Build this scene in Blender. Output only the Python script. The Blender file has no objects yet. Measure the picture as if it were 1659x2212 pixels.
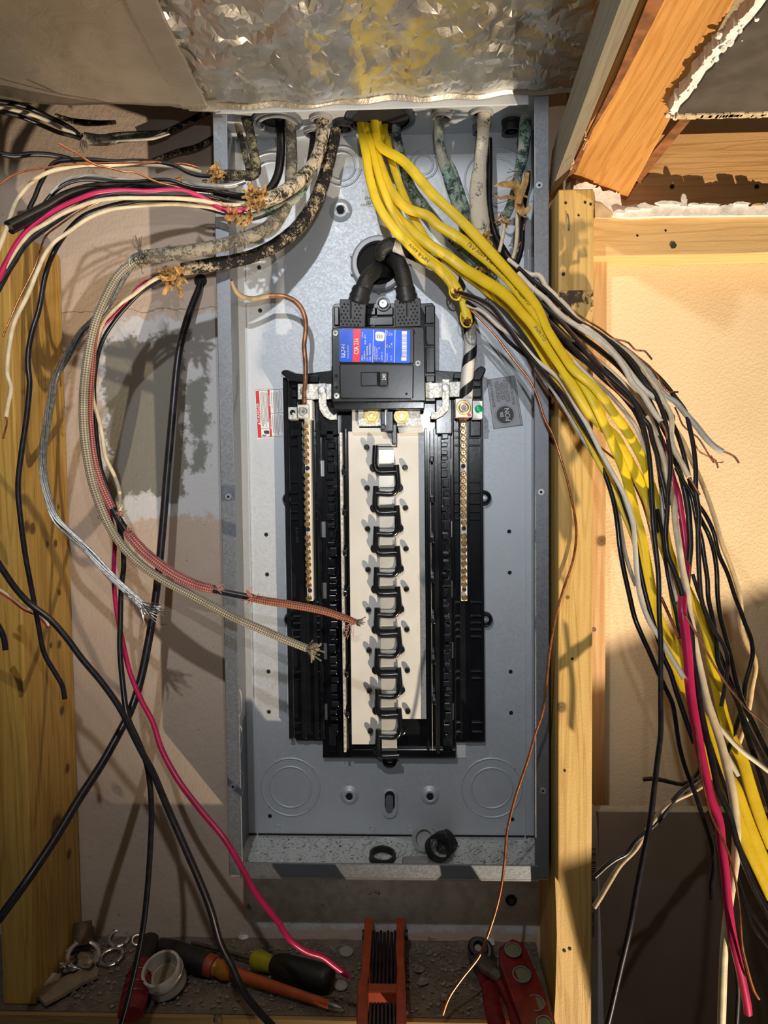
import bpy, math, random
from mathutils import Vector, noise
random.seed(7)
SC = bpy.context.scene
COL = SC.collection
# ---------------------------------------------------------------- camera
F = 1661.0
W, H = 1659, 2212
CAM = Vector((0.0, -0.95, 0.0))
PITCH, YAW, ROLL = math.radians(2.96816), math.radians(2.33011), math.radians(-0.62848)
_f = Vector((-math.sin(YAW)*math.cos(PITCH), math.cos(YAW)*math.cos(PITCH), -math.sin(PITCH)))
_r0 = Vector((math.cos(YAW), math.sin(YAW), 0.0))
_u0 = _r0.cross(_f)
RIGHT = _r0*math.cos(ROLL) + _u0*math.sin(ROLL)
UP = -_r0*math.sin(ROLL) + _u0*math.cos(ROLL)
FWD = _f
cam_data = bpy.data.cameras.new('camera')
cam_data.sensor_fit = 'VERTICAL'
cam_data.sensor_height = 36.0
cam_data.lens = 36.0*F/H
cam_data.clip_start = 0.01
cam = bpy.data.objects.new('camera', cam_data)
from mathutils import Matrix
cam.matrix_world = Matrix(((RIGHT.x, UP.x, -FWD.x, CAM.x), (RIGHT.y, UP.y, -FWD.y, CAM.y), (RIGHT.z, UP.z, -FWD.z, CAM.z), (0, 0, 0, 1)))
COL.objects.link(cam)
SC.camera = cam
# ---------------------------------------------------------------- world, lamps, exposure
wd = bpy.data.worlds.new('world'); SC.world = wd
wd.use_nodes = True
wd.node_tree.nodes['Background'].inputs[0].default_value = (0.95, 0.88, 0.76, 1)
wd.node_tree.nodes['Background'].inputs[1].default_value = 0.035
def lamp(name, loc, aim, power, color, size, angle, blend=1.0):
    d = bpy.data.lights.new(name, 'SPOT'); d.energy = power; d.color = color; d.shadow_soft_size = size
    d.spot_size = math.radians(angle); d.spot_blend = blend
    o = bpy.data.objects.new(name, d); o.location = loc; COL.objects.link(o)
    o.rotation_euler = (Vector(aim)-Vector(loc)).to_track_quat('-Z', 'Y').to_euler()
    return o
WORK = (1.20, -1.42, -2.27)
lamp('work_lamp', WORK, (0.48, 0.0, 0.18), 570.0, (1.0, 0.82, 0.60), 0.016, 46)     # lamp standing low on the floor
lamp('head_lamp', (-0.15, -0.96, 0.50), (-0.14, 0.0, 0.14), 15.5, (0.93, 0.96, 1.0), 0.010, 88)       # lamp worn above the camera
lamp('phone_fill', (0.03, -0.97, 0.12), (-0.01, 0.0, 0.06), 6.5, (0.92, 0.96, 1.0), 0.006, 66)         # weak fill added by the camera, placed as a phone's lamp would be
SC.view_settings.view_transform = 'Standard'
SC.view_settings.look = 'None'
SC.view_settings.gamma = 1.0
SC.view_settings.use_curve_mapping = False
SC.view_settings.exposure = 0.0
SC.cycles.use_denoising = True
SC.cycles.max_bounces = 8

# ---------------------------------------------------------------- measuring: a pixel of the photograph to a point of the place
def ray(u, v):
    return FWD + RIGHT*((u-W/2)/F) - UP*((v-H/2)/F)
def P(u, v, y):
    q = ray(u, v); t = (y-CAM.y)/q.y
    return CAM + q*t
def PZ(u, v, z):
    q = ray(u, v); t = (z-CAM.z)/q.z
    return CAM + q*t
def PX(u, v, x):
    q = ray(u, v); t = (x-CAM.x)/q.x
    return CAM + q*t
def px2m(n, y):
    return n*(y-CAM.y)/F

# ---------------------------------------------------------------- materials
MATS = {}
def lin(c):
    return tuple((x/12.92 if x <= 0.04045 else ((x+0.055)/1.055)**2.4) for x in c)
class NT:
    """small helper that writes node expressions"""
    def __init__(s, name):
        m = bpy.data.materials.new(name); m.use_nodes = True
        s.m = m; s.t = m.node_tree; s.b = s.t.nodes['Principled BSDF']
        MATS[name] = m
    def n(s, kind, **kw):
        x = s.t.nodes.new(kind)
        for k, v in kw.items(): setattr(x, k, v)
        return x
    def put(s, sock, v):
        if isinstance(v, (int, float)): sock.default_value = v
        elif isinstance(v, tuple):
            sock.default_value = v if len(v) != 3 or sock.type == 'VECTOR' else v+(1,)
        else: s.t.links.new(v, sock)
    def math(s, op, a, b=0.0, c=None, clamp=False):
        x = s.n('ShaderNodeMath', operation=op, use_clamp=clamp)
        s.put(x.inputs[0], a); s.put(x.inputs[1], b)
        if c is not None: s.put(x.inputs[2], c)
        return x.outputs[0]
    def obj(s): return s.n('ShaderNodeTexCoord').outputs['Object']
    def uv(s): return s.n('ShaderNodeTexCoord').outputs['UV']
    def scale(s, vec, sc):
        x = s.n('ShaderNodeMapping'); s.put(x.inputs['Vector'], vec); x.inputs['Scale'].default_value = sc
        return x.outputs[0]
    def noise(s, vec, sc, detail=3, rough=0.55, out=0, dist=0.0):
        x = s.n('ShaderNodeTexNoise'); s.put(x.inputs['Vector'], vec); x.inputs['Scale'].default_value = sc
        x.inputs['Detail'].default_value = detail; x.inputs['Roughness'].default_value = rough; x.inputs['Distortion'].default_value = dist
        return x.outputs[out]
    def voro(s, vec, sc, out='Distance', feature='F1'):
        x = s.n('ShaderNodeTexVoronoi', feature=feature); s.put(x.inputs['Vector'], vec); x.inputs['Scale'].default_value = sc
        return x.outputs[out]
    def mix(s, fac, a, b):
        x = s.n('ShaderNodeMix', data_type='RGBA'); s.put(x.inputs[0], fac); s.put(x.inputs[6], a); s.put(x.inputs[7], b)
        return x.outputs[2]
    def step(s, v, lo, hi):
        x = s.n('ShaderNodeMapRange', interpolation_type='SMOOTHSTEP'); s.put(x.inputs[0], v)
        x.inputs[1].default_value = lo; x.inputs[2].default_value = hi
        return x.outputs[0]
    def xyz(s, vec):
        x = s.n('ShaderNodeSeparateXYZ'); s.put(x.inputs[0], vec); return x.outputs
    def bump(s, h, strength, dist=0.001):
        x = s.n('ShaderNodeBump'); x.inputs['Strength'].default_value = strength; x.inputs['Distance'].default_value = dist
        s.put(x.inputs['Height'], h); s.put(s.b.inputs['Normal'], x.outputs[0])
    def fin(s, col, rough=0.5, metal=0.0, spec=None):
        s.put(s.b.inputs['Base Color'], col); s.put(s.b.inputs['Roughness'], rough); s.put(s.b.inputs['Metallic'], metal)
        if spec is not None: s.b.inputs['Specular IOR Level'].default_value = spec
        return s.m
def plain(name, col, rough=0.5, metal=0.0, var=0.15, vs=60.0, bump=0.0, bs=300.0, spec=None):
    k = NT(name); c = k.obj()
    nz = k.noise(c, vs)
    lo = tuple(x*(1-var) for x in col); hi = tuple(min(1, x*(1+var)) for x in col)
    if bump: k.bump(k.noise(c, bs, 2), bump)
    return k.fin(k.mix(k.step(nz, 0.3, 0.7), lo, hi), rough, metal, spec)
def wood(name, c1, c2, axis='z', rough=0.6, knots=(), stain=None, grain=1.0):
    """long-grained timber; knots: (x, y, z, radius)"""
    k = NT(name); c = k.obj()
    st = {'x': (5, 90, 90), 'y': (90, 5, 90), 'z': (90, 90, 5)}[axis]
    st = tuple(a*grain for a in st)
    fine = k.noise(k.scale(c, st), 2.2, 4, 0.6)
    st2 = {'x': (1.2, 26, 26), 'y': (26, 1.2, 26), 'z': (26, 26, 1.2)}[axis]
    rings = k.noise(k.scale(c, tuple(a*grain for a in st2)), 2.0, 2, 0.5, dist=0.6)
    rr = k.math('SINE', k.math('MULTIPLY', rings, 42.0))
    f = k.math('ADD', k.math('MULTIPLY', k.step(rr, 0.2, 1.0), 0.45), k.math('MULTIPLY', k.step(fine, 0.35, 0.75), 0.5))
    col = k.mix(f, c1, c2)
    for (kx, ky, kz, kr) in knots:
        d = k.n('ShaderNodeVectorMath', operation='DISTANCE'); k.put(d.inputs[0], c); d.inputs[1].default_value = (kx, ky, kz)
        dd = k.math('ADD', d.outputs['Value'], k.math('MULTIPLY', k.noise(c, 120), kr*0.5))
        col = k.mix(k.step(dd, kr*1.5, kr*0.7), col, tuple(x*0.28 for x in c2))
        ring = k.math('SINE', k.math('MULTIPLY', dd, 6.28/(kr*0.5)))
        msk = k.math('MULTIPLY', k.step(dd, kr*3.4, kr*1.2), k.step(ring, 0.3, 1.0))
        col = k.mix(k.math('MULTIPLY', msk, 0.35), col, c2)
    sp = k.step(k.noise(k.scale(c, tuple(a*3 for a in st)), 3.0, 2), 0.70, 0.76)
    col = k.mix(k.math('MULTIPLY', sp, 0.35), col, tuple(x*0.3 for x in c2))
    k.bump(k.math('ADD', f, k.noise(c, 400, 2)), 0.35, 0.0006)
    return k.fin(col, rough)

# ---------------------------------------------------------------- meshes
class MB:
    def __init__(s): s.v = []; s.f = []; s.uv = {}
    def add(s, pts): 
        i = len(s.v); s.v.extend([Vector(p) for p in pts]); return i
    def quad(s, a, b, c, d): s.f.append((a, b, c, d))
    def box(s, x0, x1, y0, y1, z0, z1):
        i = s.add([(x0,y0,z0),(x1,y0,z0),(x1,y1,z0),(x0,y1,z0),(x0,y0,z1),(x1,y0,z1),(x1,y1,z1),(x0,y1,z1)])
        for q in ((0,3,2,1),(4,5,6,7),(0,1,5,4),(1,2,6,5),(2,3,7,6),(3,0,4,7)): s.f.append(tuple(i+k for k in q))
        return s
    def prism(s, pts, y1):
        """outline of points (front face) pushed straight back to depth y1 (a number or a vector offset)"""
        n = len(pts); i = s.add(pts)
        s.add([(p[0], y1, p[2]) if isinstance(y1, (int, float)) else Vector(p)+y1 for p in pts])
        s.f.append(tuple(range(i, i+n))); s.f.append(tuple(reversed(range(i+n, i+2*n))))
        for k in range(n):
            a, b = i+k, i+(k+1) % n
            s.f.append((b, a, a+n, b+n))
        return s
    def pp(s, poly, yf, yb):
        return s.prism([P(u, v, yf) for u, v in poly], yb)
    def pbox(s, u0, v0, u1, v1, yf, yb):
        """box whose front face spans two opposite pixels at depth yf; axis aligned"""
        a, b = P(u0, v0, yf), P(u1, v1, yf)
        return s.box(min(a.x,b.x), max(a.x,b.x), min(yf,yb), max(yf,yb), min(a.z,b.z), max(a.z,b.z))
    def lathe(s, p0, axis, prof, n=20, closed=True):
        """prof: (distance along axis, radius)"""
        ax = Vector(axis).normalized(); t = Vector((0,0,1)) if abs(ax.z) < 0.9 else Vector((1,0,0))
        e1 = ax.cross(t).normalized(); e2 = ax.cross(e1)
        base = len(s.v); p0 = Vector(p0)
        for (d, r) in prof:
            for k in range(n):
                a = 2*math.pi*k/n
                s.v.append(p0+ax*d+(e1*math.cos(a)+e2*math.sin(a))*max(r, 1e-5))
        for j in range(len(prof)-1):
            for k in range(n):
                a = base+j*n+k; b = base+j*n+(k+1) % n
                s.f.append((a, b, b+n, a+n))
        if closed:
            s.f.append(tuple(reversed(range(base, base+n)))); e = base+(len(prof)-1)*n
            s.f.append(tuple(range(e, e+n)))
        return s
    def disc(s, u, v, r, yf, yb, n=16):
        """short cylinder facing the front; r in pixels at depth yf"""
        c = P(u, v, yf); m = px2m(r, yf)
        return s.lathe(c, (0,1,0), [(0, m), (yb-yf, m)], n)
    def ring(s, c, axis, r, t, n=28, m=6, flat=1.0):
        ax = Vector(axis).normalized(); q = Vector((0,0,1)) if abs(ax.z) < 0.9 else Vector((1,0,0))
        e1 = ax.cross(q).normalized(); e2 = ax.cross(e1); base = len(s.v); c = Vector(c)
        for k in range(n):
            a = 2*math.pi*k/n; d = e1*math.cos(a)+e2*math.sin(a)
            for j in range(m):
                b = 2*math.pi*j/m
                s.v.append(c+d*(r+t*math.cos(b))+ax*(t*flat*math.sin(b)))
        for k in range(n):
            for j in range(m):
                a = base+k*m+j; b = base+k*m+(j+1) % m; c2 = base+((k+1) % n)*m+(j+1) % m; d2 = base+((k+1) % n)*m+j
                s.f.append((a, d2, c2, b))
        return s
    def tube(s, pts, rad, n=10, flat=1.0, cap=True, face=None):
        """pts world points, rad list; flat < 1 squashes towards the viewer's side"""
        base = len(s.v); m = len(pts); L = 0.0; vs = []
        for i, p in enumerate(pts):
            if i: L += (p-pts[i-1]).length
            t = (pts[min(i+1, m-1)]-pts[max(i-1, 0)]).normalized()
            w = face if face is not None else Vector((0.05, -1, 0.03))
            b = t.cross(w)
            if b.length < 0.05: b = t.cross(Vector((0.3, 0.2, 1)))
            b.normalize(); q = b.cross(t)
            r = rad[i]
            for k in range(n):
                a = 2*math.pi*k/n
                s.v.append(p+b*(r*math.cos(a))+q*(r*flat*math.sin(a)))
            vs.append(L)
        for i in range(m-1):
            for k in range(n):
                a = base+i*n+k; k2 = (k+1) % n; b = base+i*n+k2
                s.uv[len(s.f)] = ((k/n, vs[i]), ((k+1)/n, vs[i]), ((k+1)/n, vs[i+1]), (k/n, vs[i+1]))
                s.f.append((a, b, b+n, a+n))
        if cap:
            s.f.append(tuple(reversed(range(base, base+n)))); e = base+(m-1)*n
            s.f.append(tuple(range(e, e+n)))
        return s
    def build(s, name, mat, parent=None, smooth=None, bevel=0.0, label=None, seg=2, mat2=None, origin=None):
        off = Vector((0,0,0))
        if parent is not None: off = Vector(parent.get('_o', (0,0,0)))
        elif origin is not None: off = Vector(origin)
        me = bpy.data.meshes.new(name)
        me.from_pydata([v-off for v in s.v], [], s.f)
        if s.uv:
            ul = me.uv_layers.new(name='UVMap')
            for fi, uvs in s.uv.items():
                for li, q in zip(me.polygons[fi].loop_indices, uvs): ul.data[li].uv = q
        me.materials.append(MATS[mat])
        if smooth is not None:
            me.shade_smooth()
            if smooth < 179: me.set_sharp_from_angle(angle=math.radians(smooth))
        o = bpy.data.objects.new(name, me); COL.objects.link(o)
        if parent is not None: o.parent = parent; o['_o'] = tuple(off)
        else: o.location = off; o['_o'] = tuple(off)
        if bevel:
            bv = o.modifiers.new('bevel', 'BEVEL'); bv.width = bevel; bv.segments = seg; bv.limit_method = 'ANGLE'
        if label: o['label'] = label
        return o
def tag(o, label=None, cat=None, group=None, kind=None):
    if label: o['label'] = label
    if cat: o['category'] = cat
    if group: o['group'] = group
    if kind: o['kind'] = kind
    return o
def thing(name, label, cat, loc, group=None):
    o = bpy.data.objects.new(name, None); COL.objects.link(o)
    o.empty_display_size = 0.02; o.location = loc; o['_o'] = tuple(loc)
    return tag(o, label, cat, group)
def copy_part(src, parent, shift):
    c = src.copy(); COL.objects.link(c); c.parent = parent; c.location = Vector(src.location)+Vector(shift)
    return c
def spline(pts, step=0.004):
    """Catmull-Rom through points; returns points and parameter 0..1 per input index"""
    out = []; par = []
    n = len(pts)
    for i in range(n-1):
        p0 = pts[i-1] if i else pts[0]*2-pts[1]
        p1, p2 = pts[i], pts[i+1]
        p3 = pts[i+2] if i+2 < n else pts[n-1]*2-pts[n-2]
        k = max(2, min(14, int((p2-p1).length/step)))
        d1 = max((p1-p0).length, 1e-6)**0.5; d2 = max((p2-p1).length, 1e-6)**0.5; d3 = max((p3-p2).length, 1e-6)**0.5
        m1 = ((p1-p0)/d1-(p2-p0)/(d1+d2)+(p2-p1)/d2)*d2
        m2 = ((p2-p1)/d2-(p3-p1)/(d2+d3)+(p3-p2)/d3)*d2
        for j in range(k):
            t = j/k; t2 = t*t; t3 = t2*t
            out.append(p1*(2*t3-3*t2+1)+m1*(t3-2*t2+t)+p2*(-2*t3+3*t2)+m2*(t3-t2)); par.append(i+t)
    out.append(pts[-1].copy()); par.append(n-1)
    return out, par
def lerp_list(vals, f):
    if not isinstance(vals, (list, tuple)): return vals
    x = f*(len(vals)-1); i = min(int(x), len(vals)-2) if len(vals) > 1 else 0
    return vals[0] if len(vals) == 1 else vals[i]+(vals[i+1]-vals[i])*(x-i)
def path(px, ys):
    """list of pixels with depths spread along it; ys: numbers spread evenly over the drawn length"""
    L = [0.0]
    for a, b in zip(px, px[1:]): L.append(L[-1]+math.hypot(b[0]-a[0], b[1]-a[1]))
    return [P(p[0], p[1], p[2] if len(p) > 2 else lerp_list(ys, l/L[-1])) for p, l in zip(px, L)]
def wire_mb(px, ys, d, n=10, flat=1.0, wob=0.0, mb=None, face=None):
    pts, par = spline(path(px, ys)); m = len(px)-1
    rad = [lerp_list(d, t/m)*0.5*(p.y-CAM.y)/F for p, t in zip(pts, par)]
    if wob: rad = [r*(1+wob*noise.noise(p*90)) for r, p in zip(rad, pts)]
    return (mb or MB()).tube(pts, rad, n, flat, face=face)
def wire(name, px, ys, d, mat, parent=None, label=None, cat=None, group=None, n=10, flat=1.0, wob=0.0):
    mb = wire_mb(px, ys, d, n, flat, wob)
    o = mb.build(name, mat, parent, smooth=60, origin=None if parent else mb.v[0])
    if parent is None: tag(o, label, cat or 'wire', group)
    elif label: o['label'] = label
    return o
def text(name, body, c, right, up, size, mat, parent, depth=0.0002, align='CENTER', squash=1.0):
    """flat lettering at world point c; right/up are unit vectors"""
    cu = bpy.data.curves.new(name, 'FONT'); cu.body = body; cu.size = size; cu.align_x = align; cu.align_y = 'CENTER'; cu.extrude = depth/2; cu.resolution_u = 2
    t = bpy.data.objects.new(name, cu); COL.objects.link(t)
    bpy.context.view_layer.update()
    me = bpy.data.meshes.new_from_object(t.evaluated_get(bpy.context.evaluated_depsgraph_get()))
    bpy.data.objects.remove(t); bpy.data.curves.remove(cu)
    nrm = right.cross(up); off = Vector(parent.get('_o', (0,0,0)))
    for v in me.vertices: v.co = c+right*(v.co.x*squash)+up*v.co.y+nrm*v.co.z-off
    me.materials.clear(); me.materials.append(MATS[mat]); me.name = name
    o = bpy.data.objects.new(name, me); COL.objects.link(o); o.parent = parent; o['_o'] = tuple(off)
    return o
# ---------------------------------------------------------------- colours
def mats():
    # painted masonry on the panel's side, with a bare patch and block work under the panel
    k = NT('painted_masonry'); c = k.obj(); x, y, z = k.xyz(c)
    nz = k.math('SUBTRACT', k.noise(c, 28, 4, 0.6), 0.5); nf = k.math('SUBTRACT', k.noise(c, 150, 3, 0.7), 0.5)
    def rect(cx, hx, cz, hz, amp=0.03, soft=0.004, ampf=0.02):
        dx = k.math('SUBTRACT', k.math('ABSOLUTE', k.math('SUBTRACT', x, cx)), hx)
        dz = k.math('SUBTRACT', k.math('ABSOLUTE', k.math('SUBTRACT', z, cz)), hz)
        d = k.math('MAXIMUM', dx, dz)
        d = k.math('ADD', d, k.math('ADD', k.math('MULTIPLY', nz, amp), k.math('MULTIPLY', nf, ampf)))
        return k.step(d, soft, -soft)
    mott = k.noise(c, 9, 4, 0.6)
    col = k.mix(k.step(mott, 0.3, 0.75), (0.62, 0.49, 0.39), (0.55, 0.44, 0.35))
    col = k.mix(rect(-0.300, 0.095, 0.070, 0.124, 0.06), col, (0.66, 0.655, 0.66))       # whitish ragged edge
    col = k.mix(rect(-0.336, 0.050, 0.072, 0.100, 0.07), col, (0.235, 0.225, 0.19))    # bare grey-green centre
    col = k.mix(rect(-0.268, 0.012, 0.060, 0.060, 0.05), col, (0.25, 0.255, 0.235))
    blk = rect(-0.03, 0.19, -0.545, 0.040, 0.012)
    grey = k.mix(k.step(k.noise(c, 60, 4), 0.35, 0.7), (0.66, 0.67, 0.69), (0.50, 0.50, 0.51))
    col = k.mix(blk, col, grey)
    moss = k.math('MULTIPLY', k.step(k.noise(c, 34, 4, 0.65), 0.60, 0.66), rect(-0.10, 0.12, -0.545, 0.014, 0.03))
    col = k.mix(moss, col, (0.13, 0.13, 0.10))
    crust = k.math('MULTIPLY', k.step(k.noise(k.scale(c, (1, 1, 3)), 30, 4), 0.52, 0.56), rect(0.02, 0.16, -0.562, 0.010, 0.02))
    col = k.mix(crust, col, (0.62, 0.62, 0.63))
    pits = k.step(k.noise(c, 180, 2), 0.72, 0.76)
    col = k.mix(k.math('MULTIPLY', pits, 0.45), col, (0.12, 0.10, 0.08))
    crack = k.math('ABSOLUTE', k.math('ADD', k.math('SUBTRACT', z, 0.204), k.math('MULTIPLY', nz, 0.02)))
    col = k.mix(k.math('MULTIPLY', k.step(crack, 0.0009, 0.0002), 0.7), col, (0.15, 0.12, 0.10))
    k.bump(k.math('ADD', k.noise(k.scale(c, (1, 1, 0.7)), 240, 2, 0.6), k.math('MULTIPLY', k.noise(c, 60, 3), 1.2)), 0.6, 0.0012)
    k.fin(col, 0.85, 0, 0.25)
    # orange-peel painted wall beyond the studs
    k = NT('textured_paint'); c = k.obj()
    col = k.mix(k.step(k.noise(c, 8, 3), 0.3, 0.7), (0.82, 0.64, 0.40), (0.77, 0.59, 0.36))
    scr = k.step(k.noise(k.scale(c, (5, 5, 40)), 3.0, 3), 0.74, 0.76)
    col = k.mix(k.math('MULTIPLY', scr, 0.25), col, (0.45, 0.33, 0.2))
    h = k.step(k.noise(c, 300, 2, 0.5), 0.42, 0.66)
    k.bump(k.math('ADD', h, k.math('MULTIPLY', k.noise(c, 620, 2), 0.4)), 0.24, 0.0010)
    k.fin(col, 0.7, 0, 0.3)
    # zinc coated sheet
    def galv(name, c1, c2, rough, metal, dirt=0.0):
        k = NT(name); c = k.obj()
        sp = k.voro(c, 520, 'Color'); g = k.xyz(sp)[0]
        col = k.mix(k.math('MULTIPLY', g, 0.40), c1, c2)
        cl = k.noise(c, 14, 3)
        col = k.mix(k.math('MULTIPLY', k.step(cl, 0.4, 0.75), 0.2), col, tuple(a*0.8 for a in c1))
        if dirt:
            dd = k.step(k.noise(c, 260, 3, 0.7), 0.575, 0.615)
            col = k.mix(k.math('MULTIPLY', dd, dirt), col, (0.03, 0.028, 0.025))
        k.bump(k.math('ADD', g, k.noise(c, 700, 2)), 0.06, 0.0003)
        k.fin(col, k.math('ADD', rough, k.math('MULTIPLY', g, 0.12)), metal)
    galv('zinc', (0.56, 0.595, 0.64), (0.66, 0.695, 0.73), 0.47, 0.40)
    galv('zinc_shaded', (0.22, 0.24, 0.27), (0.30, 0.32, 0.35), 0.38, 0.55)  # zinc darkened in colour, standing for the flange's dimmer reflection
    galv('zinc_dirty', (0.66, 0.68, 0.67), (0.76, 0.78, 0.78), 0.45, 0.35, 0.85)
    plain('zinc_bright', (0.78, 0.78, 0.78), 0.25, 0.9, 0.1)
    plain('bark_brown', (0.22, 0.085, 0.03), 0.8, 0, 0.4, 60, 0.3, 150)
    plain('hole_black', (0.006, 0.006, 0.007), 0.8)
    plain('black_plastic', (0.007, 0.008, 0.011), 0.20, 0, 0.3, 40, 0.04, 200, 0.6)
    plain('black_plastic_matt', (0.016, 0.016, 0.018), 0.45, 0, 0.3, 90, 0.1, 500)
    plain('breaker_black', (0.008, 0.009, 0.012), 0.26, 0, 0.5, 30, 0.03, 120, 0.6)
    plain('bus_metal', (0.68, 0.66, 0.61), 0.55, 0.20, 0.06, 20)
    plain('bus_tab', (0.66, 0.65, 0.60), 0.32, 0.45, 0.08, 40)
    plain('tin_plate', (0.62, 0.61, 0.56), 0.46, 0.55, 0.35, 400, 0.15, 700)
    plain('brass_screw', (0.70, 0.52, 0.24), 0.22, 0.9, 0.35, 300)
    plain('brass_plate', (0.72, 0.54, 0.22), 0.40, 0.8, 0.15, 100)
    plain('steel_screw', (0.62, 0.63, 0.64), 0.40, 0.7, 0.12)
    plain('green_screw', (0.0, 0.30, 0.13), 0.3, 0.2)
    plain('label_blue', (0.0, 0.10, 0.86), 0.25)
    plain('label_red', (0.72, 0.0, 0.03), 0.3)
    plain('danger_red', (0.62, 0.035, 0.04), 0.4)
    plain('label_white', (0.80, 0.81, 0.82), 0.4, 0, 0.03)
    plain('label_grey', (0.36, 0.36, 0.39), 0.35, 0, 0.06)
    plain('ink', (0.045, 0.043, 0.045), 0.5)
    plain('ink_faint', (0.20, 0.19, 0.20), 0.5)
    plain('moulded_black', (0.05, 0.052, 0.058), 0.25)
    plain('red_paint', (0.75, 0.05, 0.08), 0.4)
    # wires
    plain('wire_black', (0.014, 0.013, 0.017), 0.33, 0, 0.4, 120, 0.05, 300)
    plain('wire_black_gloss', (0.010, 0.010, 0.012), 0.2, 0, 0.4, 120)
    plain('wire_white', (0.78, 0.70, 0.56), 0.42, 0, 0.10, 90, 0.05, 300)
    plain('wire_cream', (0.74, 0.62, 0.42), 0.42, 0, 0.14, 90, 0.05, 300)
    plain('wire_tan_or_shaded', (0.40, 0.29, 0.17), 0.45, 0, 0.2, 90)  # tan paint; also cream insulation with its shade put into the colour
    plain('wire_grey', (0.50, 0.48, 0.43), 0.42, 0, 0.12, 90)
    plain('wire_red', (0.52, 0.018, 0.10), 0.32, 0, 0.12, 60)
    plain('wire_red_dark', (0.34, 0.008, 0.045), 0.4, 0, 0.2, 60)
    plain('paper_strip', (0.80, 0.58, 0.30), 0.6, 0, 0.12, 200)
    plain('copper', (0.62, 0.24, 0.11), 0.28, 0.85, 0.3, 160)
    plain('copper_aged', (0.36, 0.17, 0.09), 0.42, 0.6, 0.5, 90)
    plain('silver_strand', (0.36, 0.35, 0.33), 0.35, 0.85, 0.3, 300)
    plain('kraft_paper', (0.48, 0.27, 0.09), 0.75, 0, 0.35, 150, 0.3, 300)
    plain('old_thread', (0.22, 0.19, 0.15), 0.9, 0, 0.4, 200)
    plain('pink_thread', (0.50, 0.24, 0.20), 0.9, 0, 0.3, 200)
    k = NT('yellow_jacket'); c = k.obj()
    col = k.mix(k.step(k.noise(c, 40, 3), 0.3, 0.7), (0.86, 0.62, 0.018), (0.76, 0.51, 0.012))
    spk = k.step(k.noise(c, 330, 2), 0.70, 0.74)
    col = k.mix(k.math('MULTIPLY', spk, 0.5), col, (0.22, 0.15, 0.02))
    k.bump(k.noise(c, 160, 2), 0.12); k.fin(col, 0.42)
    def braid(name, a, b, dark, nu=5.0, nv=420.0):
        k = NT(name); u, v, _ = k.xyz(k.uv())
        s1 = k.math('SINE', k.math('ADD', k.math('MULTIPLY', u, 6.2832*nu), k.math('MULTIPLY', v, nv*3.1)))
        s2 = k.math('SINE', k.math('SUBTRACT', k.math('MULTIPLY', u, 6.2832*nu), k.math('MULTIPLY', v, nv*3.1)))
        w = k.math('MULTIPLY', s1, s2)
        col = k.mix(k.step(w, -0.1, 0.35), a, b)
        col = k.mix(k.step(w, -0.45, -0.8), col, dark)
        col = k.mix(k.math('MULTIPLY', k.step(k.noise(k.obj(), 30, 3), 0.5, 0.7), 0.35), col, tuple(q*0.5 for q in a))
        k.bump(k.math('ABSOLUTE', w), 0.7, 0.0008); k.fin(col, 0.8, 0, 0.2)
    braid('braid_tan', (0.34, 0.28, 0.19), (0.60, 0.54, 0.42), (0.10, 0.08, 0.05))
    braid('braid_red', (0.42, 0.10, 0.10), (0.62, 0.34, 0.28), (0.16, 0.02, 0.02))
    braid('braid_rust', (0.32, 0.10, 0.06), (0.46, 0.22, 0.14), (0.10, 0.03, 0.02))
    def sheath(name, dark, light, amount, tint=None):
        """old woven cable cover whose pale coating has worn off in patches"""
        k = NT(name); c = k.obj(); u, v, _ = k.xyz(k.uv())
        wv = k.math('SINE', k.math('ADD', k.math('MULTIPLY', v, 3600.0), k.math('MULTIPLY', k.math('SINE', k.math('MULTIPLY', u, 37.7)), 2.2)))
        n1 = k.noise(c, 70, 4, 0.65); n2 = k.noise(c, 420, 3, 0.7)
        f = k.math('ADD', k.math('ADD', k.math('MULTIPLY', n1, 0.8), k.math('MULTIPLY', n2, 0.5)), k.math('MULTIPLY', wv, 0.03))
        col = k.mix(k.step(f, amount-0.05, amount+0.09), dark, light)
        if tint: col = k.mix(k.math('MULTIPLY', k.step(k.noise(c, 36, 2), 0.45, 0.6), 0.75), col, tint)
        k.bump(k.math('ADD', k.math('MULTIPLY', wv, 0.35), k.math('MULTIPLY', n2, 2)), 0.5, 0.0006); k.fin(col, 0.75, 0, 0.25)
    sheath('sheath_pale', (0.02, 0.017, 0.016), (0.60, 0.51, 0.36), 0.60)
    sheath('sheath_dark', (0.012, 0.011, 0.011), (0.48, 0.38, 0.25), 0.70)
    sheath('sheath_olive', (0.035, 0.031, 0.02), (0.36, 0.31, 0.19), 0.66)
    sheath('sheath_grey', (0.10, 0.09, 0.07), (0.34, 0.30, 0.22), 0.64)
    sheath('sheath_green', (0.03, 0.045, 0.04), (0.27, 0.38, 0.33), 0.62, (0.42, 0.40, 0.33))
    sheath('sheath_ivory', (0.05, 0.042, 0.04), (0.62, 0.56, 0.44), 0.52)
    k = NT('spiral_tape'); u, v, _ = k.xyz(k.uv())
    sp = k.math('FRACT', k.math('ADD', k.math('ADD', k.math('MULTIPLY', v, 26.0), 0.05), k.math('MULTIPLY', u, 1.0)))
    edge = k.math('MULTIPLY', k.step(sp, 0.62, 0.64), k.step(sp, 0.99, 0.97))
    rib = k.math('SINE', k.math('MULTIPLY', v, 2600))
    k.bump(rib, 0.15, 0.0004)
    k.fin(k.mix(edge, (0.66, 0.65, 0.62), (0.016, 0.016, 0.017)), 0.35)
    k = NT('rubber_cable'); c = k.obj(); u, v, _ = k.xyz(k.uv())
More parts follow.
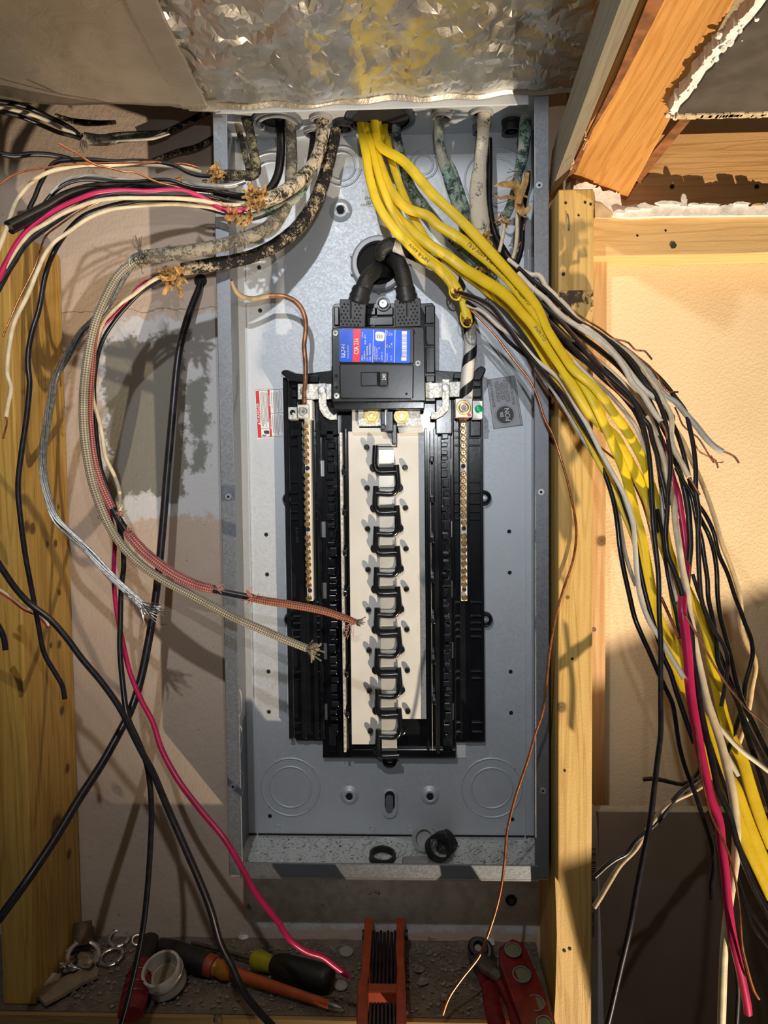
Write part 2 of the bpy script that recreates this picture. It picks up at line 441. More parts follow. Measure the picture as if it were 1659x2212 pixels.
    k.bump(k.math('ADD', k.math('SINE', k.math('MULTIPLY', v, 4200)), k.math('MULTIPLY', k.noise(c, 500), 3)), 0.35, 0.0004)
    k.fin(k.mix(k.step(k.noise(c, 300, 3), 0.62, 0.72), (0.016, 0.016, 0.016), (0.09, 0.085, 0.07)), 0.5)
    # timber
    wood('beam_wood', (0.78, 0.53, 0.24), (0.62, 0.38, 0.14), 'x', 0.6)
    wood('rim_wood', (0.76, 0.46, 0.19), (0.56, 0.28, 0.10), 'x', 0.6)
    wood('joist_wood', (0.70, 0.36, 0.10), (0.52, 0.22, 0.05), 'y', 0.6)
    wood('grey_board', (0.22, 0.20, 0.15), (0.15, 0.13, 0.10), 'y', 0.8)
    wood('sill_wood', (0.42, 0.27, 0.11), (0.28, 0.16, 0.06), 'x', 0.7)
    k = NT('debris_ground'); c = k.obj()
    n1 = k.noise(c, 40, 4, 0.7); n2 = k.noise(c, 200, 3, 0.7)
    col = k.mix(k.step(n1, 0.3, 0.7), (0.24, 0.19, 0.145), (0.15, 0.12, 0.09))
    col = k.mix(k.math('MULTIPLY', k.step(n2, 0.58, 0.66), 0.6), col, (0.34, 0.30, 0.25))
    k.bump(k.math('ADD', n1, n2), 0.9, 0.003); k.fin(col, 0.95, 0, 0.1)
    plain('plaster_chip', (0.27, 0.23, 0.18), 0.9, 0, 0.3, 200)
    plain('gypsum', (0.86, 0.83, 0.80), 0.9, 0, 0.12, 120, 0.7, 220)
    plain('gypsum_paper', (0.60, 0.47, 0.30), 0.85, 0, 0.2, 80)
    plain('ceiling_paint', (0.055, 0.050, 0.047), 0.6, 0, 0.3, 30, 0.2, 120)
    plain('sheet_brown', (0.23, 0.17, 0.115), 0.85, 0, 0.10, 10, 0.08, 400)
    plain('sheet_edge', (0.34, 0.34, 0.30), 0.9, 0, 0.15, 60)
    plain('sheet_tape', (0.62, 0.60, 0.66), 0.6, 0, 0.05)
    plain('floor_grey', (0.32, 0.29, 0.25), 0.9)
    plain('cardboard', (0.40, 0.28, 0.16), 0.9)
    # duct wrap
    k = NT('foil'); c = k.obj()
    k.bump(k.noise(c, 120, 3, 0.55, dist=1.0), 0.12, 0.003)
    k.fin(k.mix(k.step(k.noise(c, 16, 3), 0.35, 0.7), (0.80, 0.78, 0.74), (0.66, 0.63, 0.57)), 0.34, 1.0)
    k = NT('duct_sheet'); c = k.obj()
    k.bump(k.noise(k.scale(c, (1, 1.5, 1)), 30, 5, 0.6, dist=0.8), 0.5, 0.004)
    k.fin(k.mix(k.step(k.noise(c, 12, 3), 0.35, 0.7), (0.46, 0.42, 0.35), (0.38, 0.34, 0.28)), 0.42, 0.75)
    # tools
    plain('tool_red', (0.19, 0.012, 0.012), 0.4, 0, 0.3)
    plain('tool_orange', (0.44, 0.085, 0.015), 0.42, 0, 0.15)
    plain('hex_orange', (0.38, 0.055, 0.018), 0.45, 0, 0.15)
    plain('tool_black', (0.014, 0.013, 0.013), 0.5, 0, 0.3, 200, 0.2, 300)
    plain('tool_steel', (0.16, 0.15, 0.14), 0.4, 0.8, 0.3)
    plain('hex_steel', (0.045, 0.03, 0.035), 0.35, 0.6, 0.3)
    plain('amber', (0.42, 0.16, 0.025), 0.2, 0, 0.2)
    plain('handle_yellow', (0.34, 0.30, 0.015), 0.22, 0, 0.2)
    plain('vial', (0.20, 0.22, 0.12), 0.1, 0.1, 0.1)
    plain('white_plastic', (0.50, 0.47, 0.42), 0.4, 0, 0.2, 60)
    plain('grey_plastic', (0.30, 0.30, 0.31), 0.45, 0, 0.15)
    plain('rust_pipe', (0.17, 0.11, 0.07), 0.7, 0.3, 0.4)
    plain('pale_disc', (0.40, 0.38, 0.33), 0.25, 0.1, 0.1)
    plain('dust_card', (0.30, 0.23, 0.15), 0.9, 0, 0.15)
    plain('clear_bag', (0.42, 0.40, 0.36), 0.2, 0.3, 0.3)
mats()
# ---------------------------------------------------------------- structure
Y0 = 0.004                      # face of the wall
def struct(name, mb, mat, **kw):
    return tag(mb.build(name, mat, **kw), kind='structure')
XS = PX(1155, 2005, 0.148).x
LX = P(178, 2040, 0.0).x        # right face of the left stud
LEDGE = P(520, 2032, 0.0).z     # top of the ledge
LFRONT = PZ(420, 2192, LEDGE).y
CEIL = P(1464, 251, -0.25).z    # underside of the ceiling boards
struct('wall_left', MB().box(-1.3, 0.150, Y0, Y0+0.12, -2.46, 0.9), 'painted_masonry')
struct('wall_right', MB().box(0.150, 1.4, Y0, Y0+0.12, -2.46, 0.9), 'textured_paint')
struct('floor', MB().box(-2.4, 2.4, -3.2, Y0+0.12, -2.52, -2.46), 'floor_grey')

# ledge the tools lie on: board with a dusty top
led = struct('trim_1', MB().box(-1.2, 0.148, LFRONT, Y0, LEDGE-0.045, LEDGE-0.004), 'sill_wood')
def ledge_top():
    m = MB(); nx, ny = 150, 26
    for j in range(ny+1):
        for i in range(nx+1):
            x = -0.62+i*(0.768/nx); y = LFRONT+0.006+j*((Y0-LFRONT-0.006)/ny)
            edge = 0.0 if j in (0,) else 1.0
            z = LEDGE-0.003+edge*(0.0012*noise.noise(Vector((x*60, y*60, 1)))+0.0016*max(0, noise.noise(Vector((x*25, y*25, 4))))+0.004*max(0.0, (y+0.012)/0.016))
            m.v.append(Vector((x, y, z)))
    for j in range(ny):
        for i in range(nx):
            a = j*(nx+1)+i; m.f.append((a, a+1, a+nx+2, a+nx+1))
    return m
o = ledge_top().build('dust_layer', 'debris_ground', led, smooth=180)

def knots(origin, lst):
    return tuple(tuple(p-Vector(origin))+(r,) for p, r in lst)
SLO = (LX-0.019, -0.06, -0.6)
wood('stud_left_wood', (0.60, 0.37, 0.085), (0.36, 0.185, 0.03), 'z', 0.6, knots=knots(SLO, [(PX(u, v, LX), r) for u, v, r in ((122, 1785, 0.017), (58, 1138, 0.008), (10, 1152, 0.011), (70, 1142, 0.008), (102, 1176, 0.005), (120, 1174, 0.006), (148, 1172, 0.006), (128, 1392, 0.006), (110, 1394, 0.004), (38, 1582, 0.009), (134, 1535, 0.007), (146, 1660, 0.007), (149, 1845, 0.007), (12, 780, 0.006), (8, 700, 0.006), (126, 1095, 0.004), (128, 1280, 0.005))]))
# left stud: deep timber, its face towards the panel in view
topz = P(130, 548, -0.01).z
t = thing('wall_stud', 'knotty yellow timber stud with dark stains behind the hanging white wire', 'stud', SLO)
MB().box(LX-0.038, LX, -0.122, 0.0, LEDGE-0.002, topz).build('timber', 'stud_left_wood', t, bevel=0.002)
for (u, v, a, b) in ((60, 1140, 10, 16), (10, 1150, 8, 20), (150, 1165, 5, 8), (118, 1180, 22, 4), (130, 1390, 5, 8), (40, 1590, 6, 10), (132, 1535, 4, 7)):
    pass
# right stud
sx0, sx1 = P(1206, 1100, -0.122).x, P(1281, 1100, -0.122).x
RT = P(1245, 408, -0.122).z
t = thing('wall_stud', 'sunlit yellow timber stud between grey panel and bundle of loose wires', 'stud', (sx0+0.019, -0.06, -0.6))
m = MB()
wood('stud_right_wood', (0.64, 0.42, 0.13), (0.42, 0.235, 0.05), 'z', 0.6, knots=knots((sx0+0.019, -0.06, -0.6), [(P(1212, 1528, -0.122), 0.007), (P(1243, 700, -0.122), 0.0025), (P(1226, 1290, -0.122), 0.0025)]))
m.prism([(sx0, -0.122, RT), (sx1, -0.122, RT), (sx1, -0.122, -0.70), (sx0, -0.122, -0.70)], 0.0)
m.build('timber', 'stud_right_wood', t, bevel=0.0015)
k = NT('stamp_ink'); c = k.obj(); 
k.fin((0.045, 0.03, 0.025), 0.8)
nz = k.step(k.noise(c, 55, 4, 0.7), 0.47, 0.53); k.put(k.b.inputs['Alpha'], k.math('MULTIPLY', nz, 0.75))
m = MB(); m.v = [P(1208, 628, -0.1222), P(1282, 626, -0.1222), P(1282, 672, -0.1222), P(1208, 680, -0.1222)]; m.f = [(0, 3, 2, 1)]
m.build('dark_stain', 'stamp_ink', t, label='burnt looking dark smear')
for (u, v, r) in ((1222, 438, 3), (1264, 437, 3), (1276, 441, 3), (1217, 592, 4), (1236, 1423, 3), (1220, 1665, 3), (1250, 465, 2.5)):
    MB().disc(u, v, r, -0.1224, -0.121, 8).build('nail_hole', 'hole_black', t)
# staple
wire('staple', [(1226, 462), (1229, 480), (1228, 497)], [-0.1235, -0.125, -0.1235], 3, 'tool_steel', t)
# splintered slab at the stud's foot, outlined like the lamplit patch there
m = MB(); m.pp([(1199, 1895), (1207, 1905), (1222, 1960), (1240, 2030), (1243, 2042), (1256, 2090), (1262, 2130), (1275, 2160), (1276, 2216), (1196, 2216), (1200, 2150), (1203, 2020)], -0.1265, -0.1215)
m.build('split_face', 'stud_right_wood', t, label='splintered face near the foot, outlined like the lamplit patch')
for (u, v) in ((1219, 2054), (1231, 2050)):
    MB().disc(u, v, 4, -0.127, -0.124, 8).build('nail_hole', 'hole_black', t)

# furring behind the right stud and the beam it carries
fx0, fx1 = sx1-0.004, P(1310, 900, -0.02).x
wood('furring_wood', (0.72, 0.47, 0.23), (0.52, 0.28, 0.10), 'z', 0.6, knots=knots(((fx0+fx1)/2, -0.01, -0.4), [(P(1300, 1168, -0.02), 0.008)]))
t = thing('furring_strip', 'narrow pine strip standing against the textured wall beside the stud', 'timber', ((fx0+fx1)/2, -0.01, -0.4))
MB().box(fx0, fx1, -0.02, Y0, P(1295, 1742, -0.02).z-0.03, P(1295, 556, -0.02).z).build('timber', 'furring_wood', t, bevel=0.001)
for v in (1360,):
    MB().disc(1283, v, 5, -0.0203, -0.018, 10).build('knot', 'rust_pipe', t)
bz0, bz1 = P(1400, 553, -0.040).z, P(1400, 466, -0.040).z
t = thing('beam', 'pale pine header with one nail head under the broken plasterboard edge', 'beam', (0.6, -0.02, bz0))
MB().box(sx1, 1.3, -0.040, Y0, bz0, bz1).build('timber', 'beam_wood', t, bevel=0.0015)
MB().disc(1455, 530, 7, -0.0412, -0.039, 6).build('nail_head', 'tool_steel', t)
for u, v in ((1377, 509), (1438, 498)):
    MB().disc(u, v, 2.5, -0.0403, -0.039, 8).build('nail_hole', 'hole_black', t)
t = thing('rim_board', 'orange grained board high on the wall behind the ceiling joist', 'board', (0.6, -0.01, P(1500, 440, -0.012).z))
MB().box(0.19, 1.3, -0.029, Y0, P(1500, 450, -0.029).z, P(1560, 286, -0.029).z).build('timber', 'rim_wood', t, bevel=0.001)
for u in (1452, 1635):
    MB().disc(u, 403, 5, -0.0296, -0.027, 8).build('nail_hole', 'hole_black', t)
# ceiling joist running out from the wall
jz = P(1290, 392, -0.03).z
bl, br = P(1223, 381, -0.03), P(1353, 434, -0.03)
fl, fr = PZ(1402, -30, jz+0.004), PZ(1606, -30, jz-0.012)
t = thing('ceiling_joist', 'orange joist running out from the wall towards the viewer', 'joist', tuple((bl+br)/2))
m = MB(); up = Vector((0, 0, 0.10))
ex = 1.25
fl = bl+(fl-bl)*ex; fr = br+(fr-br)*ex
i = m.add([bl, br, fr, fl, bl+up, br+up, fr+up, fl+up])
for q in ((0,1,2,3),(4,7,6,5),(0,4,5,1),(1,5,6,2),(2,6,7,3),(3,7,4,0)): m.f.append(tuple(i+a for a in q))
m.build('timber', 'joist_wood', t, bevel=0.002)
for q in ([(1224, 384), (1244, 372), (1281, 280), (1329, 203), (1409, 53), (1450, -30), (1412, -30), (1330, 170)], [(1328, 428), (1351, 433), (1490, 262), (1545, 190), (1530, 186), (1466, 262)]):
    m = MB(); m.prism([PZ(u, v, jz-0.0025) for u, v in q], Vector((0, 0, 0.003))); m.build('waney_edge', 'bark_brown', t, label='brown waney edge')
# weathered grey board beside it
a0, a1 = P(1186, 425, -0.075), P(1222, 388, -0.075)
b0, b1 = PZ(1356, -40, a0.z+0.012), PZ(1398, -40, a1.z+0.004)
t = thing('ceiling_board', 'weathered grey board on edge along the near side of the orange joist', 'board', tuple(a0))
m = MB(); up = Vector((0.006, 0, 0.06))
i = m.add([a0, a1, b1, b0, a0+up, a1+up, b1+up, b0+up])
for q in ((0,1,2,3),(4,7,6,5),(0,4,5,1),(1,5,6,2),(2,6,7,3),(3,7,4,0)): m.f.append(tuple(i+a for a in q))
m.build('timber', 'grey_board', t, bevel=0.001)
# torn paper threads on it
for (u, v) in ((1272, 232), (1275, 268), (1262, 300), (1238, 345)):
    q = [(u, v)]
    for s in range(5): q.append((q[-1][0]+random.uniform(-6, 5), q[-1][1]+random.uniform(2, 9)))
    wire('torn_paper', q, [-0.16], 4, 'gypsum_paper', t, n=5)

# broken remains of the ceiling board over the beam
def jag(u0, u1, v, amp, step, seed):
    rnd = random.Random(seed); out = []; u = u0
    while u < u1:
        out.append((u, v(u)+rnd.uniform(-amp, amp))); u += rnd.uniform(step*0.4, step*1.5)
    return out
bot = [(u, 468-0.008*(u-1285)) for u in (1665, 1285)]
top = jag(1240, 2300, lambda u: 404+(0 if u < 1300 else 10 if u < 1342 else 38)+3*math.sin(u*0.09), 3.0, 5, 3)
t = thing('plasterboard_edge', 'crumbled white plasterboard edge left on top of the pine header', 'plasterboard', tuple(P(1290, 465, -0.042)))
m = MB(); m.pp([(1238, 410)]+top+[(2300, 458)]+[(1420, 467), (1360, 470), (1320, 466), (1287, 440), (1284, 414)], -0.046, -0.006)
m.build('gypsum_core', 'gypsum', t)
for (u, v, w, h) in ((1446, 437, 60, 9), (1478, 430, 14, 32), (1535, 441, 44, 6), (1604, 438, 36, 7), (1394, 444, 36, 14), (1266, 400, 46, 14), (1640, 441, 26, 5), (1340, 456, 26, 8), (1368, 450, 34, 8), (1500, 440, 24, 6)):
    q = []; k_ = 9
    for i in range(k_+1):
        f = i/k_; q.append((u-w/2+w*f, v-h*0.5*math.sin(math.pi*min(1, f*1.15))**0.7*random.uniform(0.55, 1.1)))
    q += [(u+w*0.4, v+h*0.5), (u-w*0.35, v+h*0.45)]
    MB().pp(q, -0.050, -0.044).build('torn_flake', random.choice(['gypsum', 'gypsum', 'gypsum_paper']), t)
MB().pp([(1285, 438), (1300, 440), (1325, 462), (1320, 471), (1286, 470)], -0.0475, -0.044).build('torn_flake', 'gypsum_paper', t)
# ceiling sheet, dark painted underside, broken edge
t = thing('ceiling_panel', 'dark painted ceiling sheet with a broken white edge beside the orange joist', 'plasterboard', tuple(PZ(1500, 235, CEIL)))
edge = [(1464, 252), (1472, 232), (1490, 215), (1500, 200), (1516, 178), (1528, 158), (1541, 148), (1556, 124), (1575, 104), (1590, 92), (1604, 70), (1626, 48), (1650, 18), (1690, -40)]
bp = [PZ(u, v, CEIL) for u, v in edge]+[PZ(2700, -40, CEIL), PZ(2700, 246, CEIL)]
m = MB(); n = len(bp); i = m.add(bp); j = m.add([p+Vector((0, 0, 0.002)) for p in bp])
m.f.append(tuple(range(i, i+n))); m.f.append(tuple(reversed(range(j, j+n))))
for a in range(n):
    b = (a+1) % n; m.f.append((i+b, i+a, j+a, j+b))
m.build('board', 'ceiling_paint', t)
rnd = random.Random(6); outer = []
for (u, v), (u2, v2) in zip(edge, edge[1:]):
    for s in range(6):
        f = (s+rnd.uniform(-.3, .3))/6; outer.append((u+(u2-u)*f-14-7*rnd.random()-9*abs(noise.noise(Vector((v*0.03, 2, 1))))-0.02*(252-v), v+(v2-v)*f-4*rnd.random()))
cp = [PZ(1468, 253, CEIL)]+[PZ(u, v, CEIL) for u, v in outer]+[PZ(2700, -40, CEIL), PZ(2700, 248, CEIL)]
m = MB(); m.prism([p+Vector((0, 0, 0.0022)) for p in cp], Vector((0, 0, 0.0105))); m.build('core_sheet', 'gypsum', t, label='white gypsum core')
m = MB(); rnd = random.Random(5)
for (u, v), (u2, v2) in zip(edge, edge[1:]):
    for s in range(9):
        f = rnd.random(); uu, vv = u+(u2-u)*f, v+(v2-v)*f
        p = PZ(uu, vv, CEIL+rnd.uniform(0.0015, 0.011)); r = rnd.uniform(0.0010, 0.0030)
        p.x += rnd.uniform(-5.0, 1.0)*r
        m.lathe(p-Vector((0, r, 0)), (rnd.uniform(-.5, .5), 1, rnd.uniform(-.5, .5)), [(0, r*0.4), (r*0.6, r), (r*1.5, r*0.8), (r*2, r*0.3)], 5)
tag(m.build('broken_core', 'gypsum', t, label='crumbling white gypsum'), kind='stuff')
m = MB()
for s in range(26):
    u = 1468+s*7.6; p = PZ(u, 250-0.02*(u-1464)+rnd.uniform(-2, 2), CEIL-0.0003); r = rnd.uniform(0.0015, 0.003)
    m.box(p.x-r, p.x+r*1.4, p.y-0.003, p.y+0.004, p.z-0.001, p.z+0.012)
tag(m.build('paper_lip', 'gypsum_paper', t), kind='stuff')
# leaning sheet of wallboard at the lower right
st = P(1420, 1755, -0.075).z
t = thing('wallboard_sheet', 'brown faced wallboard sheet with white end tape leaning below the textured wall', 'wallboard', (0.6, -0.06, -2.45))
shx = P(1288, 1850, -0.075).x-0.004
MB().box(shx, 1.3, -0.075, -0.058, -2.46, st).build('board', 'sheet_brown', t)
MB().box(shx, 1.3, -0.0745, -0.0585, st, st+0.0006).build('sheet_rim', 'sheet_edge', t, label='bare grey top edge')
m = MB(); m.v = [P(u, v, -0.0755) for u, v in ((1272, 1742), (1280, 1738), (1287, 1748), (1291, 1800), (1296, 1960), (1301, 2100), (1305, 2230), (1272, 2230))]
m.f = [tuple(range(8))]
m2 = MB(); m2.prism([p for p in m.v], -0.0735); tape = m2.build('end_tape', 'sheet_tape', t, label='white printed end tape')
dn, rt = Vector((0, 0, -1)), Vector((1, 0, 0))
text('printing', 'United', P(1281, 1949, -0.0758), dn, rt, px2m(9, -.0758), 'ink', tape)
text('printing', 'Gypsum Company', P(1282.5, 1997, -0.0758), dn, rt, px2m(9, -.0758), 'ink', tape, squash=0.85)
m = MB(); rnd = random.Random(2); v = 1833
while v < 1902:
    w = rnd.choice((1.2, 1.8, 3)); m.pbox(1276.5, v, 1287, v+w, -0.0757, -0.0750); v += w+rnd.choice((1.3, 2, 3))
m.build('barcode', 'ink', tape)
# unseen board added in front, its outline shaped to block the work lamp
W_ = Vector(WORK)
def shade(u, v, y, yo=-0.5):
    q = P(u, v, y); return W_+(q-W_)*((yo-W_.y)/(q.y-W_.y))
q = [shade(*k) for k in ((1290, 1838, -0.122), (1300, 1412, 0.0), (1480, 1346, 0.0), (1659, 1280, 0.0), (1760, 1243, 0.0))]
q[1].x = max(q[1].x, q[0].x+0.004)
left = [shade(u, v, -0.122) for u, v in ((1205, 1866), (1207, 1890), (1222, 1960), (1236, 2030), (1243, 2034), (1241, 2044), (1256, 2095), (1266, 2140), (1276, 2165), (1278, 2330))]
pts = q+[Vector((q[-1].x+0.12, -0.5, q[-1].z-0.25)), Vector((q[-1].x+0.12, -0.5, -2.46)), Vector((left[-1].x, -0.5, -2.46))]+list(reversed(left))
t = thing('lamp_blocker', 'added unseen board on the floor shaped to block the work lamp', 'wallboard', (0.75, -0.5, -2.46))
MB().prism(pts, -0.487).build('board', 'sheet_brown', t)
# ---------------------------------------------------------------- duct wrapped in foil, over the panel
def foil_sheet(u0, u1, amp, edge_v, ny=70, nx=150, ylen=0.34, lift=0.115, seed=0.0, sag=None, y0=-0.098, jit=0.0):
    """sheet whose far lower edge follows edge_v(u) at y0 and that rises towards the viewer"""
    m = MB(); rnd_ = random.Random(17)
    for j in range(ny+1):
        for i in range(nx+1):
            jj = 0 < j < ny; s = (j+(rnd_.uniform(-jit, jit) if jj else 0))/ny
            u = u0+(u1-u0)*(i+(rnd_.uniform(-jit, jit) if 0 < i < nx else 0))/nx
            e = P(u, edge_v(u), y0)
            fan = 1.0
            y = y0-ylen*s
            x = e.x*(1-0.0*s)
            z = e.z+lift*ylen*s+(sag(u, s) if sag else 0)
            p = Vector((x*9, y*11, seed))
            h = 0
            for k, (fr, am) in enumerate(((1.0, 1.0), (2.1, 0.6), (4.3, 0.30), (9, 0.10))):
                q = p*fr+Vector((k*7.3, k*3.1, seed))
                q += Vector((noise.noise(q*0.7), noise.noise(q*0.7+Vector((5, 5, 5))), 0))*0.8
                h += am*(1-2*abs(noise.noise(q)))
            z += amp*h*min(1, 0.35+s*3)
            if jit: z += 0.0035*max(0, 1-s/0.22)*(1-2*abs(noise.noise(Vector((x*14, y*70, 3)))))*min(1, s*14)
            y += amp*0.6*noise.noise(p*4+Vector((9, 1, 1)))*min(1, s*6)
            m.v.append(Vector((x, y, z)))
    for j in range(ny):
        for i in range(nx):
            a = j*(nx+1)+i; b, c_, d = a+1, a+nx+2, a+nx+1
            if jit and rnd_.random() < 0.5: m.f += [(a, d, b), (b, d, c_)]
            elif jit: m.f += [(a, d, c_), (a, c_, b)]
            else: m.f.append((a, d, c_, b))
    return m
t = thing('air_duct', 'foil wrapped duct crossing above the open electrical panel', 'duct', tuple(P(800, 228, -0.2)+Vector((0, 0, 0.05))))
def ev1(u): return 236-max(0, (u-480))*0.050+3*math.sin(u*0.05)+2*math.sin(u*0.021)
def ev0(u): return 229+2*math.sin(u*0.02)+(6 if u > 390 else 0)-max(0, 150-u)*0.09
right_end = lambda u, s: 0.0
o = foil_sheet(372, 1292, 0.0060, ev1, 60, 130, seed=1.3, jit=0.42).build('foil_wrap', 'foil', t, smooth=9)
sd = o.modifiers.new('thickness', 'SOLIDIFY'); sd.thickness = 0.0006; sd.offset = 1
o = foil_sheet(-120, 452, 0.0020, ev0, 60, 90, seed=4.1, y0=-0.103, sag=lambda u, s: -0.004*math.sin(min(1, s*1.6)*3.14)-0.005*s).build('sheet_cover', 'duct_sheet', t, smooth=50, label='smooth grey foil cover overlapping the crumpled one')
sd = o.modifiers.new('thickness', 'SOLIDIFY'); sd.thickness = 0.0006; sd.offset = 1
# body of the duct above the wrap and its folded hem
xa, xb = P(-120, 228, -0.1).x, P(1290, 195, -0.098).x
m = MB(); zb = P(800, 222, -0.098).z
m.box(xa-0.3, xb-0.004, -0.62, -0.094, zb+0.056, zb+0.30)
m.build('duct_body', 'duct_sheet', t)
m = MB(); n = 60
for i in range(n+1):
    u = 470+(1290-470)*i/n; e = P(u, ev1(u)+2, -0.097); r = 0.0014+0.001*noise.noise(Vector((u*0.07, 1, 1)))
    m.v += [e+Vector((0, 0, 0.014)), e+Vector((0, -0.003-r, 0.003)), e+Vector((0, -0.001, -0.001)), e+Vector((0, 0.002, 0.012))]
for i in range(n):
    for k in range(4):
        a = i*4+k; b = i*4+(k+1) % 4; m.f.append((a, b, b+4, a+4))
m.build('foil_hem', 'duct_sheet', t, smooth=40)
m = MB(); m.pp([(395, 222), (468, 216), (470, 228), (476, 240), (470, 241), (408, 238)], -0.108, -0.106)
m.build('loose_flap', 'duct_sheet', t)
# ---------------------------------------------------------------- electrical panel
XL, XR, ZB, ZT = -0.217, 0.147, -0.4614, 0.4055
YF = -0.095
pan = thing('electrical_panel', 'open grey metal breaker panel with black interior and no branch breakers', 'electrical panel', (-0.035, -0.045, ZB))
TH = 0.0016
bp_ = MB().box(XL, XR, 0.0, 0.0025, ZB, ZT).build('back_plate', 'zinc', pan)
wl = MB().box(XL, XL+TH, YF, 0.0, ZB, ZT).build('side_wall', 'zinc_shaded', pan)
wr = MB().box(XR-TH, XR, YF, 0.0, ZB, ZT).build('side_wall', 'zinc_shaded', pan)
wb = MB().box(XL, XR, YF, 0.0, ZB-TH, ZB).build('bottom_wall', 'zinc_dirty', pan, label='bottom wall speckled with grit')
wt = MB().box(XL, XR, YF, 0.0, ZT, ZT+TH).build('top_wall', 'zinc', pan)
FL = 0.0155
MB().box(XL-0.0005, XL+FL, YF-0.0016, YF, ZB, ZT).build('front_flange', 'zinc_shaded', pan, bevel=0.0012)
MB().box(XR-FL, XR+0.0005, YF-0.0016, YF, ZB-0.0, ZT).build('front_flange', 'zinc_shaded', pan, bevel=0.0012)
MB().box(XL+FL*0.8, XR-FL*0.75, YF-0.0024, YF, ZB-0.0016, ZB+0.016).build('front_flange', 'zinc_shaded', pan, bevel=0.0012)
MB().box(XL+FL*0.8, XR-FL*0.75, YF-0.0024, YF+0.004, ZB-0.0030, ZB+0.0006).build('hem', 'zinc_bright', pan, bevel=0.0008)
MB().box(XL+0.002, XR-0.021, YF-0.0020, YF, ZT-0.013, ZT).build('front_flange', 'zinc', pan, bevel=0.001)
for (u, v) in ((493, 1073), (503, 1700), (1165, 400), (1169, 1063), (1173, 1709)):
    MB().disc(u, v, 7, YF-0.0026, YF, 14).build('flange_screw', 'steel_screw', pan, smooth=40)
    MB().disc(u, v, 2.8, YF-0.0029, YF-0.002, 8).build('screw_hole', 'hole_black', pan)
# faint bend lines of the back plate
MB().box(XL+0.012, XL+0.0135, -0.0012, 0.0, ZB, ZT).build('bend_rib', 'zinc', pan)
MB().box(XR-0.0135, XR-0.012, -0.0012, 0.0, ZB, ZT).build('bend_rib', 'zinc', pan)
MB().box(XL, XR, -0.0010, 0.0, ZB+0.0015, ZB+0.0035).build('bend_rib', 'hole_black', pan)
# knockouts on the back
def knock(u, v, rs, y=-0.0002):
    c = P(u, v, 0.0); m = MB()
    for r in rs: m.ring(c+Vector((0, -0.0003, 0)), (0, 1, 0), px2m(r, 0), 0.0013, 44, 6, 0.9)
    o = m.build('knockout', 'zinc', pan, smooth=60)
    for a in (0.7, 2.1, 3.9, 5.4):
        rr = px2m(rs[0], 0)
        MB().lathe(c+Vector((rr*math.cos(a), -0.0014, rr*math.sin(a))), (0, 1, 0), [(0, 0.0006), (0.0004, 0.0014), (0.0014, 0.0015)], 8).build('weld_dot', 'zinc_bright', o, smooth=60)
for k in ((628, 1700, (65, 46)), (1062, 1702, (66, 45)), (588, 395, (62, 43)), (1072, 390, (66, 46)), (738, 360, (41, 29)), (915, 356, (29, 20))): knock(*k)
# embossed mounting points
def emboss(u, v, r, rh):
    c = P(u, v, 0.0); R_ = px2m(r, 0)
    o = MB().lathe(c, (0, -1, 0), [(0, R_*1.55), (0.0015, R_*1.3), (0.004, R_), (0.0045, R_*0.85), (0.0035, R_*0.6)], 28, False).build('mounting_boss', 'zinc', pan, smooth=50)
    MB().lathe(c+Vector((0, -0.0036, 0)), (0, -1, 0), [(0, px2m(rh, 0)), (0.0004, px2m(rh, 0))], 18).build('boss_hole', 'hole_black', o)
emboss(736, 455, 16, 8); emboss(755, 1718, 14, 7); emboss(929, 1718, 14, 7)
def stadium(u, v, w, h, y, n=10):
    out = []
    for k in range(n+1):
        a = math.pi*k/n; out.append((u+w*math.cos(a), v-h-w*math.sin(a)))
    for k in range(n+1):
        a = math.pi+math.pi*k/n; out.append((u+w*math.cos(a), v+h-w*math.sin(a)))
    return out
o = MB().pp(stadium(842, 1737, 17, 15, 0), -0.0035, 0.0).build('slot_boss', 'zinc', pan, bevel=0.002, seg=3)
MB().pp(stadium(842, 1730, 11, 10, 0), -0.0038, -0.003).build('slot_hole', 'hole_black', o)
MB().pp(stadium(841, 1737, 8, 12, 0), -0.0040, -0.003).build('slot_tongue', 'zinc_shaded', o)
for (u, v) in ((560, 578), (562, 671), (575, 1155), (577, 1241), (580, 1451), (581, 1538), (1100, 1148), (1101, 1237), (1103, 1451), (1104, 1540), (1107, 1770), (583, 1763)):
    MB().disc(u, v, 4.4, -0.0004, 0.001, 12).build('screw_hole', 'hole_black', pan)
for (u, v) in ((573, 300), (600, 1788), (804, 1790), (886, 1790), (1094, 1792), (1040, 296), (1110, 295), (1120, 310)):
    c = P(u, v, 0.0); MB().ring(c, (0, 1, 0), px2m(6, 0), 0.0008, 18, 5).build('dimple', 'zinc', pan, smooth=60)
# knockouts of the bottom wall
for (u, v, rs) in ((567, 1823, (26,)), (635, 1823, (26,)), (697, 1822, (20,)), (748, 1822, (19,)), (558, 1853, (26,)), (632, 1852, (20,)), (712, 1848, (20,)), (838, 1836, (60, 42, 30)), (1052, 1847, (44, 34, 24)), (1122, 1828, (26, 18)), (785, 1811, (11,)), (1000, 1822, (17,)), (1138, 1814, (10,)), (1130, 1862, (18,))):
    c = PZ(u, v, ZB+0.0003); m = MB()
    for r in rs: m.ring(c, (0, 0, 1), r*(c.y-CAM.y)/F*0.92, 0.0014, 30, 6)
    m.build('knockout', 'zinc_dirty', pan, smooth=60)
# side wall knockouts
for v in (1510, 1590, 1690):
    c = PX(523, v, XL+TH)
    MB().ring(Vector((XL+TH, -0.045, c.z)), (1, 0, 0), 0.018, 0.0009, 28, 5).build('knockout', 'zinc', pan, smooth=60)
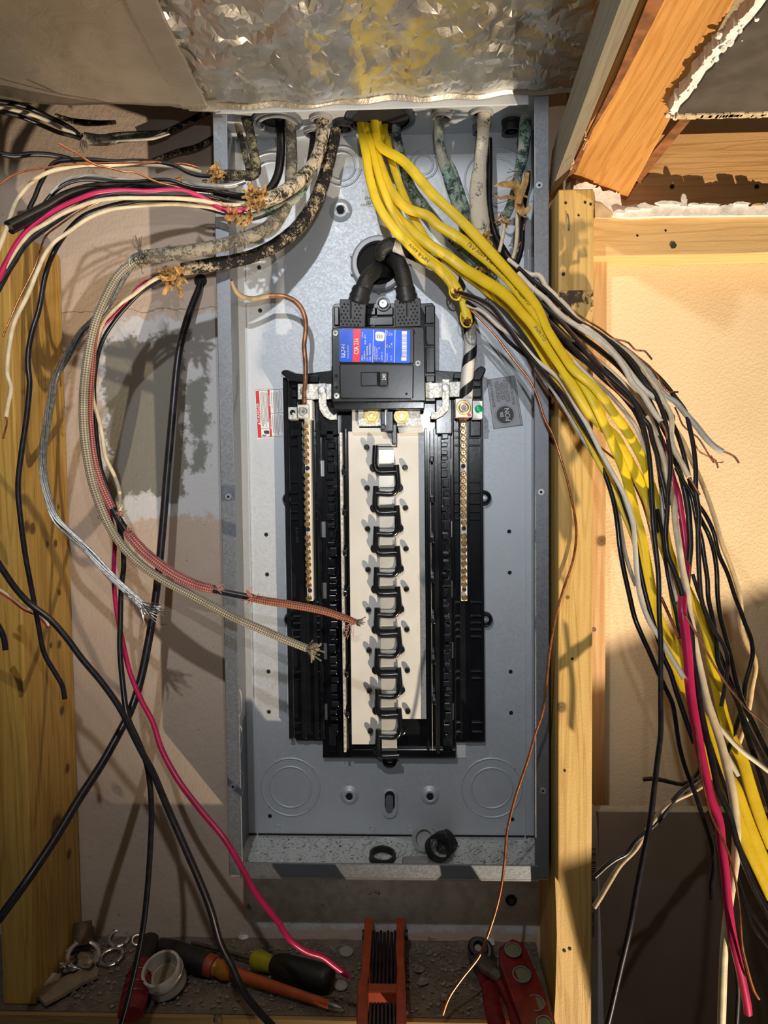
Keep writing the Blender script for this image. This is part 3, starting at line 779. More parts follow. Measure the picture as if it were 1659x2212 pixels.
# ---- fittings at the top
def connector(u, v, r, mat, h, y, n=24, name='cable_clamp', inner=0.78):
    c = P(u, v, y); R_ = px2m(r, y); o = MB().lathe((c.x, y, ZT), (0, 0, -1), [(0, R_*1.12), (0.004, R_*1.12), (0.0045, R_), (ZT-c.z, R_), (ZT-c.z, R_*inner), (ZT-c.z-0.010, R_*inner)], n, False).build(name, mat, pan, smooth=40)
    MB().lathe((c.x, y, min(c.z+0.010, ZT-0.0012)), (0, 0, 1), [(0, R_*inner), (0.0005, R_*inner)], n).build('mouth', 'hole_black', o)
    return o, c, R_
o, c, R_ = connector(600, 272, 43, 'grey_plastic', 0, -0.052, name='threaded_nipple', inner=0.86)
for k in range(4):
    MB().ring((c.x, c.y, c.z+0.0008+k*0.0030), (0, 0, 1), R_*1.0, 0.0012, 30, 6).build('thread', 'zinc_shaded', o, smooth=60)
MB().ring((c.x, c.y, ZT-0.003), (0, 0, 1), R_*1.12, 0.003, 24, 6).build('locknut', 'zinc_shaded', o, smooth=60)
connector(694, 262, 21, 'grey_plastic', 0, -0.055)
connector(742, 280, 21, 'black_plastic_matt', 0, -0.040)
connector(679, 292, 20, 'grey_plastic', 0, -0.022)
connector(955, 258, 20, 'grey_plastic', 0, -0.055)
connector(1040, 250, 22, 'grey_plastic', 0, -0.055)
connector(1040, 285, 17, 'zinc_shaded', 0, -0.02)
connector(1105, 285, 19, 'black_plastic_matt', 0, -0.030)
o, c, R_ = connector(822, 255, 66, 'black_plastic', 0, -0.050, 32, 'bushing', 0.93)
MB().ring((c.x, c.y, c.z), (0, 0, 1), R_*0.98, 0.003, 36, 6).build('bushing_lip', 'black_plastic', o, smooth=60)
# strap saddles between the clamps
MB().pbox(895, 252, 1000, 268, -0.02, -0.004).build('knockout_scar', 'zinc_shaded', pan, bevel=0.001)
# ---- service entrance at the back
c = P(818, 572, -0.001)
MB().lathe(c, (0, -1, 0), [(0, px2m(60, 0)), (0.008, px2m(58, 0)), (0.010, px2m(54, 0)), (0.010, px2m(46, 0)), (0.0, px2m(45, 0))], 40, False).build('conduit_hub', 'label_grey', pan, smooth=40, label='grey round service entrance hub')
MB().lathe(c, (0, -1, 0), [(0, px2m(46, 0)), (0.0015, px2m(46, 0))], 32).build('hub_opening', 'hole_black', pan)
for k in range(10):
    a = 0.3+k*0.63; q = c+Vector((math.cos(a)*px2m(60, 0), -0.003, math.sin(a)*px2m(60, 0)))
    MB().lathe(q, (0, -1, 0), [(0, 0.0022), (0.003, 0.0018)], 8).build('hub_lug', 'label_grey', pan, smooth=40)
# ---- interior tray
tr = MB().pp([(622, 812), (716, 800), (716, 790), (940, 790), (940, 800), (1042, 806), (1048, 1603), (985, 1603), (985, 1637), (697, 1637), (697, 1600), (641, 1600), (636, 1594)], -0.010, 0.0).build('interior_tray', 'black_plastic', pan, bevel=0.001)
ear = MB()
def earring(u, v):
    c = P(u, v, -0.004); o = MB().lathe(c, (0, -1, 0), [(-0.004, px2m(16, 0)), (0.004, px2m(16, 0)), (0.006, px2m(13, 0)), (0.004, px2m(9, 0)), (0.001, px2m(8, 0))], 22, False).build('mounting_ear', 'black_plastic', pan, smooth=50)
    MB().lathe(c, (0, -1, 0), [(0, px2m(5, 0)), (0.0025, px2m(4, 0))], 12).build('ear_screw', 'steel_screw', o, smooth=50)
for q in ((627, 1078), (1045, 1075), (630, 1337), (1048, 1337)): earring(*q)
c = P(842, 1640, -0.008); MB().lathe(c, (0, -1, 0), [(-0.006, px2m(17, 0)), (0.004, px2m(16, 0)), (0.005, px2m(10, 0)), (0.001, px2m(8, 0))], 22, False).build('mounting_ear', 'black_plastic', pan, smooth=50)
MB().pp([(986, 1604), (1006, 1604), (1006, 1637), (986, 1637)], -0.0015, 0).build('white_tag', 'label_white', pan)
# ribs and ledges of the tray, both outer lanes
def bars(lst, name, yf, yb, mat='black_plastic', bevel=0.0006):
    for (u0, v0, u1, v1) in lst: MB().pbox(u0, v0, u1, v1, yf, yb).build(name, mat, tr, bevel=bevel)
def slant(u, v, u0=850.0):
    """the tray stands true while its picture leans a little"""
    return u+(v-1000)*(0.0125-(u-835)*0.000025)
ribs = []
for v in (928, 943, 960, 1040, 1063, 1086, 1104, 1120, 1300, 1330, 1345, 1360, 1375, 1450, 1465, 1560, 1580):
    for (u0, u1) in ((626, 652), (679, 692), (980, 993), (1014, 1038)):
        ribs.append((slant(u0, v), v, slant(u1, v), v+3.5))
bars(ribs, 'rib', -0.0135, -0.009)
for (u0, u1) in ((620, 624.5), (650, 652.5), (677, 680), (690, 693), (980, 983), (992, 994.5), (1012.5, 1015.5), (1036, 1040)):
    MB().pbox(slant(u0, 1000), 815, slant(u1, 1000), 1596, -0.016, -0.009).build('tray_wall', 'black_plastic', tr, bevel=0.0006)
# breaker hook lanes
for (u0, u1) in ((700, 726), (952, 978)):
    MB().pbox(slant(u0, 1000), 925, slant(u1, 1000), 1625, -0.018, -0.009).build('hook_rail', 'black_plastic', tr, bevel=0.0008)
rnd = random.Random(11)
for lane, (u0, u1) in enumerate(((706, 722), (955, 969))):
    v = 930.0; k = 0
    while v < 1590:
        h = rnd.choice((9, 12, 15, 18)); d = rnd.choice((0.022, 0.025, 0.028, 0.030)); w = rnd.uniform(-3, 3)
        MB().pbox(slant(u0+w, v), v, slant(u1+w, v), v+h, -d, -0.016).build('breaker_hook', 'black_plastic', tr, bevel=0.0008)
        if k % 3 == 0:
            MB().disc(slant(u1-4, v), v+h+4, 4, -0.024, -0.016, 10).build('locating_pin', 'black_plastic', tr, smooth=50)
        v += h+rnd.choice((3, 5, 8)); k += 1
# silver windows through the tray
for (u, v) in ((696, 1012), (699, 1144), (701, 1276), (702, 1407), (703, 1538), (970, 1008), (972, 1143), (973, 1273), (975, 1405), (976, 1538)):
    MB().pbox(u-4.5, v-17, u+4.5, v+17, -0.0112, -0.009).build('bare_window', 'zinc_bright', tr)
    MB().pbox(u-7, v-22, u-5.2, v+22, -0.020, -0.009).build('window_guard', 'black_plastic', tr)
# plug-on neutral rails, bright
for (ua, ub, va, vb) in ((738.5, 742.5, 934, 1625), (929.5, 934, 930, 1622)):
    MB().pbox(slant(ua, 1000), va, slant(ub, 1000), vb, -0.034, -0.012).build('neutral_rail', 'tin_plate', pan, bevel=0.0004)
    for k in range(8):
        v = 1020+k*87.5-(0 if ua < 800 else 28)
        if v < 1600: MB().pbox(slant(ua-1, v), v-6, slant(ub+3, v), v+6, -0.0365, -0.012).build('rail_clip', 'black_plastic', tr, bevel=0.001)
for (u0, u1) in ((728, 737), (745, 752), (917, 928), (937, 951)):
    MB().pbox(slant(u0, 1000), 925, slant(u1, 1000), 1628, -0.021 if u0 in (745, 917) else -0.026, -0.009).build('rail_guard', 'black_plastic', tr, bevel=0.0006)
MB().pbox(760, 1618, 985, 1637, -0.016, -0.009).build('end_stop', 'black_plastic', tr, bevel=0.001)
# shoulders around the neutral lugs
for q in ((629, 820, 642, 900), (1016, 815, 1040, 905)):
    for k in range(4):
        h = (q[3]-q[1])/4; MB().pbox(q[0], q[1]+k*h+1, q[2], q[1]+(k+1)*h-2, -0.020, -0.009).build('rib_block', 'black_plastic', tr, bevel=0.001)
for q in ((690, 880, 730, 940), (940, 862, 978, 938), (626, 905, 652, 943), (1014, 905, 1040, 943)):
    MB().pbox(*q, -0.030 if q[0] in (690, 940) else -0.017, -0.009).build('barrier_block', 'black_plastic', tr, bevel=0.0015)
MB().pp([(606, 806), (611, 799), (622, 799), (640, 806), (690, 812), (690, 826), (640, 826), (628, 824)], -0.030, -0.020).build('claw', 'black_plastic', tr, bevel=0.0015)
MB().pp([(1030, 796), (1040, 790), (1049, 795), (1050, 800), (1044, 812), (1038, 822), (1022, 822), (1022, 806)], -0.030, -0.020).build('claw', 'black_plastic', tr, bevel=0.0015)
for q in ((980, 806, 1010, 818), (640, 810, 684, 818)): MB().pbox(*q, -0.026, -0.010).build('claw_bar', 'black_plastic', tr, bevel=0.001)
text('moulded_mark', 'MOST', P(644, 1155, -0.0102), Vector((0, 0, 1)), Vector((-1, 0, 0)), px2m(13, 0), 'moulded_black', tr)

# ---- bus bars: two interleaved plates, the black divider between them
YB = -0.028
lefts = [(962, 1008)]
pv = 87.6
def su(u, v): return u+(v-960)*0.0105
lp = [(752, 932), (826, 932)]; rp = []
# left plate right edge and right plate left edge follow the divider
def plate(side):
    out = []
    for k in range(8):
        v0 = 962+k*pv
        if side == 'l': seq = ((811, v0+2), (811, v0+57), (856, v0+57), (856, v0+95 if k < 7 else v0+42))
        else: seq = ()
    return out
div_pts = []
for k in range(8):
    v0 = 962+k*pv
    div_pts.append([(su(811, v0), v0), (su(810, v0), v0+46), (su(816, v0), v0+57), (su(856, v0), v0+57)])
    if k < 7: div_pts.append([(su(856, v0), v0+42), (su(859, v0), v0+90), (su(852, v0), v0+103), (su(812, v0), v0+104)])
lpoly = [(752, 932), (su(855, 932), 932), (su(855, 962), 964), (su(811, 962), 964)]
for k in range(8):
    v0 = 962+k*pv
    lpoly += [(su(811, v0), v0+57), (su(856, v0), v0+57), (su(856, v0), v0+104 if k < 7 else v0+20)] if k < 7 else [(su(811, v0), v0+34)]
    if k < 7: lpoly += [(su(811, v0), v0+104)] if k < 7 else []
lpoly += [(812, 1608), (760, 1608)]
bl_ = MB().pp(lpoly, YB, YB+0.003).build('bus_bar', 'bus_metal', pan, bevel=0.0004)
rpoly = [(su(857, 936), 936), (912, 932), (920, 1553), (866, 1553)]
rp_ = []
v_end = 1553
for k in range(6, -1, -1):
    v0 = 962+k*pv
    rp_ += [(su(857, v0), v0+105), (su(857, v0), v0+56), (su(812, v0), v0+56), (su(812, v0), v0+4)]
    rp_ += [(su(857, v0), v0+4)]
br_ = MB().pp(rpoly+rp_, YB, YB+0.003).build('bus_bar', 'bus_metal', pan, bevel=0.0004)
MB().pp([(904, 933), (916, 932), (921, 1553), (910, 1553)], YB-0.0005, YB+0.003).build('bus_edge', 'zinc_shaded', br_)
for k, pts in enumerate(div_pts):
    a = wire_mb(pts, [YB-0.006], 12, 8)
    a.v = [Vector(p) for p in a.v]
    o = a.build('divider', 'black_plastic', pan, smooth=60)
    q = pts[1] if k % 2 == 0 else pts[1]
    MB().disc(q[0]-(2 if k % 2 == 0 else -2), q[1]+2, 10, YB-0.006, YB, 16).build('divider_foot', 'black_plastic', o, bevel=0.001)
    # bent stab under each divider stroke
for k in range(8):
    v0 = 962+k*pv
    for (dv, own) in ((10, 0), (66, 1)):
        if k == 7 and dv == 66: continue
        va, vb = v0+dv, v0+dv+(28 if own == 0 else 24)
        u0, u1 = su(818, va), su(851, va)
        A, B = P(u0, va, YB-0.0045), P(u1, vb, YB-0.0045); C = P(u1, vb+9, YB-0.001)
        m = MB(); i = m.add([(A.x, YB-0.0045, A.z), (B.x, YB-0.0045, A.z), (B.x, YB-0.0045, B.z), (A.x, YB-0.0045, B.z), (A.x, YB-0.001, C.z), (B.x, YB-0.001, C.z), (A.x, YB, A.z+0.001), (B.x, YB, A.z+0.001)])
        m.f += [(i, i+3, i+2, i+1), (i+3, i+4, i+5, i+2), (i, i+1, i+7, i+6)]
        m.build('stab', 'bus_tab', pan)
        MB().pbox(u0-1, vb+9, u1+1, vb+16, YB-0.0015, YB+0.001).build('stab_slot', 'hole_black', pan)
for i, (u, v) in enumerate([(792, 966), (793, 1054), (794, 1142), (795, 1230), (796, 1317), (797, 1404), (798, 1491), (800, 1578), (875, 1010), (876, 1097), (877, 1185), (878, 1272), (879, 1359), (880, 1447), (881, 1535)]):
    c = P(u, v, YB); MB().lathe(c, (0, -1, 0), [(0, px2m(6.5, YB)), (0.0045, px2m(6, YB)), (0.0058, px2m(4, YB)), (0.0058, 0.0001)], 14, False).build('insulator_post', 'black_plastic', pan, smooth=50)
# bus heads with hex bolts under the main breaker
for (u0, v0, u1, v1, bu) in ((773, 884, 832, 920, 803), (857, 884, 908, 920, 867)):
    o = MB().pbox(u0, v0, u1, v1, -0.040, -0.034).build('bus_head', 'tin_plate', pan, bevel=0.0006)
    c = P(bu, 899, -0.040)
    MB().lathe(c, (0, -1, 0), [(0, px2m(16, -.04)), (0.0012, px2m(16, -.04))], 24).build('washer', 'brass_plate', o, smooth=40)
    MB().lathe(c, (0, -1, 0), [(0, px2m(13, -.04)), (0.006, px2m(12.5, -.04)), (0.006, px2m(6, -.04)), (0.004, px2m(5, -.04))], 6, True).build('hex_bolt', 'brass_plate', o)
    MB().lathe(c, (0, -1, 0), [(0, px2m(5, -.04)), (0.0064, px2m(5, -.04))], 12).build('bolt_core', 'brass_screw', o, smooth=40)
MB().pp([(760, 884), (772, 884), (776, 924), (830, 924), (830, 934), (760, 934)], -0.036, -0.028).build('bus_strap', 'bus_metal', pan, bevel=0.0005)
MB().pp([(858, 921), (912, 918), (914, 934), (862, 935)], -0.036, -0.028).build('bus_strap', 'bus_metal', pan, bevel=0.0005)
MB().pbox(822, 888, 850, 932, -0.044, -0.020).build('barrier', 'black_plastic', tr, bevel=0.001)
MB().lathe(P(828, 922, -0.046), (0, -1, 0), [(0, px2m(6, -.046)), (0.003, px2m(6, -.046)), (0.003, px2m(4, -.046)), (0, px2m(4, -.046))], 16, False).build('barrier_eye', 'black_plastic_matt', tr, smooth=50)
MB().pbox(832, 888, 834, 918, -0.047, -0.040).build('barrier_pin', 'steel_screw', tr)
MB().disc(834, 885, 3.5, -0.048, -0.044, 10).build('pin_head', 'steel_screw', tr, smooth=50)
MB().pbox(846, 916, 858, 960, -0.036, -0.02).build('barrier_leg', 'black_plastic', tr, bevel=0.001)
# ---- neutral bars
LS = [(205,140),(207,190),(208,245),(209,295),(210,345),(211,398),(212,497),(213,548),(213,598),(214,648),(214,700),(215,750),(217,805),(218,853),(220,950),(221,1000),(222,1055),(223,1105),(225,1150),(226,1200),(227,1250),(228,1300),(230,1395)]
LH = [(217,445),(221,893),(235,1340)]
RS = [(1355,125),(1355,178),(1357,228),(1357,280),(1357,332),(1358,385),(1357,487),(1357,537),(1357,587),(1357,637),(1358,690),(1358,743),(1358,790),(1360,842),(1360,940),(1362,990),(1362,1042),(1362,1092),(1362,1142),(1362,1195),(1363,1245),(1363,1295),(1365,1390)]
RH = [(1357,430),(1360,885),(1364,1332)]
YN = -0.030
def neutral(sc, ho, ua, ub, va, vb, name):
    bar = MB().pbox(ua, va, ub, vb, YN, -0.018).build('neutral_bar', 'bus_metal', pan, bevel=0.0005)
    proto = None
    rn = random.Random(name)
    for (x, y) in sc:
        u, v = 600+x/3.386, 880+y/3.386
        c = P(u, v, YN)
        r = px2m(6.6, YN)
        m = MB().lathe(c, (0, -1, 0), [(0, r), (0.0022, r), (0.0032, r*0.7), (0.0032, 0.0001)], 12, False)
        o = m.build('terminal_screw', 'brass_screw', bar, smooth=40)
        a = rn.uniform(0, 3.14); d = Vector((math.cos(a), 0, math.sin(a))); e = Vector((-d.z, 0, d.x))
        for w in (d, e):
            q = Vector((-w.z, 0, w.x))*0.00035; pts = [c+Vector((0, -0.0034, 0))+w*r*0.7*s+q*t_ for s, t_ in ((-1, -1), (1, -1), (1, 1), (-1, 1))]
            i = len(m.v)
        k = MB()
        for w in (d, e):
            q = Vector((-w.z, 0, w.x))*0.00045; b = c+Vector((0, -0.0034, 0))
            i = k.add([b+w*r*0.75-q, b+w*r*0.75+q, b-w*r*0.75+q, b-w*r*0.75-q])
            k.f.append((i, i+1, i+2, i+3))
        # slots are flat quads coloured dark like shaded recesses, in the screw's own mesh
        me = o.data; off = Vector(o['_o']); 
        me.materials.append(MATS['copper_aged'])
        import bmesh
        bm = bmesh.new(); bm.from_mesh(me)
        for f in k.f:
            ff = bm.faces.new([bm.verts.new(k.v[j]-off) for j in f]); ff.material_index = 1
        bm.to_mesh(me); bm.free()
    for (x, y) in ho:
        MB().disc(600+x/3.386, 880+y/3.386, 5, YN-0.0003, YN+0.001, 12).build('empty_hole', 'hole_black', bar)
    return bar
nl = neutral(LS, LH, slant(657, 1000), slant(676.5, 1000), 903, 1298, 'l')
nr = neutral(RS, RH, slant(993.5, 1000), slant(1009.5, 1000), 905, 1298, 'r')
# silver links and lugs
def link(poly, y0, y1, screws):
    o = MB().pp(poly, y0, y1).build('neutral_link', 'tin_plate', pan, bevel=0.0005)
    for (u, v, r) in screws:
        c = P(u, v, y0); MB().lathe(c, (0, -1, 0), [(0, px2m(r, y0)), (0.0018, px2m(r, y0)), (0.0026, px2m(r*0.7, y0)), (0.0026, px2m(r*0.35, y0)), (0.0016, px2m(r*0.3, y0))], 16).build('link_screw', 'steel_screw', o, smooth=40)
    return o
link([(643, 829), (716, 829), (716, 862), (643, 863)], -0.038, -0.034, [(658, 844, 10)])
link([(688, 828), (704, 828), (705, 873), (712, 888), (721, 897), (727, 893), (728, 906), (712, 907), (699, 899), (690, 884), (688, 868)], -0.042, -0.038, [(695, 844, 9.5)])
link([(918, 827), (931, 824), (934, 827), (1000, 824), (1000, 857), (935, 859), (931, 861), (918, 858)], -0.038, -0.034, [])
link([(955, 819), (971, 819), (971, 872), (968, 886), (957, 897), (942, 905), (931, 905), (931, 892), (944, 889), (954, 876), (955, 866)], -0.042, -0.038, [(963, 839, 9.5)])
MB().pbox(662, 864, 674, 905, -0.040, -0.018).build('bar_end', 'label_white', pan)
def lug(u0, v0, u1, v1, yf, mat, su_, sv_, r, smat):
    o = MB().pbox(u0, v0, u1, v1, yf, yf+0.020).build('lug', mat, pan, bevel=0.0008)
    c = P(su_, sv_, yf); k = px2m(r, yf)
    MB().lathe(c, (0, -1, 0), [(0, k), (0.001, k), (0.0014, k*0.85), (0.0008, k*0.6), (-0.001, k*0.45)], 20, False).build('set_screw', smat, o, smooth=40)
    MB().lathe(c, (0, -1, 0), [(0, k*0.45), (0.0002, k*0.45)], 6).build('hex_socket', 'tool_steel', o)
    return o
lug(642, 874, 668, 903, -0.046, 'tin_plate', 655, 889, 10, 'steel_screw')
o = MB().pbox(622, 879, 642, 906, -0.040, -0.022).build('lug', 'tin_plate', pan, bevel=0.0008)
MB().disc(632, 891, 6, -0.0404, -0.038, 14).build('lug_hole', 'hole_black', o)
MB().disc(634, 894, 3, -0.0408, -0.038, 10).build('set_screw', 'steel_screw', o)
o = lug(984, 861, 1020, 900, -0.052, 'label_white', 1002, 881, 15, 'brass_plate')
for poly in ([(1000, 865), (1006, 864), (1005, 873), (1000, 874)], [(1006, 888), (1012, 889), (1018, 898), (1012, 900), (1008, 894)]):
    MB().pp(poly, -0.0526, -0.051).build('torque_mark', 'red_paint', o)
o = MB().pbox(1021, 866, 1042, 904, -0.046, -0.028).build('lug', 'label_white', pan, bevel=0.0006)
c = P(1034, 884, -0.046)
MB().lathe(c, (0, -1, 0), [(0, px2m(8.5, -.046)), (0.003, px2m(8.5, -.046)), (0.004, px2m(6, -.046)), (0.004, px2m(3, -.046)), (0.002, px2m(2.5, -.046))], 18).build('bonding_screw', 'green_screw', o, smooth=40)
MB().pbox(996, 899, 1008, 912, -0.040, -0.024).build('lug_throat', 'black_plastic_matt', pan)
for k in range(8):
    u = 989+k*3.2; wire('strand_end', [(u, 898), (u+random.uniform(-1, 1), 905+random.uniform(0, 5))], [-0.040, -0.041], 2.4, 'copper_aged', pan, n=5)

# ---- main breaker (a part of the panel with its own sub-parts)
mb = MB().pp([(718, 662), (722, 656), (735, 655), (918, 655), (934, 654), (940, 662), (941, 868), (918, 868), (718, 868)], -0.030, -0.008).build('main_breaker', 'breaker_black', pan, bevel=0.001)
def sub(mbx, name, mat, **kw): return mbx.build(name, mat, mb, **kw)
MBF = -0.072
sub(MB().pp([(716, 712), (720, 708), (736, 706), (905, 706), (914, 706), (917, 710), (920, 867), (718, 869)], MBF+0.004, -0.028), 'housing', 'breaker_black', bevel=0.0012)
sub(MB().pp([(733, 710), (738, 707), (890, 708), (894, 712), (894, 785), (733, 784)], MBF, MBF+0.006), 'label_panel', 'breaker_black', bevel=0.0008)
sub(MB().pp([(733, 790), (736, 786), (890, 787), (894, 790), (893, 858), (890, 862), (738, 861), (734, 857)], MBF-0.001, MBF+0.006), 'toggle_panel', 'breaker_black', bevel=0.0012)
sub(MB().pbox(721, 868, 917, 883, -0.060, -0.030), 'underside', 'black_plastic', bevel=0.001)
for q in ((918, 660, 940, 699), (919, 703, 940, 746), (919, 750, 940, 806), (919, 811, 940, 826), (721, 662, 733, 703), (790, 664, 812, 681), (812, 664, 850, 681), (792, 684, 850, 703)):
    sub(MB().pbox(*q, -0.033, -0.028), 'base_rib', 'breaker_black', bevel=0.0012)
sub(MB().pbox(829, 805, 840, 809, MBF-0.0012, MBF), 'toggle_recess', 'hole_black')
sub(MB().pbox(779, 804, 838, 834, MBF-0.0013, MBF), 'toggle_recess', 'hole_black')
sub(MB().pbox(781, 806, 814, 832, MBF-0.0016, MBF), 'toggle_shutter', 'breaker_black')
tg = sub(MB().pp([(820, 803), (837, 803), (838, 806), (838, 830), (836, 833), (820, 833)], MBF-0.010, MBF), 'toggle', 'black_plastic_matt', bevel=0.001)
sub(MB().pp([(814, 805), (821, 803), (821, 834), (814, 830)], MBF-0.006, MBF), 'toggle_root', 'hole_black')
tt, ll = Vector((0, 0, 1)), Vector((-1, 0, 0))
def T(body, u, v, sz, mat, y, name='lettering', par=None, squash=1.0, align='CENTER'):
    text(name, body, P(u, v, y), tt, ll, px2m(sz, y), mat, par or mb, squash=squash, align=align)
T('200', 830, 815, 11, 'label_white', MBF-0.0102, squash=0.8)
T('TRIP', 812, 846, 8, 'moulded_black', MBF-0.0012); T('OFF', 838, 846, 8, 'moulded_black', MBF-0.0012)
for (u, v) in ((725, 720), (727, 855), (903, 785)):
    c = P(u, v, MBF+0.0035); k = px2m(6.3, MBF); m = MB().lathe(c, (0, -1, 0), [(0, k), (0.001, k*0.98), (0.0018, k*0.7), (0.0019, 0.0001)], 16, False)
    o = sub(m, 'cover_screw', 'label_white', smooth=50)
    for a in (0.4, 1.97):
        d = Vector((math.cos(a), 0, math.sin(a)))*k*0.55; e = Vector((-d.z, 0, d.x))*0.22; b = c+Vector((0, -0.00205, 0))
        m = MB(); m.v = [b+d+e, b-d+e, b-d-e, b+d-e]; m.f = [(0, 1, 2, 3)]
        x = m.build('screw_slot', 'ink', mb)
for (u, v, r) in ((726, 812, 3.4), (726, 830, 6), (727, 837, 3), (907, 736, 6), (908, 834, 6), (878, 851, 2.6), (894, 714, 2)):
    sub(MB().disc(u, v, r, MBF+(0.0036 if u < 730 or u > 900 else -0.0013), MBF+0.006, 14), 'pin_mark', 'hole_black' if r < 4 else 'moulded_black')
# the label: blue field, red band, printing
YLB = MBF-0.0004
sub(MB().pp([(733, 712), (735, 710), (884, 713), (886, 715), (885, 782), (883, 784), (735, 781), (733, 779)], YLB, MBF), 'rating_label', 'label_blue')
YL2 = YLB-0.0003
sub(MB().pp([(763, 710.5), (779, 711), (777, 782), (761.5, 781.5)], YL2, MBF), 'label_band', 'label_red')
for u in (806.5, 833, 853): sub(MB().pp([(u, 712), (u+1, 712), (u-1, 783), (u-2, 783)], YL2, MBF), 'label_rule', 'label_white')
sub(MB().pp([(811, 719), (814, 716), (827, 717), (831, 720), (830, 734), (827, 737), (814, 736), (811, 733)], YL2, MBF), 'label_patch', 'label_white')
YT = YLB-0.0006
LEFT = 'LEFT'
# E A T . N : bars for the A without its crossbar
T('E', 741.5, 770, 11.5, 'label_white', YT); T('T', 741.5, 757, 11.5, 'label_white', YT); T('N', 741.5, 748, 11.5, 'label_white', YT)
sub(MB().pp([(746, 767), (746, 764.5), (737.5, 763)  , (737.5, 764.8)], YT, YLB), 'lettering', 'label_white')
sub(MB().pp([(746, 758.6), (746, 761), (743, 762), (743, 760)], YT, YLB), 'lettering', 'label_white')
sub(MB().disc(742, 752.6, 1.5, YT, YLB, 8), 'lettering', 'label_white')
T('Circuit Breaker', 751.5, 760, 4.6, 'label_white', YT)
T('CSR 25k', 770, 748, 13.5, 'label_white', YT, squash=0.72)
for (s, u, v, z) in (('200 A', 782.5, 779, 5.2), ('120/240 V~', 787.5, 779, 5.2), ('Cat  CSR2200N', 793.5, 779, 5.2), ('Style  7003C07G03', 799.5, 779, 5.2)):
    T(s, u, v, z, 'label_white', YT, align=LEFT, squash=0.9)
for (s, u, v) in (('2 Pole', 783, 729), ('60Hz  40\u00b0C', 789, 744)): T(s, u, v, 5.0, 'label_white', YT, align=LEFT, squash=0.9)
for (s, u, v) in (('Interrupting Capacity', 809.5, 779), ('RMS Sym Amperes', 814, 779), ('Volt', 819, 779), ('120/240~ 25', 825, 779), ('kA', 819, 754), ('Conductor', 836, 779), ('Cu / Al', 845, 779), ('Wire', 836, 751), ('Size', 841, 751), ('2 - 300', 846, 751), ('Torque', 836, 725), ('Lb In', 841, 725), ('250', 846, 725)):
    T(s, u, v, 4.2, 'label_white', YT, align=LEFT, squash=0.85)
for k, s in enumerate(('(UL)', 'LIST', 'E72')): T(s, 815.5+k*5, 727, 5, 'ink_faint', YL2-0.0003)
m = MB(); v = 722.0; rnd = random.Random(4)
sub(MB().pbox(868, 715.5, 879, 722, YL2, MBF), 'barcode_block', 'label_white'); sub(MB().pbox(867, 771, 878, 779, YL2, MBF), 'barcode_block', 'label_white')
while v < 772:
    w = rnd.choice((0.8, 1.3, 2.2)); m.pbox(868, v, 878.5, v+w, YL2, MBF); v += w+rnd.choice((0.7, 1.0, 1.4))
sub(m, 'barcode', 'label_white')
T('UL', 806, 699, 11, 'grey_plastic', -0.0332)
# lug covers with vent holes, and the top screw
def cover(poly, rows, name, ribu, rv):
    o = sub(MB().pp(poly, -0.062, -0.028), 'lug_cover', 'black_plastic_matt', bevel=0.0008)
    m = MB()
    for (x, y) in rows: m.disc(700+x/6.38, 630+y/6.38, 2.0, -0.0623, -0.060, 10)
    x = m.build('vent_holes', 'hole_black', mb); x['kind'] = 'stuff'
    y = wire_mb([(ribu, 636), (ribu, rv)], [-0.0635], 3.5, 6).build('cover_rib', 'black_plastic_matt', mb, smooth=60)
hl = [(280,172),(330,172),(430,178),(483,180),(250,215),(300,220),(453,225),(505,225),(272,265),(325,265),(427,268),(480,270),(243,312),(295,312),(450,318),(500,320),(268,358),(320,362),(422,363),(475,365),(240,405),(292,405),(343,408),(397,408),(447,410),(498,415),(263,450),(315,453),(366,456),(420,458),(470,460)]
hr = [(1040,160),(1092,160),(1197,150),(1250,148),(1015,210),(1068,208),(1225,197),(1277,193),(1043,257),(1097,255),(1200,245),(1255,240),(1020,303),(1075,300),(1230,290),(1283,287),(1050,350),(1103,347),(1205,338),(1262,333),(1025,397),(1080,393),(1130,390),(1182,387),(1235,382),(1287,378),(1053,440),(1105,437),(1160,435),(1210,432),(1268,428)]
cover([(734, 646), (789, 646), (791, 655), (789, 707), (733, 707)], hl, 'l', 757.5, 686)
cover([(852, 648), (906, 643), (909, 648), (910, 705), (853, 707)], hr, 'r', 879.5, 682)
c = P(828, 657, -0.032)
sub(MB().lathe(c, (0, -1, 0), [(0, px2m(15, -.03)), (0.004, px2m(15, -.03)), (0.004, px2m(12, -.03)), (0, px2m(12, -.03))], 24, False), 'screw_well', 'breaker_black', smooth=40)
sub(MB().lathe(c, (0, -1, 0), [(0, px2m(10, -.03)), (0.003, px2m(10, -.03)), (0.004, px2m(8, -.03)), (0.004, px2m(3, -.03)), (0.002, px2m(2.5, -.03))], 18), 'mounting_screw', 'steel_screw', smooth=40)
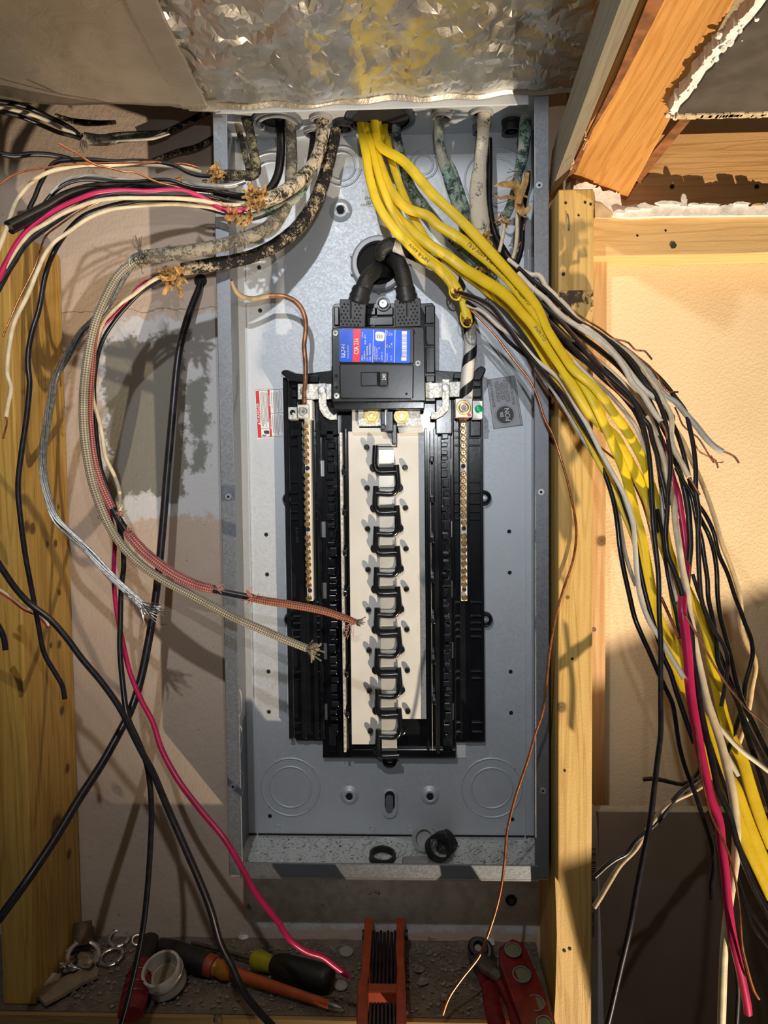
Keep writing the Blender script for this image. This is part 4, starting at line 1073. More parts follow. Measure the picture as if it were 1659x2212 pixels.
# ---- paper labels on the back
def rot_label(quad, y, mat, name):
    return MB().pp(quad, y, 0.0).build(name, mat, pan)
dl = rot_label([(550, 843), (613, 838), (618, 943), (556, 948)], -0.0006, 'label_white', 'danger_label')
def lq(u, v):   # label coordinates 0..1 across, 0..1 down
    return (550+63*u+(5.5)*v-0.0*u, 843-5*u+105*v)
def band(u0, u1, v0, v1, mat, y=-0.0009, nm='label_band'):
    MB().pp([lq(u0, v0), lq(u1, v0), lq(u1, v1), lq(u0, v1)], y, -0.0005).build(nm, mat, dl)
band(0.03, 0.15, 0.02, 0.98, 'danger_red'); band(0.44, 0.51, 0.01, 0.98, 'danger_red')
for a in (0.96,): band(a, a+0.012, 0.02, 0.98, 'ink_faint')
for a in (0.015, 0.975): band(0.15, 0.97, a, a+0.008, 'ink_faint')
band(0.51, 0.96, 0.50, 0.508, 'ink_faint'); band(0.15, 0.44, 0.80, 0.806, 'ink_faint')
lt = Vector((-0.052, 0, 1)).normalized(); lu = Vector((-1, 0, -0.052)).normalized()
text('lettering', 'DANGER', P(*lq(0.095, 0.46), -0.0012), lt, lu, px2m(10, 0), 'label_white', dl)
MB().pp([lq(0.05, 0.69), lq(0.145, 0.66), lq(0.145, 0.72)], -0.0012, -0.0005).build('warning_triangle', 'label_white', dl)
for (u, v) in ((0.475, 0.33), (0.475, 0.80)): MB().pp([lq(u-0.025, v), lq(u+0.03, v-0.014), lq(u+0.03, v+0.014)], -0.0012, -0.0005).build('warning_triangle', 'label_white', dl)
text('lettering', 'WARNING', P(*lq(0.478, 0.22), -0.0012), lt, lu, px2m(4, 0), 'label_white', dl); text('lettering', 'WARNING', P(*lq(0.478, 0.70), -0.0012), lt, lu, px2m(4, 0), 'label_white', dl)
m = MB(); rnd = random.Random(9)
def lines(us, v0, v1):
    for u in us:
        v = v0+rnd.uniform(0, 0.05)
        e = v1-rnd.uniform(0, 0.18)*(v1-v0)
        while v < e:
            w = rnd.uniform(0.008, 0.03); m.pp([lq(u, v), lq(u+0.016, v), lq(u+0.016, v+w), lq(u, v+w)], -0.0009, -0.0005); v += w+0.007
lines((0.19, 0.235, 0.28, 0.325, 0.37, 0.41), 0.04, 0.78); lines((0.56, 0.62, 0.68, 0.73, 0.78, 0.83, 0.88), 0.03, 0.48); lines((0.56, 0.62, 0.68, 0.73, 0.78, 0.83, 0.88, 0.93), 0.53, 0.96)
x = m.build('small_print', 'ink_faint', dl); x['kind'] = 'stuff'
m = MB(); cu_, cv_ = 0.33, 0.885
m.pp([lq(0.24, 0.85), lq(0.36, 0.845), lq(0.42, 0.86), lq(0.425, 0.90), lq(0.39, 0.92), lq(0.25, 0.90)], -0.0010, -0.0005)
m.pp([lq(0.17, 0.965), lq(0.23, 0.925), lq(0.26, 0.945), lq(0.32, 0.925), lq(0.30, 0.95), lq(0.25, 0.965), lq(0.23, 0.95)], -0.0010, -0.0005)
m.build('shock_symbol', 'ink', dl)
gl = rot_label([(1051, 820), (1112, 811), (1130, 919), (1066, 927)], -0.0006, 'label_grey', 'bonding_label')
def gq(u, v): return (1051+61*u+(15+3*u)*v, 820-9*u+(107+1*u)*v)
gt = (P(*gq(0.5, 0), 0)-P(*gq(0.5, 1), 0)).normalized(); gu = (P(*gq(0, 0.5), 0)-P(*gq(1, 0.5), 0)).normalized()
text('lettering', 'BONDING SCREW', P(*gq(0.13, 0.28), -0.0008), gt, gu, px2m(8.4, 0), 'ink', gl, squash=0.88)
for k, s in enumerate(('WHEN REQUIRED', 'TO BOND GROUND', 'AND NEUTRAL,', 'THREAD SCREW', 'INTO CASE WITH 18', 'IN-LBS OF TORQUE')):
    text('lettering', s, P(*gq(0.29+k*0.078, 0.275), -0.0008), gt, gu, px2m(6.0, 0), 'ink', gl, squash=0.86)
text('lettering', 'PLUG-ON NEUTRAL', P(*gq(0.82, 0.28), -0.0008), gt, gu, px2m(8.0, 0), 'ink', gl, squash=0.86)
c0 = gq(0.46, 0.745)
MB().disc(c0[0], c0[1], 18.5, -0.0008, -0.0005, 30).build('label_seal', 'ink', gl)
m = MB()
for k in range(34):
    a = 2*math.pi*k/34; m.disc(c0[0]+21.5*math.cos(a), c0[1]+21.5*math.sin(a), 0.8, -0.0008, -0.0005, 6)
m.build('seal_rim', 'ink', gl)
text('lettering', 'BR', P(c0[0]-7, c0[1]-0.5, -0.0011), gt, gu, px2m(10, 0), 'label_white', gl); text('lettering', 'PON', P(c0[0]+5.5, c0[1]-0.5, -0.0011), gt, gu, px2m(15, 0), 'label_white', gl, squash=0.9)
for e in ((0.0, 0.012, 0, 1), (0.93, 0.94, 0, 1), (0.988, 1.0, 0, 1)):
    MB().pp([gq(e[0], e[2]), gq(e[1], e[2]), gq(e[1], e[3]), gq(e[0], e[3])], -0.0008, -0.0005).build('label_rule', 'ink', gl)
for e in ((0, 0.006), (0.985, 0.992)):
    MB().pp([gq(0, e[0]), gq(1, e[0]), gq(1, e[1]), gq(0, e[1])], -0.0008, -0.0005).build('label_rule', 'ink', gl)
il = rot_label([(780, 409), (880, 411), (872, 449), (779, 445)], -0.0006, 'label_white', 'issue_label')
for (s, u, v, z) in (('ENCL.', 800, 428, 9), ('ISSUE', 802, 437, 9), ('E ALERTE', 790, 442, 5), ('L', 784, 412, 6)):
    text('lettering', s, P(u, v, -0.0009), Vector((1, 0, 0)), Vector((0, 0, 1)), px2m(z, 0), 'ink', il)
# ---------------------------------------------------------------- cables and wires
def tuft(name, u, v, y, parent, n=10, r=16, mat='kraft_paper', w=6, seed=1, spread=6.28, a0=0.0):
    """torn paper filler at a stripped cable end: short crumpled ribbons, one mesh"""
    rnd = random.Random(seed); m = MB()
    for k in range(n*2):
        a = a0+spread*(k+rnd.uniform(-.6, .6))/(n*2); L = r*rnd.uniform(0.3, 1.0)
        q = [(u+rnd.uniform(-0.45, 0.45)*r, v+rnd.uniform(-0.45, 0.45)*r, y+rnd.uniform(-0.005, 0.004))]
        for s in range(3):
            a += rnd.uniform(-0.9, 0.9)
            q.append((q[-1][0]+math.cos(a)*L/3, q[-1][1]+math.sin(a)*L/3, q[-1][2]+rnd.uniform(-0.006, 0.003)))
        wire_mb(q, [y], [w*0.7, w*rnd.uniform(0.6, 1.2), w*rnd.uniform(0.2, 0.9)], 6, 0.2, mb=m, face=Vector((rnd.uniform(-.8, .8), -1, rnd.uniform(-.8, .8))))
    return m.build(name, mat, parent)
def fray(name, u, v, y, ang, parent, n=14, r=30, spread=0.8, mat='silver_strand', w=1.8, seed=1):
    rnd = random.Random(seed); m = MB()
    for k in range(n):
        a = ang+rnd.uniform(-spread, spread)*0.5; L = r*rnd.uniform(0.6, 1.15); q = [(u+rnd.uniform(-3, 3), v+rnd.uniform(-3, 3), y)]
        for s in range(3):
            a += rnd.uniform(-0.35, 0.35)
            q.append((q[-1][0]+math.cos(a)*L/3, q[-1][1]+math.sin(a)*L/3, q[-1][2]+rnd.uniform(-0.006, 0.004)))
        wire_mb(q, [y], w, 5, mb=m)
    return m.build(name, mat, parent)
def cable(name, label, cat, px, ys, d, mat, group=None, part='jacket', **kw):
    p0 = P(px[0][0], px[0][1], ys[0]); t = thing(name, label, cat, tuple(p0), group)
    wire(part, px, ys, d, mat, t, **kw)
    return t
# ---- service conductors
t = cable('service_cable', 'thick black service cable curving into the first lug of the main breaker', 'cable', [(834, 588), (820, 582), (804, 590), (790, 607), (782, 628), (777, 650)], [-0.004, -0.030, -0.050, -0.056, -0.054, -0.05], [32, 34, 33, 33, 34, 35], 'rubber_cable', n=16)
MB().lathe(P(778, 638, -0.054), (P(783, 620, -0.054)-P(778, 638, -0.054)), [(-0.010, 0.0125), (-0.004, 0.0116), (-0.002, 0.0124), (0.002, 0.0108), (0.005, 0.0116), (0.009, 0.0100)], 20, False).build('boot', 'black_plastic_matt', t, smooth=60)
t = cable('service_cable', 'thick black service cable curving into the second lug beside the grey hub', 'cable', [(826, 566), (842, 558), (858, 566), (868, 585), (874, 610), (878, 650)], [-0.004, -0.034, -0.052, -0.057, -0.055, -0.05], [32, 33, 34, 34, 34, 35], 'rubber_cable', n=16)
MB().lathe(P(877, 636, -0.054), (P(874, 616, -0.054)-P(877, 636, -0.054)), [(-0.010, 0.0125), (-0.004, 0.0116), (-0.002, 0.0124), (0.002, 0.0108), (0.005, 0.0116), (0.009, 0.0100)], 20, False).build('boot', 'black_plastic_matt', t, smooth=60)
t = thing('service_neutral', 'black cable spiral wrapped in white tape running to the white lug', 'cable', tuple(P(825, 555, -0.004)))
wire('bare_end', [(830, 566), (824, 552), (828, 536), (842, 529), (852, 530)], [-0.004, -0.036, -0.048, -0.050, -0.050], 30, 'rubber_cable', t, n=16)
wire('taped_length', [(846, 529), (873, 538), (900, 550), (930, 566), (962, 586), (988, 614), (1004, 655), (1014, 705), (1016, 757), (1010, 805), (1006, 862)], [-0.050, -0.052, -0.054, -0.055, -0.055, -0.054, -0.052, -0.050, -0.048, -0.046, -0.044], [27, 30, 30, 30, 29, 28, 28, 28, 28, 28, 29], 'spiral_tape', t, n=16)
# ---- ground
t = cable('ground_wire', 'bare copper ground wire bent down into the small lug', 'wire', [(579, 639), (612, 640), (636, 650), (652, 668), (660, 693), (660, 720), (657, 745), (660, 785), (660, 815), (657, 850), (657, 880)], [-0.045, -0.045, -0.045, -0.045, -0.045, -0.046, -0.048, -0.046, -0.040], [11, 11, 10, 10, 10], 'copper_aged', part='copper', n=10)
wire('painted_end', [(499, 605), (506, 624), (520, 639), (545, 645), (580, 639)], [-0.088, -0.075, -0.06, -0.05, -0.045], [8, 10, 11, 11, 11], 'wire_tan_or_shaded', t, label='paint spattered pale end')
# ---- yellow cables
def yb(v):
    """how far the bundle has swung out from the wall at picture height v"""
    K = ((560, -0.075), (640, -0.100), (720, -0.150), (800, -0.185), (900, -0.215), (1000, -0.240), (1150, -0.265), (1400, -0.285), (1700, -0.305), (2000, -0.32), (2260, -0.32))
    if v <= K[0][0]: return K[0][1]
    for (a, ya), (b, ybb) in zip(K, K[1:]):
        if v <= b: return ya+(ybb-ya)*(v-a)/(b-a)
    return K[-1][1]
def yel(px, ys, near):
    """near the panel by ys; out of it in front of the loose wires, sinking behind them lower down"""
    L = [0.0]
    for a, b in zip(px, px[1:]): L.append(L[-1]+math.hypot(b[0]-a[0], b[1]-a[1]))
    out = []
    for p, l in zip(px, L):
        y0 = lerp_list(ys, l/L[-1]); k = min(1, max(0, (p[0]-1000)/140)); d = min(1, max(0, (p[1]-860)/220))
        y1 = yb(p[1])+near*(1-d)+0.020*d
        out.append((p[0], p[1], y0*(1-k)+y1*k))
    return out
yt = []
def yellow(label, px, ys, d, flat=0.45, part='jacket', near=None):
    if near is not None: px = yel(px, ys, near)
    m_ = len(px)-1; d = [lerp_list(d, i/m_)*(1-0.22*min(1, max(0, (p[0]-1080)/110))*(1-0.8*min(1, max(0, (p[1]-1250)/250)))) for i, p in enumerate(px)]
    t = cable('yellow_cable', label, 'cable', px, ys, d, 'yellow_jacket', n=14, flat=flat)
    yt.append((t, px, ys)); return t
BACK = [-0.030, -0.060, -0.075, -0.085, -0.095, -0.110, -0.14, -0.18, -0.21, -0.235, -0.26, -0.28, -0.30]
Y1 = yellow('topmost flat yellow cable of the fan, clear of the others', [(806, 232), (812, 285), (822, 316), (870, 347), (935, 420), (1000, 481), (1060, 545), (1118, 610), (1160, 662), (1185, 716), (1215, 765), (1240, 800), (1278, 832), (1299, 855), (1323, 890), (1350, 926), (1371, 960), (1392, 1001), (1404, 1041), (1420, 1090), (1434, 1140), (1446, 1193), (1470, 1245), (1495, 1294), (1519, 1341), (1530, 1381), (1536, 1421), (1545, 1468), (1555, 1514), (1566, 1557), (1580, 1594), (1603, 1640), (1618, 1690), (1632, 1735), (1646, 1776), (1668, 1830)],
            [a-0.008 for a in BACK], [16, 22, 23, 24, 25, 26, 26, 26, 25, 25, 25, 26, 28, 28], near=-0.034)
Y2 = yellow('flat yellow cable lying just below the topmost one, printed along its face', [(800, 240), (803, 300), (813, 332), (830, 381), (848, 417), (879, 449), (925, 467), (947, 487), (992, 514), (1023, 538), (1055, 563), (1087, 591), (1108, 614), (1129, 642), (1150, 669), (1171, 696), (1206, 750), (1233, 790), (1259, 828), (1284, 872), (1310, 928), (1326, 964), (1338, 991), (1350, 1022), (1359, 1055), (1368, 1090), (1375, 1120), (1384, 1150), (1393, 1195), (1402, 1240), (1411, 1290), (1424, 1335), (1438, 1370), (1455, 1408), (1470, 1447), (1485, 1490), (1510, 1540), (1535, 1578), (1549, 1622), (1562, 1660), (1588, 1700), (1605, 1745), (1625, 1797), (1643, 1840), (1668, 1900)],
            BACK, [18, 22, 22, 24, 25, 26, 26, 27, 27, 26, 24, 24, 26, 27, 26], near=-0.028)
Y3 = yellow('broad flat yellow cable curving lowest across the taped cable', [(790, 240), (798, 300), (806, 330), (812, 372), (834, 426), (857, 467), (884, 494), (925, 528), (970, 556), (1005, 582), (1040, 603), (1083, 630), (1108, 652), (1129, 676), (1150, 700), (1171, 730), (1196, 768), (1220, 803), (1246, 846), (1273, 888), (1300, 918), (1329, 945), (1347, 977), (1368, 1014), (1387, 1048), (1401, 1085), (1416, 1134), (1430, 1172), (1444, 1214), (1452, 1260), (1460, 1310), (1468, 1360), (1472, 1410), (1480, 1460), (1495, 1520), (1512, 1580), (1530, 1640), (1560, 1700), (1590, 1760), (1612, 1820), (1640, 1880), (1668, 1940)],
            [a+0.009 for a in BACK], [18, 22, 24, 27, 30, 31, 30, 28, 26, 26, 27, 27], near=-0.020)
Y4 = yellow('short flat yellow cable stripped just above the white taped cable', [(776, 240), (782, 290), (790, 330), (798, 381), (816, 440), (848, 490), (880, 525), (912, 556), (940, 575), (960, 594), (976, 615), (985, 632)], [-0.030, -0.065, -0.080, -0.085, -0.080, -0.080], [16, 18, 19, 20, 21, 21, 20, 19])
Y5 = yellow('second short yellow cable with a torn open end over the taped cable', [(783, 240), (800, 310), (825, 400), (860, 480), (905, 540), (945, 572), (975, 602), (992, 632), (1002, 655), (1010, 690)], [-0.028, -0.058, -0.068, -0.070, -0.070, -0.080, -0.088], [14, 16, 18, 18, 18, 19, 20])
Y6 = yellow('yellow cable running underneath the fan behind the white wire', [(820, 240), (835, 300), (850, 360), (880, 440), (920, 515), (975, 570), (1030, 612), (1070, 641), (1097, 662), (1118, 686), (1139, 713), (1158, 742), (1182, 784), (1202, 822), (1222, 858), (1240, 890), (1268, 940), (1296, 1000), (1324, 1050), (1345, 1100), (1366, 1150), (1384, 1210), (1398, 1280), (1414, 1340), (1436, 1400), (1460, 1450), (1480, 1490)],
            [-0.026, -0.05, -0.06, -0.065, -0.075, -0.09, -0.12, -0.16, -0.19, -0.22, -0.24], [14, 18, 20, 22, 22, 21, 22], near=0.020)
for (t, u, v, sd_) in ((Y4, 984, 631, 3), (Y5, 1008, 690, 4)):
    tuft('torn_paper', u, v, -0.088, t, 7, 12, 'copper_aged', 3, sd_)
    wire('torn_sheath', [(u-12, v-14), (u-13, v+2), (u-5, v+15), (u+6, v+16), (u+11, v+4), (u+9, v-10)], [-0.086, -0.089, -0.091, -0.091, -0.088, -0.085], 4, 'yellow_jacket', t)
# loose strands of the opening
for k, px in enumerate(([(812, 232), (818, 262), (824, 300), (817, 318)], [(834, 262), (828, 288), (818, 312)], [(790, 245), (792, 280), (797, 312)])):
    wire('yellow_cable', px, [-0.03, -0.045, -0.05], 12, 'yellow_jacket', None, ['slack loop of yellow cable in the mouth of the black bushing', 'folded yellow cable end just outside the black bushing', 'narrow yellow cable edge beside the bushing lip'][k], 'cable', flat=0.4)
# printing that follows the cables
def print_on(t, px, ys, body, s0, size, off=0.0022, mat='ink', flip=True):
    pts, _ = spline(path(px, ys)); cu = bpy.data.curves.new('printing', 'FONT'); cu.body = body; cu.size = size; cu.align_y = 'CENTER'; cu.resolution_u = 1
    ob = bpy.data.objects.new('printing', cu); COL.objects.link(ob); bpy.context.view_layer.update()
    me = bpy.data.meshes.new_from_object(ob.evaluated_get(bpy.context.evaluated_depsgraph_get())); bpy.data.objects.remove(ob); bpy.data.curves.remove(cu)
    L = [0]
    for a, b in zip(pts, pts[1:]): L.append(L[-1]+(b-a).length)
    o_ = Vector(t['_o'])
    for v in me.vertices:
        s = s0+(-v.co.x if flip else v.co.x); i = 0
        s = min(max(s, 0), L[-1]-1e-5)
        while L[i+1] < s: i += 1
        f = (s-L[i])/(L[i+1]-L[i]); p = pts[i].lerp(pts[i+1], f)
        a = pts[max(i-2, 0)]; b = pts[min(i+3, len(pts)-1)]; tg_ = (b-a).normalized(); bb = tg_.cross(Vector((0.05, -1, 0.03))).normalized(); q = bb.cross(tg_)
        # q points to the viewer's side or away from it
        if q.y > 0: q = -q
        up_ = bb if bb.z < 0 else -bb
        if not flip: up_ = -up_
        w = off+0.0
        v.co = p+up_*v.co.y+q*w-o_
    me.materials.clear(); me.materials.append(MATS[mat])
    x = bpy.data.objects.new('printing', me); COL.objects.link(x); x.parent = t; x['_o'] = tuple(o_); return x
def arc_to(px, ys, u):
    pts, par = spline(path(px, ys)); L = 0; 
    for a, b in zip(pts, pts[1:]):
        d = b-CAM; x = W/2+F*d.dot(RIGHT)/d.dot(FWD)
        if x > u: return L
        L += (b-a).length
    return L
print_on(Y2, yt[1][1], yt[1][2], '12-2 WITH GROUND TYPE NM-B 600V (UL)', arc_to(yt[1][1], yt[1][2], 1150), 0.0064, 0.0032)
print_on(Y4, yt[3][1], yt[3][2], 'NM-B 600V', arc_to(yt[3][1], yt[3][2], 930), 0.0060, 0.0030)
print_on(Y3, yt[2][1], yt[2][2], '12-2 NM-B', arc_to(yt[2][1], yt[2][2], 1180), 0.0056, 0.0036, 'ink_faint')

# ---- wires of the two stripped yellow cables
FR = [-0.088, -0.15, -0.205, -0.25, -0.275, -0.295, -0.315]
wire('white_wire', [(1010, 660), (1040, 672), (1079, 707), (1119, 734), (1159, 778), (1207, 818), (1226, 846), (1246, 881), (1270, 921), (1298, 977), (1318, 1013), (1344, 1060), (1357, 1095), (1368, 1134), (1372, 1181), (1376, 1240), (1383, 1287), (1394, 1322), (1406, 1348), (1420, 1369), (1434, 1393), (1451, 1421), (1465, 1444), (1478, 1466)], FR, [8, 9, 10, 11, 11, 11, 12, 13], 'wire_white', Y5)
wire('black_wire', [(1008, 652), (1050, 682), (1099, 738), (1151, 782), (1179, 818), (1207, 850), (1238, 897), (1270, 942), (1290, 982), (1312, 1038), (1326, 1085), (1334, 1134), (1339, 1181), (1347, 1228), (1360, 1287), (1371, 1334), (1387, 1374), (1404, 1411), (1420, 1449), (1434, 1479), (1453, 1521), (1460, 1561), (1467, 1608), (1481, 1660), (1503, 1718), (1518, 1764), (1530, 1800), (1538, 1830), (1542, 1875), (1536, 1912), (1538, 1942)], [-0.088, -0.15, -0.21, -0.25, -0.28, -0.30, -0.31, -0.32], [8, 9, 10, 11, 11, 10, 10, 11, 11], 'wire_black_gloss', Y5)
wire('ground_wire', [(1016, 668), (1068, 722), (1107, 774), (1147, 826), (1163, 862), (1175, 901), (1195, 941), (1211, 989), (1225, 1036), (1234, 1076), (1241, 1110), (1245, 1152), (1238, 1209), (1216, 1276), (1201, 1330), (1188, 1404), (1181, 1472), (1172, 1539), (1156, 1586), (1144, 1630), (1130, 1672), (1114, 1720), (1102, 1765), (1095, 1800), (1090, 1860), (1082, 1920), (1070, 1970), (1050, 2030), (1035, 2065), (1000, 2110), (975, 2145), (965, 2165), (956, 2192)], [-0.088, -0.11, -0.125, -0.128, -0.128, -0.128, -0.13, -0.135, -0.14, -0.15], [4.5, 5, 5.5, 5.5, 6, 6.5, 7], 'copper', Y5, label='long bare copper wire hanging to the ledge')
wire('black_wire', [(985, 630), (1020, 640), (1060, 660), (1095, 705), (1130, 752), (1170, 800), (1210, 845), (1250, 905), (1278, 949), (1310, 1000), (1336, 1050), (1349, 1090), (1361, 1123), (1371, 1165), (1380, 1217), (1393, 1278), (1406, 1327), (1420, 1374), (1434, 1421), (1448, 1451), (1460, 1491), (1472, 1526), (1488, 1573), (1500, 1605)], FR, [8, 9, 10, 11, 10, 11, 12], 'wire_black', Y4)
wire('white_wire', [(987, 634), (1030, 648), (1075, 682), (1120, 735), (1165, 800), (1215, 875), (1260, 950), (1298, 1010), (1314, 1040), (1326, 1078), (1336, 1111), (1343, 1153), (1350, 1193), (1364, 1240), (1374, 1265)], [-0.084, -0.13, -0.17, -0.21, -0.23, -0.24], [7, 8, 8, 9, 9], 'wire_grey', Y4)
wire('ground_wire', [(985, 636), (1035, 655), (1085, 700), (1130, 762), (1175, 832), (1225, 900), (1262, 930), (1290, 960), (1320, 985), (1350, 1010), (1368, 1043), (1387, 1085), (1399, 1125), (1408, 1165), (1416, 1215), (1424, 1270)], [-0.084, -0.11, -0.14, -0.17, -0.20, -0.22], 4.5, 'copper_aged', Y4)

# ---- old woven cables in the panel's top
o5 = cable('woven_cable', 'green tinged woven cable entering through the grey clamp and splitting in two', 'cable', [(948, 236), (949, 300), (956, 342), (973, 388), (987, 434), (1004, 485), (1030, 545)], [-0.055, -0.050, -0.045, -0.045, -0.05, -0.06, -0.07], [22, 21, 24, 27, 26, 24, 22], 'sheath_green', part='sheath', flat=0.7, wob=0.08)
wire('sheath', [(962, 345), (974, 356), (986, 386), (1000, 428), (1013, 470), (1030, 520)], [-0.042, -0.040, -0.040, -0.045, -0.05], [12, 15, 16, 16], 'sheath_green', o5, flat=0.7, wob=0.08)
o6 = cable('woven_cable', 'broad pale ivory woven cable dropping straight from the top of the panel', 'cable', [(1046, 232), (1043, 300), (1038, 352), (1033, 410), (1036, 467), (1044, 515)], [-0.055, -0.052, -0.050, -0.052, -0.056, -0.06], [29, 26, 27, 38, 40, 36], 'sheath_ivory', part='sheath', flat=0.6, wob=0.06)
tuft('paper_filler', 1050, 508, -0.070, o6, 9, 20, 'kraft_paper', 6, 5, 3.0, 0.2)
o8 = cable('woven_cable', 'greenish grey woven cable half hidden behind the yellow fan', 'cable', [(859, 238), (856, 287), (864, 329), (879, 384), (901, 426), (923, 456), (950, 487), (990, 530), (1025, 568), (1050, 592)], [-0.03, -0.03, -0.03, -0.03, -0.035, -0.04, -0.05], [19, 20, 21, 20, 22], 'sheath_green', part='sheath', flat=0.7, wob=0.08)
tuft('paper_filler', 1040, 585, -0.060, o8, 7, 18, 'kraft_paper', 4, 8)
o7 = cable('woven_cable', 'dark woven cable with curled brown paper at the panel corner', 'cable', [(1136, 238), (1134, 290), (1128, 340), (1120, 375), (1109, 426), (1093, 468)], [-0.04, -0.045, -0.05, -0.05, -0.055, -0.06], [26, 26, 24, 20, 19, 19], 'sheath_green', part='sheath', flat=0.7, wob=0.12)
for k, (px, w) in enumerate((([(1126, 430), (1112, 402), (1090, 398), (1066, 402)], [16, 20, 18, 2]), ([(1122, 432), (1100, 425), (1080, 428), (1066, 420)], [8, 12, 8, 2]), ([(1140, 372), (1134, 395), (1124, 420), (1120, 440)], [7, 14, 16, 10]), ([(1122, 425), (1122, 445), (1130, 460), (1146, 446)], [14, 22, 20, 6]), ([(1120, 420), (1136, 424), (1140, 428)], [12, 12, 3]), ([(1128, 450), (1130, 465), (1137, 470)], [18, 16, 4]))):
    wire_mb(px, [-0.065, -0.072, -0.078, -0.080], w, 6, 0.12, face=Vector((0.2*k-0.4, -1, 0.3))).build('paper_filler', 'kraft_paper', o7)
tuft('paper_filler', 1088, 476, -0.066, o7, 9, 17, 'kraft_paper', 6, 11)
fray('loose_threads', 1118, 372, -0.055, 1.3, o7, 12, 26, 4.0, 'old_thread', 1.2, 3)
wire('cream_wire', [(1090, 478), (1087, 505), (1082, 530), (1078, 545)], [-0.066, -0.07, -0.07], [7, 8, 8], 'wire_cream', o7)
wire('cream_wire', [(1118, 445), (1117, 480), (1117, 507), (1112, 545), (1103, 568), (1092, 590)], [-0.062, -0.066, -0.07], [8, 9, 9], 'wire_cream', o7)
wire('black_wire', [(1142, 372), (1140, 400), (1133, 433), (1129, 485), (1126, 538), (1116, 568), (1102, 590)], [-0.050, -0.060, -0.064, -0.066], [9, 11, 11, 12], 'wire_black_gloss', o7)
wire('copper_wire', [(1133, 462), (1132, 490), (1122, 530), (1108, 548), (1098, 558)], [-0.064, -0.066], 3.5, 'copper', o7)
wire('black_cable', [(1056, 300), (1057, 360), (1057, 440), (1063, 485), (1070, 510), (1085, 540), (1110, 575), (1140, 600), (1180, 632)], [-0.03, -0.035, -0.04, -0.045, -0.06, -0.08, -0.10], [14, 14, 15, 18, 20, 17, 14], 'wire_black_gloss', None, 'glossy black cable hanging close behind the ivory woven cable', 'cable')
o1 = cable('woven_cable', 'dark woven cable folded sharply back at the panel edge', 'cable', [(524, 232), (534, 262), (541, 290), (547, 322), (552, 352), (553, 372), (545, 379), (520, 379), (496, 378), (478, 377)], [-0.05, -0.055, -0.06, -0.07, -0.085, -0.098, -0.104, -0.108, -0.11, -0.11], [23, 22, 20, 20, 22, 22, 22, 24, 24, 20], 'sheath_olive', part='sheath', flat=0.7, wob=0.1)
wire('sheath', [(511, 236), (514, 270), (522, 305), (532, 345), (538, 368)], [-0.04, -0.045, -0.06, -0.08], [14, 13, 12, 13], 'sheath_olive', o1, flat=0.7)
tuft('paper_filler', 464, 378, -0.112, o1, 12, 24, 'kraft_paper', 8, 21)
tuft('paper_filler', 450, 398, -0.112, o1, 6, 18, 'kraft_paper', 8, 22)
fray('loose_threads', 470, 365, -0.112, -1.2, o1, 10, 20, 1.6, 'old_thread', 1.2, 4)
LW = [-0.112, -0.13, -0.15, -0.17, -0.19, -0.21, -0.23]
wire('cream_wire', [(434, 372), (403, 363), (362, 359), (311, 356), (260, 357), (200, 357), (172, 359), (139, 363), (107, 371), (80, 385), (56, 407), (36, 435), (24, 465), (10, 504), (-4, 540)], LW, [8, 9, 9, 9, 9, 10, 11], 'wire_cream', o1)
wire('black_wire', [(457, 381), (424, 378), (403, 371), (380, 358), (340, 350), (290, 347), (250, 349), (199, 345), (150, 346), (119, 351), (103, 369), (86, 399), (74, 429), (64, 449), (60, 479), (54, 518), (36, 558), (16, 588), (-6, 620)], LW, [9, 9, 9, 10, 10, 11, 12], 'wire_black', o1)
wire('copper_wire', [(430, 363), (403, 355), (362, 353), (332, 350), (298, 351), (239, 352), (190, 354), (140, 357), (86, 364), (50, 371), (20, 383), (-4, 402)], LW, [4, 4, 4, 4], 'copper', o1)
o2 = cable('woven_cable', 'black and cream worn woven cable sweeping from the grey clamp to a red wire', 'cable', [(694, 244), (696, 285), (690, 325), (672, 362), (642, 394), (606, 419), (566, 436)], [-0.055, -0.055, -0.062, -0.078, -0.095, -0.11, -0.12], [24, 26, 27, 28, 29, 30, 30], 'sheath_pale', part='sheath', wob=0.05, n=14)
tuft('paper_filler', 548, 425, -0.125, o2, 14, 32, 'kraft_paper', 9, 31, 3.4, 3.0)
tuft('paper_filler', 552, 440, -0.127, o2, 10, 26, 'kraft_paper', 8, 33, 3.4, 0.2)
RW = [-0.127, -0.14, -0.155, -0.17, -0.19, -0.21, -0.23]
wire('red_wire', [(534, 452), (506, 455), (481, 451), (455, 437), (424, 421), (393, 412), (362, 411), (321, 414), (260, 412), (209, 417), (169, 431), (129, 449), (90, 473), (66, 492), (40, 522), (16, 564), (-4, 606)], RW, [10, 12, 12, 12, 12, 13, 14], 'wire_red', o2)
wire('cream_wire', [(550, 438), (506, 443), (471, 441), (440, 434), (400, 430), (360, 428), (310, 428), (260, 428), (209, 434), (169, 447), (139, 460), (99, 483), (66, 503), (36, 540), (14, 575), (-4, 606)], [-0.122]+RW[1:], [9, 9, 9, 9, 9], 'wire_cream', o2)
wire('black_wire', [(540, 446), (500, 437), (455, 425), (400, 418), (352, 418), (301, 420), (259, 418), (209, 428), (169, 446), (129, 472), (90, 499), (60, 523), (30, 565), (-5, 628)], [-0.118]+RW[1:], [9, 10, 11, 12, 13], 'wire_black', o2)
wire('copper_wire', [(500, 441), (465, 433), (424, 420), (383, 404), (342, 394), (301, 376), (285, 371), (269, 371), (239, 363), (209, 357), (189, 347), (169, 333), (149, 322), (127, 310)], RW[:5], [4, 4, 4.5, 5, 5], 'copper', o2)
